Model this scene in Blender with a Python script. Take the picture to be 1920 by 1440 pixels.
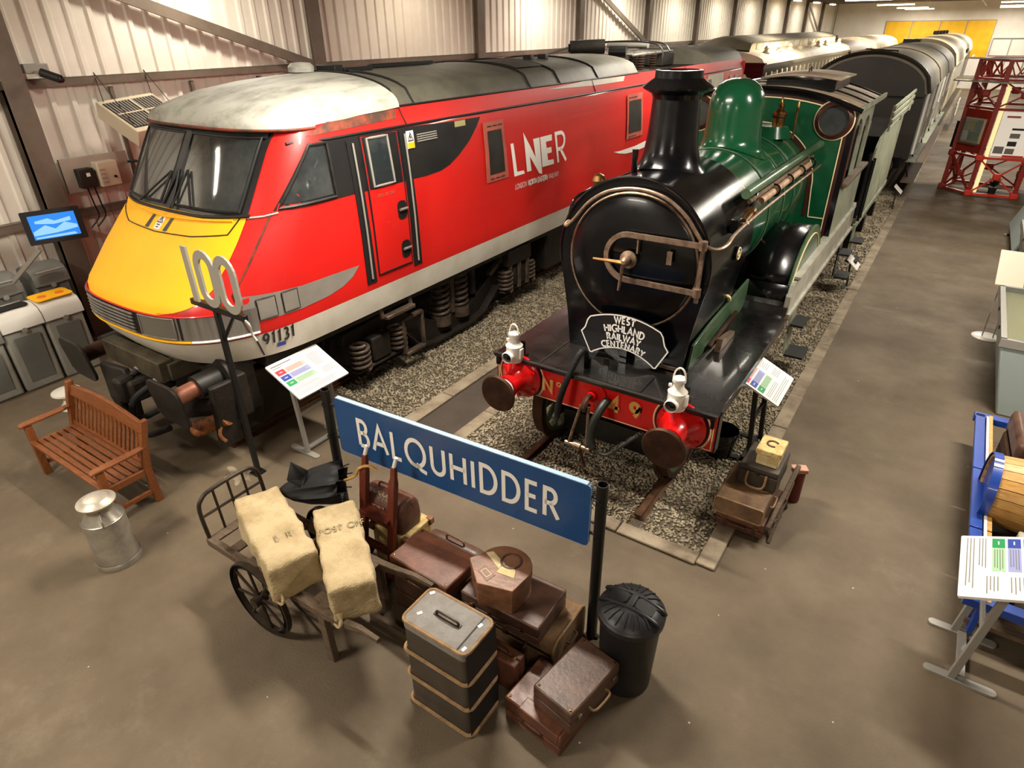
import bpy, bmesh, math, random
import numpy as np
from mathutils import Vector, Matrix, Euler

S = bpy.context.scene
COL = S.collection
for _o in list(bpy.data.objects):
    bpy.data.objects.remove(_o)
PI = math.pi
rnd = random.Random(49)

# ---------------------------------------------------------------- camera, world, lights, exposure
cam_d = bpy.data.cameras.new('camera')
cam = bpy.data.objects.new('camera', cam_d)
COL.objects.link(cam)
cam_d.sensor_width = 36.0
cam_d.lens = 1180.3 / 1920 * 36.0
cam_d.clip_start = 0.05
cam_d.clip_end = 300
RIGHT = Vector(((0.831459, 0.555496, -0.009998)))
UP = Vector(((-0.265935, 0.413719, 0.870698)))
BACK = Vector(((0.487806, -0.721291, 0.491716)))
cam.matrix_world = Matrix(((RIGHT.x, UP.x, BACK.x, 0), (RIGHT.y, UP.y, BACK.y, 0), (RIGHT.z, UP.z, BACK.z, 4.25), (0, 0, 0, 1)))
S.camera = cam
S.view_settings.view_transform = 'Standard'
S.view_settings.look = 'None'
S.view_settings.gamma = 1.0
S.view_settings.use_curve_mapping = False
S.view_settings.exposure = 1.15
W = bpy.data.worlds.new('hall_air')
S.world = W
W.use_nodes = True
W.node_tree.nodes['Background'].inputs[0].default_value = (1.0, 0.9, 0.78, 1)
W.node_tree.nodes['Background'].inputs[1].default_value = 0.03
LIGHT_COL = (1.0, 0.935, 0.83)
LAMP_W = 135.0       # ceiling battens over the trains and the aisle
WALL_W = 30.0        # battens along the cladding
FIX_Z = 5.15
# (x, y, share of LAMP_W) for every batten over the trains and the aisle
BATTENS = [(-5.3, -1.7, 1.2), (1.8, -3.2, .45), (-3.7, 4.6, 1.25), (1.4, 7.2, 1.15), (-4.8, 14.0, 1.05), (.8, 15.0, 1.05)]
BATTENS += [(x, y, 1.0 if y < 30 else 1.25) for y in (25.0, 34.5, 44.5, 54.0) for x in (-4.8, .8)]+[(-4.8, 59.0, .8), (.8, 59.0, .8)]  # closing pair is added, to brighten the far wall and its yellow boards

# ---------------------------------------------------------------- materials
def lin(c):
    return tuple(((v/255)/12.92 if v/255 <= 0.04045 else ((v/255+0.055)/1.055)**2.4) for v in c) + (1.0,)

MATS = {}
def mat(name, c, rough=0.5, metal=0.0, c2=None, sc=4.0, lo=0.4, hi=0.65, bump=0.0, bsc=30.0, stretch=None, coat=0.0, emit=None, es=0.0, trans=0.0, rvar=0.0, ior=1.45, detail=6):
    if name in MATS:
        return MATS[name]
    m = bpy.data.materials.new(name)
    m.use_nodes = True
    nt = m.node_tree
    b = nt.nodes['Principled BSDF']
    I = b.inputs
    I['Base Color'].default_value = lin(c)
    I['Roughness'].default_value = rough
    I['Metallic'].default_value = metal
    I['IOR'].default_value = ior
    if coat: I['Coat Weight'].default_value = coat; I['Coat Roughness'].default_value = 0.06
    if trans: I['Transmission Weight'].default_value = trans
    if emit: I['Emission Color'].default_value = lin(emit); I['Emission Strength'].default_value = es
    def coords():
        tc = nt.nodes.new('ShaderNodeTexCoord')
        if stretch:
            mp = nt.nodes.new('ShaderNodeMapping')
            mp.inputs['Scale'].default_value = stretch
            nt.links.new(tc.outputs['Object'], mp.inputs[0])
            return mp.outputs[0]
        return tc.outputs['Object']
    co = coords() if (c2 or bump or rvar) else None
    if c2 or rvar:
        n = nt.nodes.new('ShaderNodeTexNoise')
        n.inputs['Scale'].default_value = sc
        n.inputs['Detail'].default_value = detail
        n.inputs['Roughness'].default_value = 0.65
        nt.links.new(co, n.inputs['Vector'])
        r = nt.nodes.new('ShaderNodeMapRange')
        r.inputs[1].default_value = lo; r.inputs[2].default_value = hi
        nt.links.new(n.outputs['Fac'], r.inputs[0])
        if c2:
            x = nt.nodes.new('ShaderNodeMix'); x.data_type = 'RGBA'
            x.inputs[6].default_value = lin(c); x.inputs[7].default_value = lin(c2)
            nt.links.new(r.outputs[0], x.inputs[0])
            nt.links.new(x.outputs[2], I['Base Color'])
        if rvar:
            q = nt.nodes.new('ShaderNodeMapRange')
            q.inputs[3].default_value = rough; q.inputs[4].default_value = min(1, rough+rvar)
            nt.links.new(r.outputs[0], q.inputs[0])
            nt.links.new(q.outputs[0], I['Roughness'])
    if bump:
        n = nt.nodes.new('ShaderNodeTexNoise')
        n.inputs['Scale'].default_value = bsc; n.inputs['Detail'].default_value = 5
        nt.links.new(co, n.inputs['Vector'])
        bp = nt.nodes.new('ShaderNodeBump')
        bp.inputs['Strength'].default_value = bump; bp.inputs['Distance'].default_value = 0.02
        nt.links.new(n.outputs['Fac'], bp.inputs['Height'])
        nt.links.new(bp.outputs[0], I['Normal'])
    MATS[name] = m
    return m

# ---------------------------------------------------------------- mesh helper
ORG = {}
class MB:
    def __init__(s): s.v = []; s.f = []
    def add(s, vs, fs):
        n = len(s.v)
        s.v += [tuple(v) for v in vs]
        s.f += [tuple(i+n for i in f) for f in fs]
        return s
    def box(s, c, d, rot=None, taper=1.0):
        x, y, z = d[0]/2, d[1]/2, d[2]/2
        vs = [Vector((a*x*(taper if e > 0 else 1), b*y*(taper if e > 0 else 1), e*z)) for e in (-1, 1) for b in (-1, 1) for a in (-1, 1)]
        if rot is not None:
            R = rot if isinstance(rot, Matrix) else Euler(rot).to_matrix()
            vs = [R @ v for v in vs]
        return s.add([v+Vector(c) for v in vs], [(0,2,3,1),(4,5,7,6),(0,1,5,4),(2,6,7,3),(0,4,6,2),(1,3,7,5)])
    def span(s, a, b):
        return s.box([(a[i]+b[i])/2 for i in range(3)], [abs(b[i]-a[i]) for i in range(3)])
    def bar(s, p, q, w, h, up=(0,0,1)):
        p = Vector(p); q = Vector(q); d = (q-p); L = d.length; d.normalize()
        u = Vector(up)
        if abs(d.dot(u)) > 0.98: u = Vector((0,1,0))
        sx = d.cross(u).normalized(); sz = sx.cross(d)
        R = Matrix((sx, d, sz)).transposed()
        return s.box((p+q)/2, (w, L, h), R)
    def rings(s, rs, closed=True, cap0=False, cap1=False, loop=False):
        n = len(rs[0]); base = len(s.v)
        for r in rs: s.v += [tuple(v) for v in r]
        m = len(rs)
        for i in range(m if loop else m-1):
            j = (i+1) % m
            for k in range(n if closed else n-1):
                l = (k+1) % n
                s.f.append((base+i*n+k, base+i*n+l, base+j*n+l, base+j*n+k))
        if cap0: s.f.append(tuple(base+k for k in range(n-1, -1, -1)))
        if cap1: s.f.append(tuple(base+(m-1)*n+k for k in range(n)))
        return s
    def cyl(s, p, q, r0, r1=None, n=16, caps=True):
        r1 = r0 if r1 is None else r1
        p = Vector(p); q = Vector(q); d = (q-p).normalized()
        u = Vector((0,0,1)) if abs(d.z) < 0.9 else Vector((1,0,0))
        a = d.cross(u).normalized(); b = a.cross(d)
        R = [[c+(a*math.cos(2*PI*k/n)-b*math.sin(2*PI*k/n))*r for k in range(n)] for c, r in ((p, r0), (q, r1))]
        return s.rings(R, True, caps, caps)
    def lathe(s, prof, n=24, c=(0,0,0), axis='Z', caps=True):
        rs = []
        for r, z in prof:
            ring = []
            for k in range(n):
                t = 2*PI*k/n; a, b = r*math.cos(t), r*math.sin(t)
                p = (a, b, z) if axis == 'Z' else ((z, a, b) if axis == 'X' else (b, z, a))
                ring.append((p[0]+c[0], p[1]+c[1], p[2]+c[2]))
            rs.append(ring)
        return s.rings(rs, True, caps, caps)
    def tube(s, pts, r, n=8, closed=False, caps=True):
        P = [Vector(p) for p in pts]; m = len(P); rs = []; prev = None
        for i in range(m):
            if closed: d = P[(i+1) % m]-P[i-1]
            else: d = P[min(i+1, m-1)]-P[max(i-1, 0)]
            d.normalize()
            if prev is None:
                u = Vector((0,0,1)) if abs(d.z) < 0.9 else Vector((1,0,0))
                a = d.cross(u).normalized()
            else:
                a = (prev - d*prev.dot(d)).normalized()
            prev = a; b = d.cross(a)
            rr = r[i] if isinstance(r, (list, tuple)) else r
            rs.append([P[i]+(a*math.cos(2*PI*k/n)+b*math.sin(2*PI*k/n))*rr for k in range(n)])
        return s.rings(rs, True, caps and not closed, caps and not closed, loop=closed)
    def prism(s, poly, o, U, V, depth):
        U = Vector(U); V = Vector(V); Wd = U.cross(V).normalized()*depth; o = Vector(o)
        a = [o+U*p[0]+V*p[1] for p in poly]
        area = sum(poly[i-1][0]*poly[i][1]-poly[i][0]*poly[i-1][1] for i in range(len(poly)))
        if area < 0: a.reverse()
        b = [p+Wd for p in a]
        n = len(a)
        fs = [tuple(range(n-1, -1, -1)), tuple(n+i for i in range(n))]
        fs += [(i, (i+1) % n, n+(i+1) % n, n+i) for i in range(n)]
        return s.add(a+b, fs)
    def torus(s, c, R, r, axis='Z', n=32, k=8, a0=0, a1=2*PI):
        full = abs(a1-a0-2*PI) < 1e-6
        pts = []
        for i in range(n if full else n+1):
            t = a0+(a1-a0)*i/n; a, b = R*math.cos(t), R*math.sin(t)
            p = (a, b, 0) if axis == 'Z' else ((0, a, b) if axis == 'X' else (a, 0, b))
            pts.append((p[0]+c[0], p[1]+c[1], p[2]+c[2]))
        return s.tube(pts, r, k, closed=full)
    def obj(s, name, m, parent=None, smooth=35, bevel=0.0, bseg=2, label=None, solid=0.0):
        me = bpy.data.meshes.new(name)
        o3 = ORG.get(parent.name, Vector((0,0,0))) if parent else Vector((0,0,0))
        me.from_pydata([(v[0]-o3.x, v[1]-o3.y, v[2]-o3.z) for v in s.v], [], s.f)
        me.update()
        me.materials.append(m)
        if smooth:
            me.polygons.foreach_set('use_smooth', [True]*len(me.polygons))
            me.set_sharp_from_angle(angle=math.radians(smooth))
        o = bpy.data.objects.new(name, me)
        COL.objects.link(o)
        if parent: o.parent = parent
        ORG[o.name] = o3.copy()
        if bevel:
            b = o.modifiers.new('edge', 'BEVEL'); b.width = bevel; b.segments = bseg; b.limit_method = 'ANGLE'; b.angle_limit = math.radians(40)
        if solid:
            b = o.modifiers.new('thick', 'SOLIDIFY'); b.thickness = solid; b.offset = 1
        if label: o['label'] = label
        return o

def tag(o, label, cat, group=None, kind=None):
    o['label'] = label; o['category'] = cat
    if group: o['group'] = group
    if kind: o['kind'] = kind
    return o
def thing(name, label, cat, org=(0,0,0), group=None):
    o = bpy.data.objects.new(name, None); COL.objects.link(o)
    o.empty_display_size = 0.1
    o.location = org; ORG[o.name] = Vector(org)
    return tag(o, label, cat, group)
def structure(name, mb, m, parent=None, **k):
    o = mb.obj(name, m, parent, **k)
    if parent is None: o['kind'] = 'structure'
    return o
def kids(o): return [c for c in bpy.data.objects if c.parent == o]
def dup(root, loc=None, rz=None, label=None, group=None):
    ch = {}
    for c in bpy.data.objects:
        if c.parent: ch.setdefault(c.parent.name, []).append(c)
    def cp(o, par):
        c = o.copy(); COL.objects.link(c)
        if par: c.parent = par
        for k in ch.get(o.name, []): cp(k, c)
        return c
    r = cp(root, None)
    if loc is not None: r.location = loc
    if rz is not None: r.rotation_euler = (0, 0, rz)
    if label: r['label'] = label
    if group: r['group'] = group
    return r
def mid(pts, n=4):
    """smooth a polyline (Catmull-Rom)"""
    P = [Vector(p) for p in pts]; out = []
    for i in range(len(P)-1):
        p0 = P[max(i-1, 0)]; p1 = P[i]; p2 = P[i+1]; p3 = P[min(i+2, len(P)-1)]
        for k in range(n):
            t = k/n
            out.append(0.5*((2*p1)+(p2-p0)*t+(2*p0-5*p1+4*p2-p3)*t*t+(3*p1-p0-3*p2+p3)*t**3))
    out.append(P[-1]); return out
def rrect(w, h, r, n=5, c=(0,0)):
    pts = []
    for cx, cy, a in ((w/2-r, h/2-r, 0), (-w/2+r, h/2-r, 90), (-w/2+r, -h/2+r, 180), (w/2-r, -h/2+r, 270)):
        for k in range(n+1):
            t = math.radians(a+90*k/n)
            pts.append((c[0]+cx+r*math.cos(t), c[1]+cy+r*math.sin(t)))
    return pts

# ---------------------------------------------------------------- stroke lettering (humanist capitals)
def arc(cx, cy, rx, ry, a0, a1, n=10):
    return [(cx+rx*math.cos(math.radians(a0+(a1-a0)*k/n)), cy+ry*math.sin(math.radians(a0+(a1-a0)*k/n))) for k in range(n+1)]
GL = {
 'A': (.72, [[(0,0),(.36,1),(.72,0)], [(.14,.32),(.58,.32)]]),
 'B': (.52, [[(.05,0),(.05,1),(.25,1)]+arc(.25,.76,.21,.24,90,-90)+[(.05,.52)], [(.25,.52)]+arc(.27,.26,.24,.26,90,-90)+[(.05,0)]]),
 'C': (.72, [arc(.5,.5,.46,.5,52,308,16)]),
 'D': (.70, [[(.05,0),(.05,1),(.25,1)]+arc(.25,.5,.42,.5,90,-90,14)+[(.05,0)]]),
 'E': (.46, [[(.45,1),(.05,1),(.05,0),(.46,0)], [(.05,.52),(.4,.52)]]),
 'G': (.78, [arc(.5,.5,.46,.5,52,330,16)+[(.78,.1),(.78,.45),(.55,.45)]]),
 'H': (.70, [[(.05,0),(.05,1)], [(.65,0),(.65,1)], [(.05,.52),(.65,.52)]]),
 'I': (.12, [[(.06,0),(.06,1)]]),
 'L': (.45, [[(.05,1),(.05,0),(.45,0)]]),
 'N': (.72, [[(.05,0),(.05,1),(.67,0),(.67,1)]]),
 'O': (.96, [arc(.48,.5,.45,.5,90,450,22)]),
 'Q': (.98, [arc(.48,.5,.45,.5,90,450,22), [(.5,.1),(.72,-.1),(.98,-.16)]]),
 'R': (.58, [[(.05,0),(.05,1),(.25,1)]+arc(.25,.75,.22,.25,90,-90)+[(.05,.5)], [(.27,.5),(.58,0)]]),
 'S': (.5, [arc(.26,.75,.2,.25,35,250,10)+arc(.25,.25,.22,.25,80,-145,10)]),
 'T': (.62, [[(0,1),(.62,1)], [(.31,1),(.31,0)]]),
 'U': (.66, [[(.05,1),(.05,.3)]+arc(.33,.3,.28,.3,180,360,12)+[(.61,1)]]),
 'W': (1.0, [[(0,1),(.27,0),(.5,1),(.73,0),(1,1)]]),
 'X': (.6, [[(0,0),(.6,1)], [(0,1),(.6,0)]]),
 'Y': (.62, [[(0,1),(.31,.46),(.31,0)], [(.31,.46),(.62,1)]]),
 'P': (.52, [[(.05,0),(.05,1),(.25,1)]+arc(.25,.73,.22,.27,90,-90)+[(.05,.46)]]),
 'F': (.44, [[(.44,1),(.05,1),(.05,0)], [(.05,.52),(.38,.52)]]),
 '1': (.3, [[(.02,.85),(.2,1),(.2,0)]]),
 '3': (.5, [arc(.24,.76,.2,.24,140,-90,10)+arc(.24,.26,.24,.26,90,-140,12)]),
 '4': (.6, [[(.42,0),(.42,1),(0,.3),(.6,.3)]]),
 '9': (.5, [arc(.25,.72,.22,.28,0,360,16), [(.47,.72)]+arc(.05,.72,.42,.72,0,-60,8)]),
 '0': (.5, [arc(.25,.5,.22,.5,90,450,20)]),
 ' ': (.3, []),
}
def strokes(txt, h, sp=.2):
    """list of polylines (u, v) and total width, cap height h"""
    x = 0; out = []
    for ch in txt:
        w, ls = GL[ch]
        for l in ls: out.append([((x+p[0])*h, p[1]*h) for p in l])
        x += w+sp
    return out, (x-sp)*h
def ribbon(mb, line, w, fn, closed=None):
    """flat stroke of width w along (u,v) polyline, placed with fn(u,v)->xyz"""
    P = [Vector((p[0], p[1])) for p in line]
    if closed is None: closed = (P[0]-P[-1]).length < 1e-5
    if closed: P = P[:-1]
    n = len(P); L = []; R = []
    for i in range(n):
        if closed: a, b = P[i]-P[i-1], P[(i+1) % n]-P[i]
        else: a = P[i]-P[i-1] if i else P[1]-P[0]; b = P[i+1]-P[i] if i < n-1 else a
        a = a.normalized() if a.length > 1e-9 else Vector((1,0)); b = b.normalized() if b.length > 1e-9 else a
        t = (a+b); t = t.normalized() if t.length > 1e-6 else a
        nn = Vector((-t.y, t.x)); k = max(.45, abs(nn.dot(Vector((-a.y, a.x)))))
        L.append(P[i]+nn*(w/2/k)); R.append(P[i]-nn*(w/2/k))
    vs = [fn(p.x, p.y) for p in L]+[fn(p.x, p.y) for p in R]
    mb.add(vs, [(i, n+i, n+(i+1) % n, (i+1) % n) for i in range(n if closed else n-1)])
def write(mb, txt, h, w, fn, sp=.2, u0=None, su=1.0, v0=0.0):
    ls, tw = strokes(txt, h, sp)
    if u0 is None: u0 = -tw*su/2
    for l in ls: ribbon(mb, l, w, lambda u, v: fn(u0+u*su, v0+v))
    return tw*su
# ---------------------------------------------------------------- palette
M_floor = mat('floor_screed', (110, 95, 75), .62, c2=(84, 72, 56), sc=.9, lo=.3, hi=.72, bump=.25, bsc=60, rvar=.2)
M_path = mat('asphalt_path', (74, 64, 54), .75, c2=(60, 52, 44), sc=2.5, bump=.3, bsc=80)
M_kerb = mat('concrete_kerb', (152, 138, 116), .8, c2=(112, 98, 80), sc=3, bump=.4, bsc=40)
M_grav = mat('gravel_bed', (108, 98, 80), .9, c2=(74, 64, 52), sc=60, lo=.35, hi=.6, bump=1.0, bsc=70)
M_stone = mat('gravel_stone', (170, 158, 134), .85, c2=(122, 110, 88), sc=9, lo=.38, hi=.6)
M_rail = mat('rusty_rail', (96, 66, 44), .6, .5, c2=(70, 46, 30), sc=12)
M_clad = mat('white_cladding', (236, 230, 218), .42, c2=(222, 214, 200), sc=.6)
M_steel = mat('grey_painted_steel', (112, 99, 86), .5, c2=(94, 82, 70), sc=1.5)
M_ceil = mat('ceiling_sheet', (150, 138, 120), .6)
M_yel_board = mat('yellow_board', (242, 190, 24), .55, c2=(228, 172, 14), sc=2)
M_lampwhite = mat('lamp_housing', (225, 220, 210), .4)
M_diff = mat('lamp_diffuser', (255, 244, 225), .4, emit=(255, 226, 180), es=9)
M_red = mat('red_livery', (208, 30, 24), .36, c2=(192, 24, 20), sc=.7, lo=.3, hi=.75, coat=.25, rvar=.12)
M_white91 = mat('white_sill', (206, 200, 186), .45, c2=(188, 180, 164), sc=1.5)
M_roofpale = mat('weathered_cab_roof', (184, 183, 172), .6, c2=(104, 100, 86), sc=2.4, lo=.44, hi=.74, stretch=(1, .5, 1.5), bump=.2, bsc=12)
M_roofgrey = mat('dark_grey_roof', (104, 101, 88), .62, c2=(82, 79, 68), sc=1.6, bump=.15, bsc=10)
M_rust = mat('rusty_edge', (150, 62, 34), .7, c2=(70, 50, 40), sc=5, lo=.35, hi=.6)
M_yellow = mat('yellow_end', (252, 184, 0), .6, c2=(242, 172, 0), sc=1.2, lo=.4, hi=.8)
M_blackgl = mat('black_gloss', (13, 12, 14), .2, coat=.4)
M_blackpaint = mat('black_livery', (26, 25, 26), .35, c2=(36, 34, 33), sc=2)
M_glass = mat('dark_window_glass', (40, 44, 46), .05, coat=.6, c2=(70, 72, 70), sc=1.2)
M_rubber = mat('black_rubber', (18, 17, 16), .6)
M_silver = mat('silver_band', (136, 130, 122), .42, .35, c2=(110, 104, 98), sc=3, stretch=(6, 6, .4))
M_dkgrey = mat('dark_grey_metal', (48, 45, 41), .5, .3, c2=(36, 33, 30), sc=5)
M_swoosh = mat('grey_livery', (134, 128, 120), .42, c2=(122, 114, 106), sc=2)
M_wh = mat('white_print', (240, 236, 228), .5)
M_pinkgrille = mat('faded_red_grille', (178, 92, 76), .5, c2=(160, 74, 60), sc=3)
M_oily = mat('oily_underframe', (44, 37, 30), .6, .2, c2=(26, 22, 18), sc=4, bump=.3, bsc=25)
M_spring = mat('grimy_spring', (92, 78, 66), .55, .3, c2=(60, 48, 40), sc=8)
M_olive = mat('olive_beam', (82, 74, 56), .6, .2, c2=(58, 50, 38), sc=5)
M_rustorange = mat('orange_rust', (150, 88, 44), .7, c2=(78, 46, 26), sc=14, bump=.5, bsc=30)
M_engblack = mat('engine_black', (7, 7, 9), .2, c2=(15, 14, 14), sc=2.5, lo=.45, hi=.8, coat=.12, rvar=.12, ior=1.38)
M_footplate = mat('footplate_black', (14, 14, 14), .2, c2=(34, 28, 26), sc=1.8, lo=.4, hi=.75, coat=.4, rvar=.25)
M_green = mat('engine_green', (12, 66, 40), .2, c2=(18, 74, 46), sc=1.2, coat=.35)
M_greend = mat('dusty_green', (70, 92, 66), .4, c2=(44, 70, 46), sc=3, coat=.2)
M_bufred = mat('buffer_red', (204, 14, 16), .25, c2=(186, 12, 14), sc=2, coat=.4)
M_brass = mat('polished_brass', (168, 130, 80), .3, 1.0, c2=(128, 94, 58), sc=6)
M_iron = mat('bright_iron', (150, 128, 108), .42, .7, c2=(112, 88, 72), sc=14)
M_bufhead = mat('worn_buffer_steel', (58, 38, 28), .5, .6, c2=(84, 56, 40), sc=6)
M_gold = mat('gold_leaf', (206, 160, 70), .4, .2, c2=(226, 190, 110), sc=8)
M_cream = mat('cream_line', (222, 206, 160), .5)
M_lampenamel = mat('white_enamel', (232, 226, 214), .3, coat=.3)
M_purple = mat('maroon_edge', (58, 24, 20), .35, coat=.3)
M_dusty = mat('dusty_grey_green', (150, 152, 132), .55, c2=(112, 118, 98), sc=3, lo=.35, hi=.7)
M_cabroof = mat('dusty_cab_roof', (168, 152, 134), .6, c2=(140, 124, 106), sc=2)
M_maroon = mat('dark_maroon', (30, 26, 22), .4, c2=(40, 34, 28), sc=2, coat=.15)
M_coachroof = mat('coach_roof_grey', (118, 112, 96), .6, c2=(94, 88, 74), sc=1.5)
M_creamroof = mat('cream_roof', (204, 190, 162), .6, c2=(172, 158, 130), sc=1.4)
M_creampanel = mat('cream_panel', (224, 210, 176), .45)
M_brownroof = mat('brown_roof', (132, 112, 92), .6)
M_teak = mat('oiled_teak', (140, 80, 38), .5, c2=(100, 54, 26), sc=5, stretch=(2, 14, 14), lo=.35, hi=.7)
M_alu = mat('dull_aluminium', (182, 176, 164), .36, .75, c2=(150, 142, 128), sc=4, bump=.08, bsc=20)
M_alulid = mat('bright_aluminium', (214, 206, 190), .4, .6, c2=(186, 176, 158), sc=4)
M_signblue = mat('enamel_blue', (30, 72, 124), .35, coat=.2, c2=(36, 80, 132), sc=1)
M_signedge = mat('sign_edge_pale', (150, 178, 206), .4)
M_postblack = mat('post_black', (20, 20, 20), .4)
M_canvas = mat('mail_canvas', (188, 168, 130), .9, c2=(158, 138, 100), sc=4, bump=.6, bsc=60)
M_ink = mat('faded_ink', (150, 136, 104), .9)
M_wood_old = mat('weathered_wood', (104, 86, 68), .75, c2=(74, 60, 46), sc=6, stretch=(2, 12, 12), bump=.3, bsc=25)
M_iron_dark = mat('dark_iron', (66, 56, 46), .5, .5, c2=(48, 40, 32), sc=9)
M_redwood = mat('red_stained_wood', (108, 46, 28), .45, c2=(84, 34, 20), sc=6, stretch=(12, 12, 2))
M_leather = mat('brown_leather', (118, 74, 54), .34, c2=(76, 48, 36), sc=5, lo=.35, hi=.7, bump=.1, bsc=30, rvar=.2)
M_leather2 = mat('dark_brown_leather', (94, 68, 54), .4, c2=(66, 46, 36), sc=4, bump=.1, bsc=30)
M_leather3 = mat('tan_leather', (140, 96, 68), .38, c2=(100, 68, 48), sc=5, bump=.1, bsc=30)
M_trunkold = mat('worn_fibre_trunk', (122, 94, 66), .55, c2=(84, 62, 44), sc=4, bump=.2, bsc=30)
M_greycloth = mat('grey_canvas_trunk', (134, 130, 124), .6, c2=(118, 112, 104), sc=8, bump=.2, bsc=70)
M_brownside = mat('dark_grey_fibre', (72, 64, 54), .5, c2=(60, 52, 44), sc=6)
M_cane = mat('cane_binding', (152, 122, 86), .55, c2=(124, 94, 62), sc=16)
M_paper = mat('old_paper_label', (224, 204, 156), .85, c2=(198, 172, 120), sc=10)
M_binblack = mat('black_bin_plastic', (26, 26, 28), .42, c2=(38, 38, 40), sc=3)
M_wicker = mat('pale_wicker', (206, 182, 124), .7, c2=(166, 136, 82), sc=14, bump=.5, bsc=60)
M_bag = mat('brown_hide_bag', (96, 62, 48), .42, c2=(66, 42, 34), sc=5, bump=.3, bsc=30)
M_umb = mat('umbrella_black', (8, 8, 9), .7)
M_board = mat('white_board', (238, 234, 226), .45)
M_prt_r = mat('print_red', (214, 44, 56), .5)
M_prt_b = mat('print_blue', (30, 60, 150), .5)
M_prt_g = mat('print_green', (24, 140, 76), .5)
M_prt_r2 = mat('print_pale_red', (244, 176, 166), .5)
M_prt_b2 = mat('print_pale_blue', (150, 156, 206), .5)
M_prt_g2 = mat('print_pale_green', (160, 204, 160), .5)
M_prt_t = mat('print_text', (120, 116, 112), .6)
M_greymetal = mat('grey_powder_coat', (150, 146, 138), .45, .2)
M_bingrey = mat('recycling_grey', (150, 148, 138), .5, c2=(134, 132, 124), sc=2)
M_bindk = mat('recycling_dark_grey', (108, 108, 102), .5, c2=(96, 96, 90), sc=2)
M_binwh = mat('recycling_white', (214, 210, 200), .45)
M_binyel = mat('recycling_yellow', (246, 180, 20), .45)
M_orange = mat('recycling_orange', (226, 112, 20), .45)
M_screen = mat('lit_screen', (20, 40, 70), .3, emit=(40, 130, 225), es=.55)
M_screen2 = mat('lit_screen_pale', (40, 60, 90), .3, emit=(150, 205, 240), es=.5)
M_heater = mat('heater_beige', (204, 190, 164), .5)
M_greybox = mat('grey_box', (166, 154, 140), .5)
M_towerred = mat('red_oxide', (150, 40, 24), .45, c2=(122, 32, 20), sc=3)
M_towerbright = mat('bright_red_steel', (206, 56, 36), .45)
M_display = mat('display_cream', (246, 226, 178), .6)
M_cabinet = mat('cabinet_grey_green', (150, 160, 156), .45)
M_clear = mat('case_glass', (235, 245, 242), .03, trans=.95, ior=1.1)
M_trolblue = mat('wagon_blue', (28, 62, 150), .35, coat=.3, c2=(38, 74, 158), sc=3)
M_pine = mat('varnished_pine', (206, 160, 92), .4, c2=(178, 128, 66), sc=4, stretch=(2, 14, 14), coat=.2)
M_metaltrunk = mat('painted_tin', (170, 164, 148), .5, c2=(120, 110, 94), sc=5)
M_val = mat('pale_valance', (176, 172, 158), .4, c2=(140, 138, 124), sc=4)
# light specks and scuffs on the screed
def floor_specks():
    nt = M_floor.node_tree; b = nt.nodes['Principled BSDF']
    src = b.inputs['Base Color'].links[0].from_socket
    tc = nt.nodes.new('ShaderNodeTexCoord'); v = nt.nodes.new('ShaderNodeTexVoronoi'); v.inputs['Scale'].default_value = 3.2
    nt.links.new(tc.outputs['Object'], v.inputs['Vector'])
    r = nt.nodes.new('ShaderNodeMapRange'); r.inputs[1].default_value = .030; r.inputs[2].default_value = .018
    nt.links.new(v.outputs['Distance'], r.inputs[0])
    n = nt.nodes.new('ShaderNodeTexNoise'); n.inputs['Scale'].default_value = .55; n.inputs['Detail'].default_value = 9; n.inputs['Roughness'].default_value = .75
    nt.links.new(tc.outputs['Object'], n.inputs['Vector'])
    r2 = nt.nodes.new('ShaderNodeMapRange'); r2.inputs[1].default_value = .56; r2.inputs[2].default_value = .72; r2.inputs[4].default_value = .45
    nt.links.new(n.outputs['Fac'], r2.inputs[0])
    m1 = nt.nodes.new('ShaderNodeMix'); m1.data_type = 'RGBA'; m1.inputs[7].default_value = lin((136, 124, 104))
    nt.links.new(r2.outputs[0], m1.inputs[0]); nt.links.new(src, m1.inputs[6])
    m2 = nt.nodes.new('ShaderNodeMix'); m2.data_type = 'RGBA'; m2.inputs[7].default_value = lin((196, 188, 170))
    nt.links.new(r.outputs[0], m2.inputs[0]); nt.links.new(m1.outputs[2], m2.inputs[6])
    nt.links.new(m2.outputs[2], b.inputs['Base Color'])
floor_specks()
# ---------------------------------------------------------------- the hall
XW = -10.9
YF = 62.0
CEIL = 5.85
fl = structure('floor', MB().span((-11.3, -7.5, -.12), (10.5, YF+.3, 0)), M_floor, smooth=0)
MB().span((-4.65, 4.6, .001), (-4.1, YF, .006)).obj('asphalt_strip', M_path, fl, smooth=0)
MB().span((-4.1, 4.45, .001), (-.97, YF, .012)).obj('gravel_base', M_grav, fl, smooth=0)
MB().span((-9.2, 4.75, .001), (-4.85, YF, .012)).obj('gravel_base', M_grav, fl, smooth=0)
MB().span((-.8, 21.45, .001), (9.0, 21.49, .004)).obj('floor_joint', M_kerb, fl, smooth=0)
def kerb(x0, x1, y0, y1, n, along):
    for i in range(n):
        if along == 'y':
            a = y0+(y1-y0)*i/n; b = y0+(y1-y0)*(i+1)/n
            MB().span((x0, a+.006, 0), (x1, b-.006, .035+rnd.uniform(-.004, .004))).obj('kerb_stone', M_kerb, fl, smooth=0, bevel=.008, bseg=1)
        else:
            a = x0+(x1-x0)*i/n; b = x0+(x1-x0)*(i+1)/n
            MB().span((a+.006, y0, 0), (b-.006, y1, .035+rnd.uniform(-.004, .004))).obj('kerb_stone', M_kerb, fl, smooth=0, bevel=.008, bseg=1)
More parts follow.
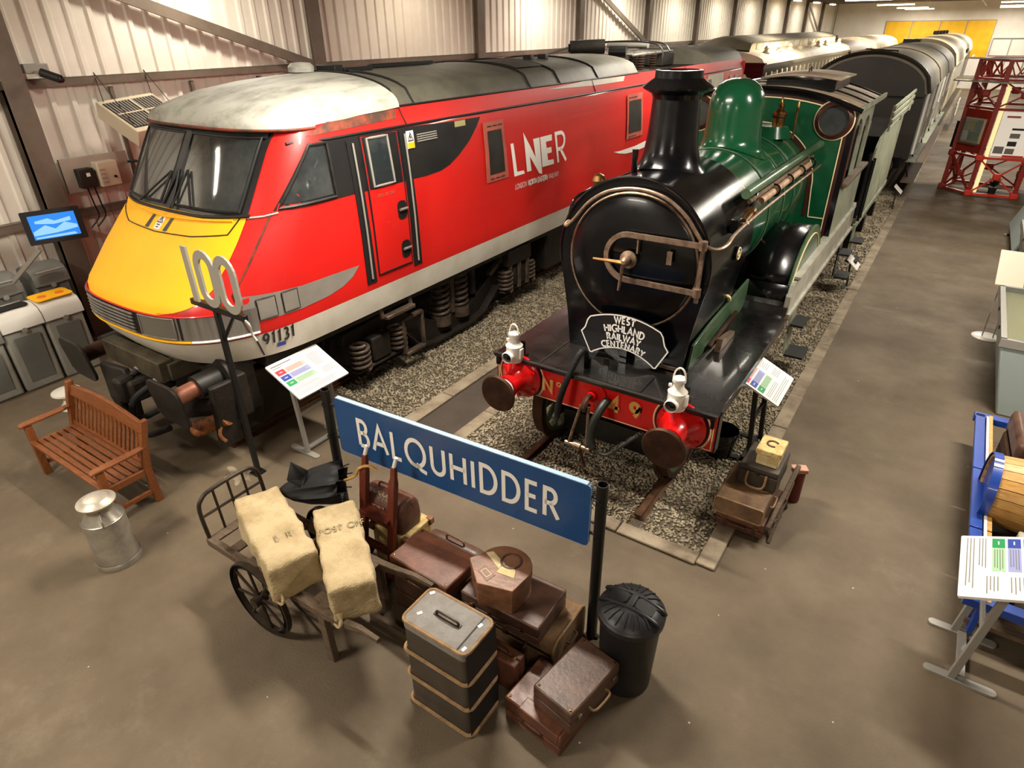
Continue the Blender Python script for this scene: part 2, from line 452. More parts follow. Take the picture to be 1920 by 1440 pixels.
kerb(-.97, -.8, 4.36, 31.4, 30, 'y'); kerb(-.97, -.8, 31.4, 60.2, 8, 'y')
kerb(-4.1, -3.93, 4.53, 22.5, 20, 'y')
kerb(-4.1, -.97, 4.34, 4.5, 4, 'x')
kerb(-4.85, -4.66, 4.6, 22.6, 20, 'y')

def stones(name, x0, x1, y0, y1, dens, avoid, seed, smin=.011, smax=.024):
    rng = np.random.default_rng(seed)
    n = int((x1-x0)*(y1-y0)*dens)
    px = rng.uniform(x0, x1, n); py = rng.uniform(y0, y1, n)
    keep = np.ones(n, bool)
    for a, b in avoid: keep &= ~((px > a) & (px < b))
    px = px[keep]; py = py[keep]; n = len(px)
    base = np.array([(1,0,0),(0,1,0),(-1,0,0),(0,-1,0),(.2,.2,.75),(.1,-.1,-.6)], float)
    fc = np.array([(0,1,4),(1,2,4),(2,3,4),(3,0,4),(1,0,5),(2,1,5),(3,2,5),(0,3,5)])
    sc = rng.uniform(smin, smax, n)
    v = base[None]*(1+rng.uniform(-.35, .35, (n, 6, 3)))
    th = rng.uniform(0, 2*np.pi, n); c, s = np.cos(th)[:, None], np.sin(th)[:, None]
    x = v[:, :, 0]*c-v[:, :, 1]*s; y = v[:, :, 0]*s+v[:, :, 1]*c
    V = np.stack([x*sc[:, None]+px[:, None], y*sc[:, None]+py[:, None], v[:, :, 2]*sc[:, None]+(.012+sc[:, None]*.35)], -1).reshape(-1, 3)
    F = (fc[None]+(np.arange(n)*6)[:, None, None]).reshape(-1, 3)
    me = bpy.data.meshes.new(name)
    me.vertices.add(len(V)); me.vertices.foreach_set('co', V.ravel().astype(np.float32))
    me.loops.add(F.size); me.loops.foreach_set('vertex_index', F.ravel().astype(np.int32))
    me.polygons.add(len(F)); me.polygons.foreach_set('loop_start', np.arange(0, F.size, 3, dtype=np.int32))
    me.update(calc_edges=True); me.validate()
    me.materials.append(M_stone)
    o = bpy.data.objects.new(name, me); COL.objects.link(o)
    return o
RAILX = (-1.65, -3.10)
RAIL91 = (-6.17, -7.63)
g1 = stones('gravel', -3.93, -.97, 4.5, 12.5, 1500, [(-1.72, -1.58), (-3.17, -3.03)], 1)
tag(g1, 'loose pale gravel around the rails of the green steam engine', 'gravel', kind='stuff')
g2 = stones('gravel', -6.9, -4.85, 4.75, 11.5, 1300, [(-6.24, -6.10)], 2)
tag(g2, 'loose pale gravel beside the wheels of the red locomotive', 'gravel', kind='stuff')
g3 = stones('gravel', -2.0, -.97, 12.5, 22, 700, [(-1.72, -1.58)], 3, .018, .03)
tag(g3, 'loose gravel strip alongside the tender and maroon coach', 'gravel', kind='stuff')
q_ = [(-5.62+.16*math.cos(t)*(1+.5*math.sin(5*t)), 2.90+.11*math.sin(t)*(1+.45*math.cos(7*t))) for t in [2*PI*k/40 for k in range(40)]]
MB().prism(q_, (0, 0, .001), (1,0,0), (0,1,0), .001).obj('paint_mark', M_kerb, fl, smooth=0)
# rails
for x, y0, y1, nm in ((-1.65, 4.62, 58, 'steam engine'), (-3.10, 4.62, 58, 'steam engine'), (-6.17, 3.2, 58, 'red locomotive'), (-7.63, 3.2, 58, 'red locomotive')):
    m = MB().prism([(-.07,0),(.07,0),(.07,.012),(.012,.03),(.012,.045),(.035,.05),(.035,.075),(-.035,.075),(-.035,.05),(-.012,.045),(-.012,.03),(-.07,.012)], (x, y0, 0), (1,0,0), (0,0,1), -(y1-y0))
    o = m.obj('track_rail', M_rail, smooth=0)
    tag(o, 'rusty steel rail under the %s, %s of its pair' % (nm, 'nearer the aisle' if x in (-1.65, -6.17) else 'nearer the white wall'), 'rail')

# ---- left wall: backing, corrugated sheets bay by bay, columns, rails, braces
wl = structure('wall_left', MB().span((XW-.25, -7.5, 0), (XW-.12, YF, CEIL)), M_clad, smooth=0)
CY = [4.02+5.28*i for i in range(-2, 12)]
def sheet(y0, y1, z0, z1, x):
    pitch = .27; pts = []
    n = int((y1-y0)/pitch); pitch = (y1-y0)/n
    for i in range(n):
        b = y0+i*pitch
        pts += [(x, b), (x, b+pitch*.62), (x+.035, b+pitch*.70), (x+.035, b+pitch*.92)]
    pts.append((x, y1))
    m = MB(); k = len(pts)
    m.add([(p[0], p[1], z0) for p in pts]+[(p[0], p[1], z1) for p in pts], [(i, i+1, k+i+1, k+i) for i in range(k-1)])
    return m.obj('cladding_sheet', M_clad, wl, smooth=0)
for i in range(len(CY)-1):
    sheet(CY[i], CY[i+1], 3.62, 5.8, XW)
    sheet(CY[i], CY[i+1], 0.0, 3.64, XW-.06)
for i, y in enumerate(CY):
    m = MB()
    m.span((XW+.22, y-.14, 0), (XW+.245, y+.14, CEIL)); m.span((XW-.05, y-.14, 0), (XW-.025, y+.14, CEIL)); m.span((XW-.03, y-.012, 0), (XW+.225, y+.012, CEIL))
    m.span((XW-.03, y-.2, 0), (XW+.3, y+.2, .02))
    structure('column', m, M_steel, smooth=0)
m = MB()
for z in (3.66, 1.86):
    m.span((XW-.02, CY[0], z-.06), (XW+.1, CY[-1], z-.045)); m.span((XW+.08, CY[0], z-.05), (XW+.1, CY[-1], z+.05)); m.span((XW-.02, CY[0], z+.035), (XW+.1, CY[-1], z+.05))
m.obj('sheeting_rail', M_steel, wl, smooth=0)
for i in range(0, 8):
    for k in (1, 2, 3):
        y = CY[i+1]+5.28*k/4
        MB().bar((XW+.03, y, 1.9), (XW+.03, y, 3.55), .06, .05).obj('stud', M_steel, wl, smooth=0)
for (ya, za, yb, zb) in ((4.5, 5.12, 9.2, 3.66), (20.0, 5.6, 25.0, 3.75), (4.1, .9, 9.0, 2.5), (51.7, 5.5, 56.5, 3.75)):
    MB().bar((XW+.2, ya, za), (XW+.2, yb, zb), .05, .16).obj('brace', M_steel, wl, smooth=0)
structure('wall_far', MB().span((XW-.2, YF, 0), (10.3, YF+.2, CEIL)), M_clad, smooth=0)
structure('wall_right', MB().span((10.2, -7.5, 0), (10.4, YF, CEIL)), M_clad, smooth=0)
structure('wall_back', MB().span((XW-.2, -7.5, 0), (10.3, -7.3, CEIL)), M_clad, smooth=0)
ce = structure('ceiling', MB().span((XW-.2, -7.5, CEIL), (10.3, YF, CEIL+.1)), M_ceil, smooth=0)
for i in range(len(CY)):
    y = CY[i]
    if 0 <= y < YF: MB().span((XW+.2, y-.09, CEIL-.3), (10.1, y+.09, CEIL)).obj('roof_beam', M_steel, ce, smooth=0)
for x in (-7.0, -3.4, 2.6, 5.2):
    MB().span((x-.04, -7, CEIL-.14), (x+.04, YF, CEIL)).obj('purlin', M_steel, ce, smooth=0)
MB().cyl((-.9, 8, 5.3), (-.9, YF, 5.3), .045, n=8).obj('conduit', M_heater, ce)
MB().cyl((3.1, 8, 5.4), (3.1, YF, 5.4), .06, n=8).obj('conduit', M_heater, ce)
# yellow boards on the far wall, grey gridded panel beside them
ex = (-7.0, -5.25, -3.42, -1.76, -.02)
pos = ('nearest the white side wall', 'second from the white side wall', 'third from the white side wall', 'furthest from the white side wall')
for i in range(4):
    t = thing('notice_board', 'yellow board high on far wall, %s' % pos[i], 'board', (ex[i], YF, 2.1), 'yellow boards on the far wall')
    MB().span((ex[i]+.03, YF-.07, 2.1), (ex[i+1]-.03, YF-.03, 4.42)).obj('panel', M_yel_board, t, smooth=0)
    f = MB()
    for a, b in (((ex[i], YF-.09, 2.1), (ex[i]+.03, YF-.02, 4.45)), ((ex[i+1]-.03, YF-.09, 2.1), (ex[i+1], YF-.02, 4.45)), ((ex[i], YF-.09, 4.42), (ex[i+1], YF-.02, 4.46)), ((ex[i], YF-.09, 2.06), (ex[i+1], YF-.02, 2.1))): f.span(a, b)
    f.obj('frame', M_greymetal, t, smooth=0)
g = MB()
for x in (.1, 1.2, 2.3, 3.4, 4.5): g.span((x-.025, YF-.08, 1.0), (x+.025, YF-.03, 3.3))
for z in (1.0, 2.2, 3.3): g.span((.1, YF-.085, z-.025), (4.5, YF-.03, z+.025))
structure('trim_1', g, M_greymetal, smooth=0)

ORD = ('first', 'second', 'third', 'fourth', 'fifth', 'sixth', 'seventh', 'eighth', 'ninth', 'tenth', 'eleventh', 'twelfth')
# ---- ceiling battens: each is a thing that carries its own light
def batten(x, y, L, watt, label, group, along='x', z=FIX_Z):
    t = thing('ceiling_batten', label, 'ceiling light', (x, y, z), group)
    dx, dy = (L, .34) if along == 'x' else (.22, L)
    MB().box((x, y, z+.06), (dx, dy, .05)).obj('housing', M_lampwhite, t, smooth=0)
    MB().box((x, y, z+.01), (dx-.04, dy-.04, .05)).obj('diffuser', M_diff, t, smooth=0)
    for s in (-1, 1):
        p = (x+(s*L*.4 if along == 'x' else 0), y+(s*L*.4 if along == 'y' else 0))
        MB().cyl((p[0], p[1], z+.08), (p[0], p[1], CEIL), .008, n=6).obj('hanger', M_greymetal, t)
    ld = bpy.data.lights.new('batten_light', 'AREA'); ld.shape = 'RECTANGLE'
    ld.size = L if along == 'x' else .2; ld.size_y = .2 if along == 'x' else L
    ld.energy = watt; ld.color = LIGHT_COL
    lo = bpy.data.objects.new('tube', ld); COL.objects.link(lo); lo.parent = t; lo.location = (0, 0, -.02)
    return t
for x, y, f in BATTENS:
    batten(x, y, 1.8, LAMP_W*f, 'white batten light hung over the %s, %s in its row from the yellow boards' % ('trains' if x < 0 else 'walking aisle', ORD[sum(1 for b_ in BATTENS if (b_[0] < 0) == (x < 0) and b_[1] > y)]), 'battens over trains' if x < 0 else 'battens over aisle')
for i in range(1, 12):
    batten(XW+1.2, CY[i]+2.64, 1.2, WALL_W*(.45 if i == 3 else (1.3 if i < 6 else 1)), 'short batten light near the corrugated wall, %s from the yellow boards' % ORD[11-i], 'battens along the wall', 'y', 5.45)  # the weakest of these is added, to lighten a dull bay of cladding
# ---------------------------------------------------------------- red electric locomotive
XC = -6.9
L91 = thing('electric_locomotive', 'red electric locomotive with sloping yellow nose numbered 91131, on the track by the corrugated wall', 'locomotive', (XC, 11.5, 0))
_W = ((0.9,1.30),(1.2,1.37),(1.5,1.40),(2.2,1.40),(2.7,1.38),(3.2,1.34),(3.46,1.25))
_Y = ((1.0,3.12),(1.17,3.0),(1.35,2.86),(1.5,2.79),(1.77,2.80),(1.85,2.85),(2.2,3.20),(2.58,3.62),(3.37,4.13),(3.46,4.2))
_D = ((1.0,1.55),(1.77,1.55),(2.1,1.25),(2.56,.92),(3.37,.75),(3.46,.75))
def ip(t, z): return float(np.interp(z, [a for a, b in t], [b for a, b in t]))
def w91(z): return ip(_W, z)
def yfront(X, z, e=0.0):
    r = min(.9999, abs(X)/(w91(z)+e)); return ip(_Y, z)-e+ip(_D, z)*(1-(1-r**3)**(1/3))
def sidept(y, z, e=0.0, s=1):
    d = (y-ip(_Y, z))/ip(_D, z)
    if d >= 1: X = w91(z)
    else: X = w91(z)*(max(0, 1-(1-max(d, 0))**3))**(1/3)
    return (XC+s*(X+e), y, z)
Y1 = 20.0
def plan(z, e=0.0):
    N = 14; right = []
    for k in range(N+1):
        t = PI/2*k/N
        right.append(((w91(z)+e)*math.sin(t)**(2/3), ip(_Y, z)-e+ip(_D, z)*(1-math.cos(t)**(2/3))))
    right += [(w91(z)+e, y) for y in (6, 9, 12, 16, Y1)]
    pts = [(-x, y) for x, y in reversed(right[1:])]+right
    return [(XC+x, y, z) for x, y in pts]
zs = [1.45,1.5,1.6,1.7,1.77,1.85,1.95,2.05,2.2,2.35,2.5,2.58,2.7,2.85,3.0,3.15,3.3,3.37,3.46]
MB().rings([plan(z) for z in zs], False).obj('body_shell', M_red, L91, smooth=50)
m = MB().rings([plan(z, .006) for z in (1.17,1.25,1.35,1.42,1.47)], False)
m.rings([plan(1.17, .006), plan(1.17, -.12)], False)
m.obj('lower_skirt', M_white91, L91, smooth=50)
MB().span((XC-1.36, Y1-.02, 1.17), (XC+1.36, Y1, 3.4)).obj('rear_bulkhead', M_red, L91, smooth=0)
MB().span((XC-1.2, 3.6, 1.02), (XC+1.2, Y1, 1.2)).obj('floor_frame', M_oily, L91, smooth=0)

def fpatch(name, zs, hl, hr, m, e=.006, nu=16, parent=L91, **k):
    b = MB(); rs = []
    for z in zs:
        xl = hl(z) if callable(hl) else hl; xr = hr(z) if callable(hr) else hr
        rs.append([(XC+xl+(xr-xl)*i/nu, yfront(xl+(xr-xl)*i/nu, z, e), z) for i in range(nu+1)])
    return b.rings(rs, False).obj(name, m, parent, smooth=60, **k)
def frange(a, b, n): return [a+(b-a)*i/n for i in range(n+1)]
yx = ((1.775,.62),(1.80,.80),(1.84,.95),(1.9,1.05),(2.0,1.10),(2.2,1.13),(2.4,1.12),(2.62,1.09))
hx = lambda z: ip(yx, z)
fpatch('yellow_panel', frange(1.775, 2.60, 22), lambda z: -hx(z), hx, M_yellow, .007)
def fline(name, pts, r, m, e=.012, parent=L91, sub=6, n=6):
    P = []
    for (x0, z0), (x1, z1) in zip(pts, pts[1:]):
        for i in range(sub): P.append((x0+(x1-x0)*i/sub, z0+(z1-z0)*i/sub))
    P.append(pts[-1])
    return MB().tube([(XC+x, yfront(x, z, e), z) for x, z in P], r, n).obj(name, m, parent)
fline('bonnet_seam', [(-1.06,2.53),(-.6,2.42),(0,2.40),(.6,2.42),(1.0,2.46)], .007, M_blackpaint, .008)
fline('bonnet_seam', [(1.0,2.46),(1.04,2.62)], .007, M_blackpaint, .008)
fline('bonnet_seam', [(-.98,2.575),(0,2.53),(.98,2.575)], .016, M_yellow, .012)
for x in (-.18, .16):
    fpatch('wiper_mount', (2.42,2.47,2.53), lambda z, x=x: x-.02-.02*(2.53-z)/.1, lambda z, x=x: x+.03, M_blackpaint, .014, 3)
w = fpatch('warning_label', (2.42,2.53), -.06, .05, M_wh, .010, 3)
tri_ = lambda u, v: (XC-.005+u, yfront(-.005+u, 2.48+v, .016), 2.48+v)
b = MB()
ribbon(b, [(-.045,0),(0,.05),(.045,0),(-.045,0)], .008, tri_); ribbon(b, [(0,.035),(-.008,.02),(.008,.018),(0,.004)], .006, tri_); ribbon(b, [(-.03,-.02),(.03,-.02)], .008, tri_); ribbon(b, [(-.025,-.04),(.025,-.04)], .008, tri_)
b.obj('symbol', M_blackpaint, w, smooth=0)
# windscreen: black surround, two panes, centre and edge bars, wipers
fpatch('windscreen_surround', frange(2.60, 3.375, 12), -1.17, lambda z: 1.10, M_blackpaint, .008)
for nm, a, c in (('windscreen_pane', -.98, -.06), ('windscreen_pane', .07, 1.03)):
    p = fpatch(nm, frange(2.66, 3.30, 8), a, c, M_glass, .02, 10)
    q = [(a,2.65),(a,3.31),(c,3.31),(c,2.65),(a,2.65)]
    P = []
    for (x0, z0), (x1, z1) in zip(q, q[1:]):
        for i in range(8): P.append((x0+(x1-x0)*i/8, z0+(z1-z0)*i/8))
    MB().tube([(XC+x, yfront(x, z, .02), z) for x, z in P], .016, 6, True).obj('gasket', M_rubber, p)
fpatch('centre_pillar', frange(2.61, 3.36, 8), -.045, .055, M_dkgrey, .03, 2)
fpatch('top_bar', frange(3.31, 3.37, 2), -1.08, 1.08, M_dkgrey, .024, 14)
for pts in (((-.52,2.63),(-.08,2.95),(-.12,2.66)), ((.12,2.62),(.05,2.98)), ((.12,2.62),(.20,2.98),(.42,2.66))):
    wi = fline('wiper_arm', pts[:2], .011, M_rubber, .05)
    fline('wiper_blade', (pts[1], pts[-1]) if len(pts) == 3 else (pts[1], (pts[1][0]-.12, pts[1][1]-.34)), .014, M_rubber, .045, wi)
fline('windscreen_sill', [(-1.15,2.60),(-.6,2.585),(0,2.58),(.6,2.585),(1.12,2.62)], .018, M_rubber, .012)
# light band
fpatch('light_band', frange(1.52, 1.775, 3), -1.34, 1.34, M_silver, .008, 40)
fpatch('grille_recess', (1.53,1.765), -.66, .36, M_blackpaint, .011, 14)
for i in range(6):
    z = 1.553+i*.039
    fline('grille_slat', [(-.64,z),(-.3,z),(0,z),(.34,z)], .0125, M_silver, .03, sub=5)
for a, c in ((-1.2, -.70), (.42, .86)):
    lp = fpatch('headlamp_cluster', (1.545,1.60,1.70,1.755), a, c, mat('lamp_pocket', (104, 99, 90), .3, coat=.4), .016, 8)
    q = [(a,1.54),(c,1.54),(c,1.758),(a,1.758),(a,1.54)]; P = []
    for (x0, z0), (x1, z1) in zip(q, q[1:]):
        for i in range(6): P.append((x0+(x1-x0)*i/6, z0+(z1-z0)*i/6))
    MB().tube([(XC+x, yfront(x, z, .018), z) for x, z in P], .010, 5, True).obj('lamp_rim', M_silver, lp)
fpatch('band_divider', (1.53,1.768), .365, .40, M_rubber, .014, 2)
fpatch('band_divider', (1.53,1.768), .89, .91, M_rubber, .012, 2)
fline('band_lip', [(-1.3,1.51),(-.6,1.505),(0,1.505),(.5,1.505),(.98,1.505)], .014, M_yellow, .012)
fline('band_lip', [(.98,1.505),(1.34,1.505)], .014, M_wh, .010)
fline('band_top_lip', [(-1.3,1.776),(0,1.776),(1.3,1.776)], .010, M_red, .010, sub=10)

# side panels mapped on the flank: y along the train, z up
def spatch(name, poly, m, e=.004, parent=L91, fine=.12, **k):
    bm = bmesh.new()
    vs = [bm.verts.new((p[0], p[1], 0)) for p in poly]
    bm.faces.new(vs)
    bmesh.ops.triangulate(bm, faces=bm.faces[:])
    for _ in range(4):
        lng = [ed for ed in bm.edges if ed.calc_length() > fine*2.2]
        if not lng: break
        bmesh.ops.subdivide_edges(bm, edges=lng, cuts=1); bmesh.ops.triangulate(bm, faces=bm.faces[:])
    bm.verts.ensure_lookup_table(); bm.faces.ensure_lookup_table()
    b = MB(); vv = [sidept(v.co.x, v.co.y, e) for v in bm.verts]
    ff = []
    for f in bm.faces:
        ids = [v.index for v in f.verts]
        if f.normal.z < 0: ids.reverse()
        ff.append(tuple(ids))
    bm.free(); b.add(vv, ff)
    return b.obj(name, m, parent, smooth=60, **k)
def sline(name, pts, r, m, e=.006, parent=L91, sub=5, n=6, closed=False):
    P = []
    for (x0, z0), (x1, z1) in zip(pts, pts[1:]):
        for i in range(sub): P.append((x0+(x1-x0)*i/sub, z0+(z1-z0)*i/sub))
    if not closed: P.append(pts[-1])
    return MB().tube([sidept(y, z, e) for y, z in P], r, n, closed).obj(name, m, parent)
spatch('window_band', [(4.01,2.65),(4.30,2.97),(4.54,3.235),(4.8,3.235),(5.26,3.235),(6.07,3.23),(6.75,3.21),(7.51,3.2),(7.41,3.09),(7.22,2.93),(6.96,2.78),(6.75,2.69),(6.56,2.645),(6.27,2.63),(5.87,2.64),(5.21,2.64),(4.62,2.64)], M_blackpaint)
cw = spatch('cab_side_window', [(4.10,2.70),(4.32,2.95),(4.55,3.2),(4.72,3.2),(4.72,2.70)], M_glass, .010)
sline('window_frame', [(4.06,2.67),(4.32,2.96),(4.54,3.22),(4.76,3.22),(4.76,2.67),(4.06,2.67)], .018, M_dkgrey, .012, cw, closed=True)
sw = spatch('grey_flash', [(3.40,1.91),(3.71,1.88),(4.1,1.85),(4.5,1.845),(4.94,1.835),(4.82,1.73),(4.65,1.66),(4.43,1.62),(4.04,1.6),(3.69,1.61),(3.40,1.62)], M_swoosh)
for a, c in ((3.55,3.75), (3.83,4.02)):
    h = spatch('access_hatch', [(a,1.63),(c,1.63),(c,1.85),(a,1.85)], M_swoosh, .012)
    sline('hatch_edge', [(a,1.63),(c,1.63),(c,1.85),(a,1.85),(a,1.63)], .006, M_dkgrey, .010, h, closed=True)
sline('nose_seam', [(4.0,2.64),(3.72,2.32),(3.5,2.07),(3.38,1.94),(3.38,1.7),(3.42,1.55),(3.46,1.47)], .010, M_rust, .004)
sline('nose_seam', [(3.46,1.47),(3.50,1.36),(3.56,1.2)], .010, M_dkgrey, .008)
fline('cab_front_seam', [(1.10,2.60),(1.22,2.61),(1.30,2.63)], .010, M_white91, .004)
dr = spatch('cab_door', [(5.24,1.63),(5.84,1.63),(5.84,3.22),(5.24,3.22)], M_red, .014)
spatch('door_upper_panel', [(5.26,2.64),(5.82,2.64),(5.82,3.21),(5.26,3.21)], M_blackpaint, .018, dr)
spatch('door_glass', [(5.34,2.68),(5.66,2.68),(5.64,3.18),(5.33,3.18)], M_glass, .024, dr)
sline('glass_rim', [(5.33,2.665),(5.67,2.665),(5.65,3.19),(5.32,3.19),(5.33,2.665)], .016, M_greymetal, .024, dr, closed=True)
sline('door_gap', [(5.24,1.63),(5.84,1.63),(5.84,3.22),(5.24,3.22),(5.24,1.63)], .011, M_rubber, .010, dr, closed=True)
for z0, z1 in ((2.21,2.43), (1.72,1.94)):
    q = rrect(.16, z1-z0, .06, 4, (5.74, (z0+z1)/2))
    hr_ = spatch('door_handle', q, M_rubber, .022, dr)
    MB().cyl(sidept(5.68, (z0+z1)/2+.01, .045), sidept(5.81, (z0+z1)/2+.01, .045), .018, n=8).obj('grip', M_silver, hr_)
fn = lambda u, v: sidept(5.36+u, 2.535+v, .020)
b = MB(); write(b, 'CREW USE ONLY', .035, .006, lambda u, v: fn(u, v), .25, 0, .78); b.obj('lettering', M_pinkgrille, dr, smooth=0)
for a in (5.05, 5.89):
    ch = spatch('handrail_recess', [(a-.02,1.56),(a+.14,1.56),(a+.115,3.2),(a-.02,3.2)], M_rubber, .012)
    MB().tube([sidept(a+.055, z, .030) for z in frange(1.62, 3.17, 8)], .012, 8).obj('handrail', M_greymetal, ch)
wl_ = spatch('overhead_line_sign', [(5.98,2.99),(6.11,2.99),(6.11,3.19),(5.98,3.19)], M_wh, .018)
spatch('sign_caption', [(5.985,2.995),(6.105,2.995),(6.105,3.06),(5.985,3.06)], M_yellow, .022, wl_)
b = MB(); fn = lambda u, v: sidept(6.045+u, 3.08+v, .024)
ribbon(b, [(-.045,0),(0,.09),(.045,0),(-.045,0)], .010, fn); ribbon(b, [(.005,.07),(-.012,.04),(.01,.038),(-.002,.01)], .010, fn)
b.obj('symbol', M_blackpaint, wl_, smooth=0)
for i in range(4): sline('vent_slot', [(6.18,3.05+i*.026),(6.55,3.05+i*.026)], .009, M_greymetal, .010)
spatch('paper_label', [(6.93,3.13),(7.16,3.13),(7.16,3.2),(6.93,3.2)], mat('faded_label', (168, 160, 110), .7), .010)
for a, c in ((7.53,8.03), (12.26,12.98)):
    g = spatch('side_grille', [(a,2.31),(c+.06,2.31),(c,3.12),(a,3.12)], M_pinkgrille, .018)
    spatch('grille_mesh', [(a+.09,2.41),(c-.03,2.41),(c-.07,3.0),(a+.09,3.0)], M_dkgrey, .024, g)
    for z in (2.35, 3.06):
        for k in range(3): sline('slot', [(a+.10+k*.13,z),(a+.19+k*.13,z)], .008, M_rubber, .022, g, 1)
spatch('white_flash', [(11.72,2.15),(12.02,2.13),(12.72,2.13),(13.4,2.17),(13.9,2.25),(13.9,2.10),(13.42,2.05),(12.74,2.02),(12.29,2.04),(11.97,2.09)], M_wh, .006)
spatch('rear_white_flash', [(15.4,1.9),(16.4,2.6),(17.0,3.2),(18.2,3.2),(18.2,2.2),(16.4,1.6)], M_white91, .006)
for a, c in ((16.9,17.25), (18.7,18.95), (19.2,19.5)): spatch('rear_window', [(a,2.4),(c,2.4),(c,3.1),(a,3.1)], M_glass, .012)
# big lettering, small lettering and running number
logo = []
for ch, poly in (('letter', [(8.19,2.76),(8.27,2.76),(8.34,2.34),(8.53,2.33),(8.55,2.28),(8.26,2.28)]),
  ('letter', [(8.55,2.88),(8.88,2.47),(8.82,2.75),(9.005,2.75),(9.07,2.19),(8.98,2.21),(8.71,2.51),(8.75,2.29),(8.62,2.29)]),
  ('letter', [(9.03,2.75),(9.39,2.75),(9.39,2.66),(9.2,2.66),(9.22,2.565),(9.37,2.56),(9.38,2.475),(9.24,2.475),(9.26,2.37),(9.44,2.36),(9.45,2.285),(9.08,2.29)])):
    spatch(ch, poly, M_wh, .007)
b = MB(); fn = lambda u, v: sidept(9.55+u-.12*v*.0, 2.285+v, .008)
for l in ([(.04,0),(-.04,.46),(.12,.46)]+[(.12+.13*math.cos(math.radians(a)), .335+.125*math.sin(math.radians(a))) for a in range(75, -91, -15)]+[(.0,.21)], [(.11,.21),(.30,0)]): ribbon(b, l, .058, fn)
b.obj('letter', M_wh, L91, smooth=0)
b = MB(); fn = lambda u, v: sidept(8.28+u, 2.085+v-.012*u, .008)
x = write(b, 'LONDON', .075, .009, fn, .16, 0, .80)
x += .05; x += write(b, 'NORTH EASTERN', .075, .022, fn, .16, x, .80)
x += .05; write(b, 'RAILWAY', .075, .009, fn, .16, x, .80)
b.obj('lettering', M_wh, L91, smooth=0)
b = MB(); fn = lambda u, v: sidept(3.545+u, 1.325+v, .016)
write(b, '91131', .135, .027, fn, .28, 0, .86)
b.obj('running_number', M_blackpaint, L91, smooth=0)
spatch('data_badge', [(3.69,1.255),(3.79,1.255),(3.79,1.305),(3.69,1.305)], M_prt_b, .014)
sline('cantrail_gutter', [(4.35,3.25),(8,3.25),(13,3.245),(19.9,3.245)], .016, M_rubber, .006, sub=8)
for y in (6.05, 11.0, 15.6): sline('shell_joint', [(y,3.25),(y-.03,3.35),(y-.05,3.45)], .008, M_rubber, .004)
spatch('cantrail_scuff', [(9.4,3.40),(11.0,3.36),(12.2,3.36),(12.3,3.44),(10.6,3.45)], M_white91, .005)
spatch('cab_roof_scuff', [(4.55,3.30),(5.9,3.34),(5.95,3.44),(4.9,3.42)], M_rust, .006)

# roof
def roofarc(y, w, ze, c, n=20, k=2.3, sag=None):
    out = []
    for i in range(n+1):
        x = -1+2*i/n
        yy = y+(sag*(abs(x)**2.6) if sag else 0)
        out.append((XC+x*w, yy, ze+(c-ze)*(1-abs(x)**k)**(1/k)))
    return out
def cabarc(y, f, ze, c, w=1.275, n=28, k=2.2):
    out = []
    for i in range(n+1):
        u = math.sin(-PI/2+PI*i/n); X = u*w
        out.append((XC+X, y+f*(yfront(X, 3.385)-yfront(0, 3.385)), ze+(c-ze)*(1-abs(u)**k)**(1/k)))
    return out
cab = [(4.05,1,3.375,3.385),(4.06,1,3.395,3.44),(4.15,.97,3.40,3.53),(4.35,.88,3.405,3.61),(4.7,.65,3.41,3.70),(5.2,.32,3.43,3.76),(5.7,.1,3.44,3.79),(6.0,0,3.455,3.80)]
MB().rings([cabarc(*q_) for q_ in cab], False).obj('cab_roof', M_roofpale, L91, smooth=60)
MB().tube(cabarc(4.045, 1, 3.37, 3.38), .016, 6).obj('cab_roof_brow', M_rust, L91)
rf = [(6.02,1.25,3.46,3.79),(8.9,1.25,3.46,3.79),(12.95,1.25,3.46,3.79)]
MB().rings([roofarc(y, w, ze, c) for y, w, ze, c in rf], False).rings([roofarc(12.95,1.25,3.46,3.79), roofarc(12.95,1.25,3.40,3.41)], False).obj('machine_room_roof', M_roofgrey, L91, smooth=60)
MB().rings([roofarc(17.3,1.25,3.40,3.41), roofarc(17.3,1.25,3.46,3.79), roofarc(Y1,1.25,3.46,3.79)], False).obj('rear_cab_roof', M_roofgrey, L91, smooth=40)
MB().span((XC-1.25, 12.9, 3.36), (XC+1.25, 17.35, 3.42)).obj('equipment_well_floor', M_oily, L91, smooth=0)
for y in (6.0, 6.28, 8.95, 9.85, 11.2):
    MB().tube(roofarc(y, 1.26, 3.46, 3.805), .014, 6).obj('roof_rib', M_rubber, L91)
MB().tube([(XC+1.25, y, 3.46) for y in (6, 9, 12.95)], .014, 6).obj('roof_edge_seal', M_rubber, L91)
rp = [[p for i, p in enumerate(roofarc(y, 1.26, 3.465, 3.80, 40)) if 22 <= i <= 35] for y in (9.0, 9.8)]
MB().rings([[(p[0], p[1], p[2]+.015) for p in r] for r in rp], False).obj('roof_hatch', mat('dark_roof_mesh', (52, 44, 38), .6), L91)
MB().lathe([(.01,0),(.16,0),(.16,.06),(.12,.1),(.01,.11)], 16, (XC-.25, 5.9, 3.80)).obj('horn_dome', M_roofpale, L91)
MB().box((XC+.05, 6.1, 3.83), (.34, .14, .09)).box((XC+.1, 6.5, 3.81), (.12, .5, .05)).obj('roof_antenna', M_rubber, L91, bevel=.01)
MB().box((XC-.1, 7.6, 3.82), (.10, 1.3, .05)).obj('roof_plank', M_rubber, L91, bevel=.01)
for y, x in ((10.3,.35), (10.7,.4)): MB().box((XC+x, y, 3.81), (.16, .12, .08)).obj('lifting_eye', M_rubber, L91, bevel=.015)
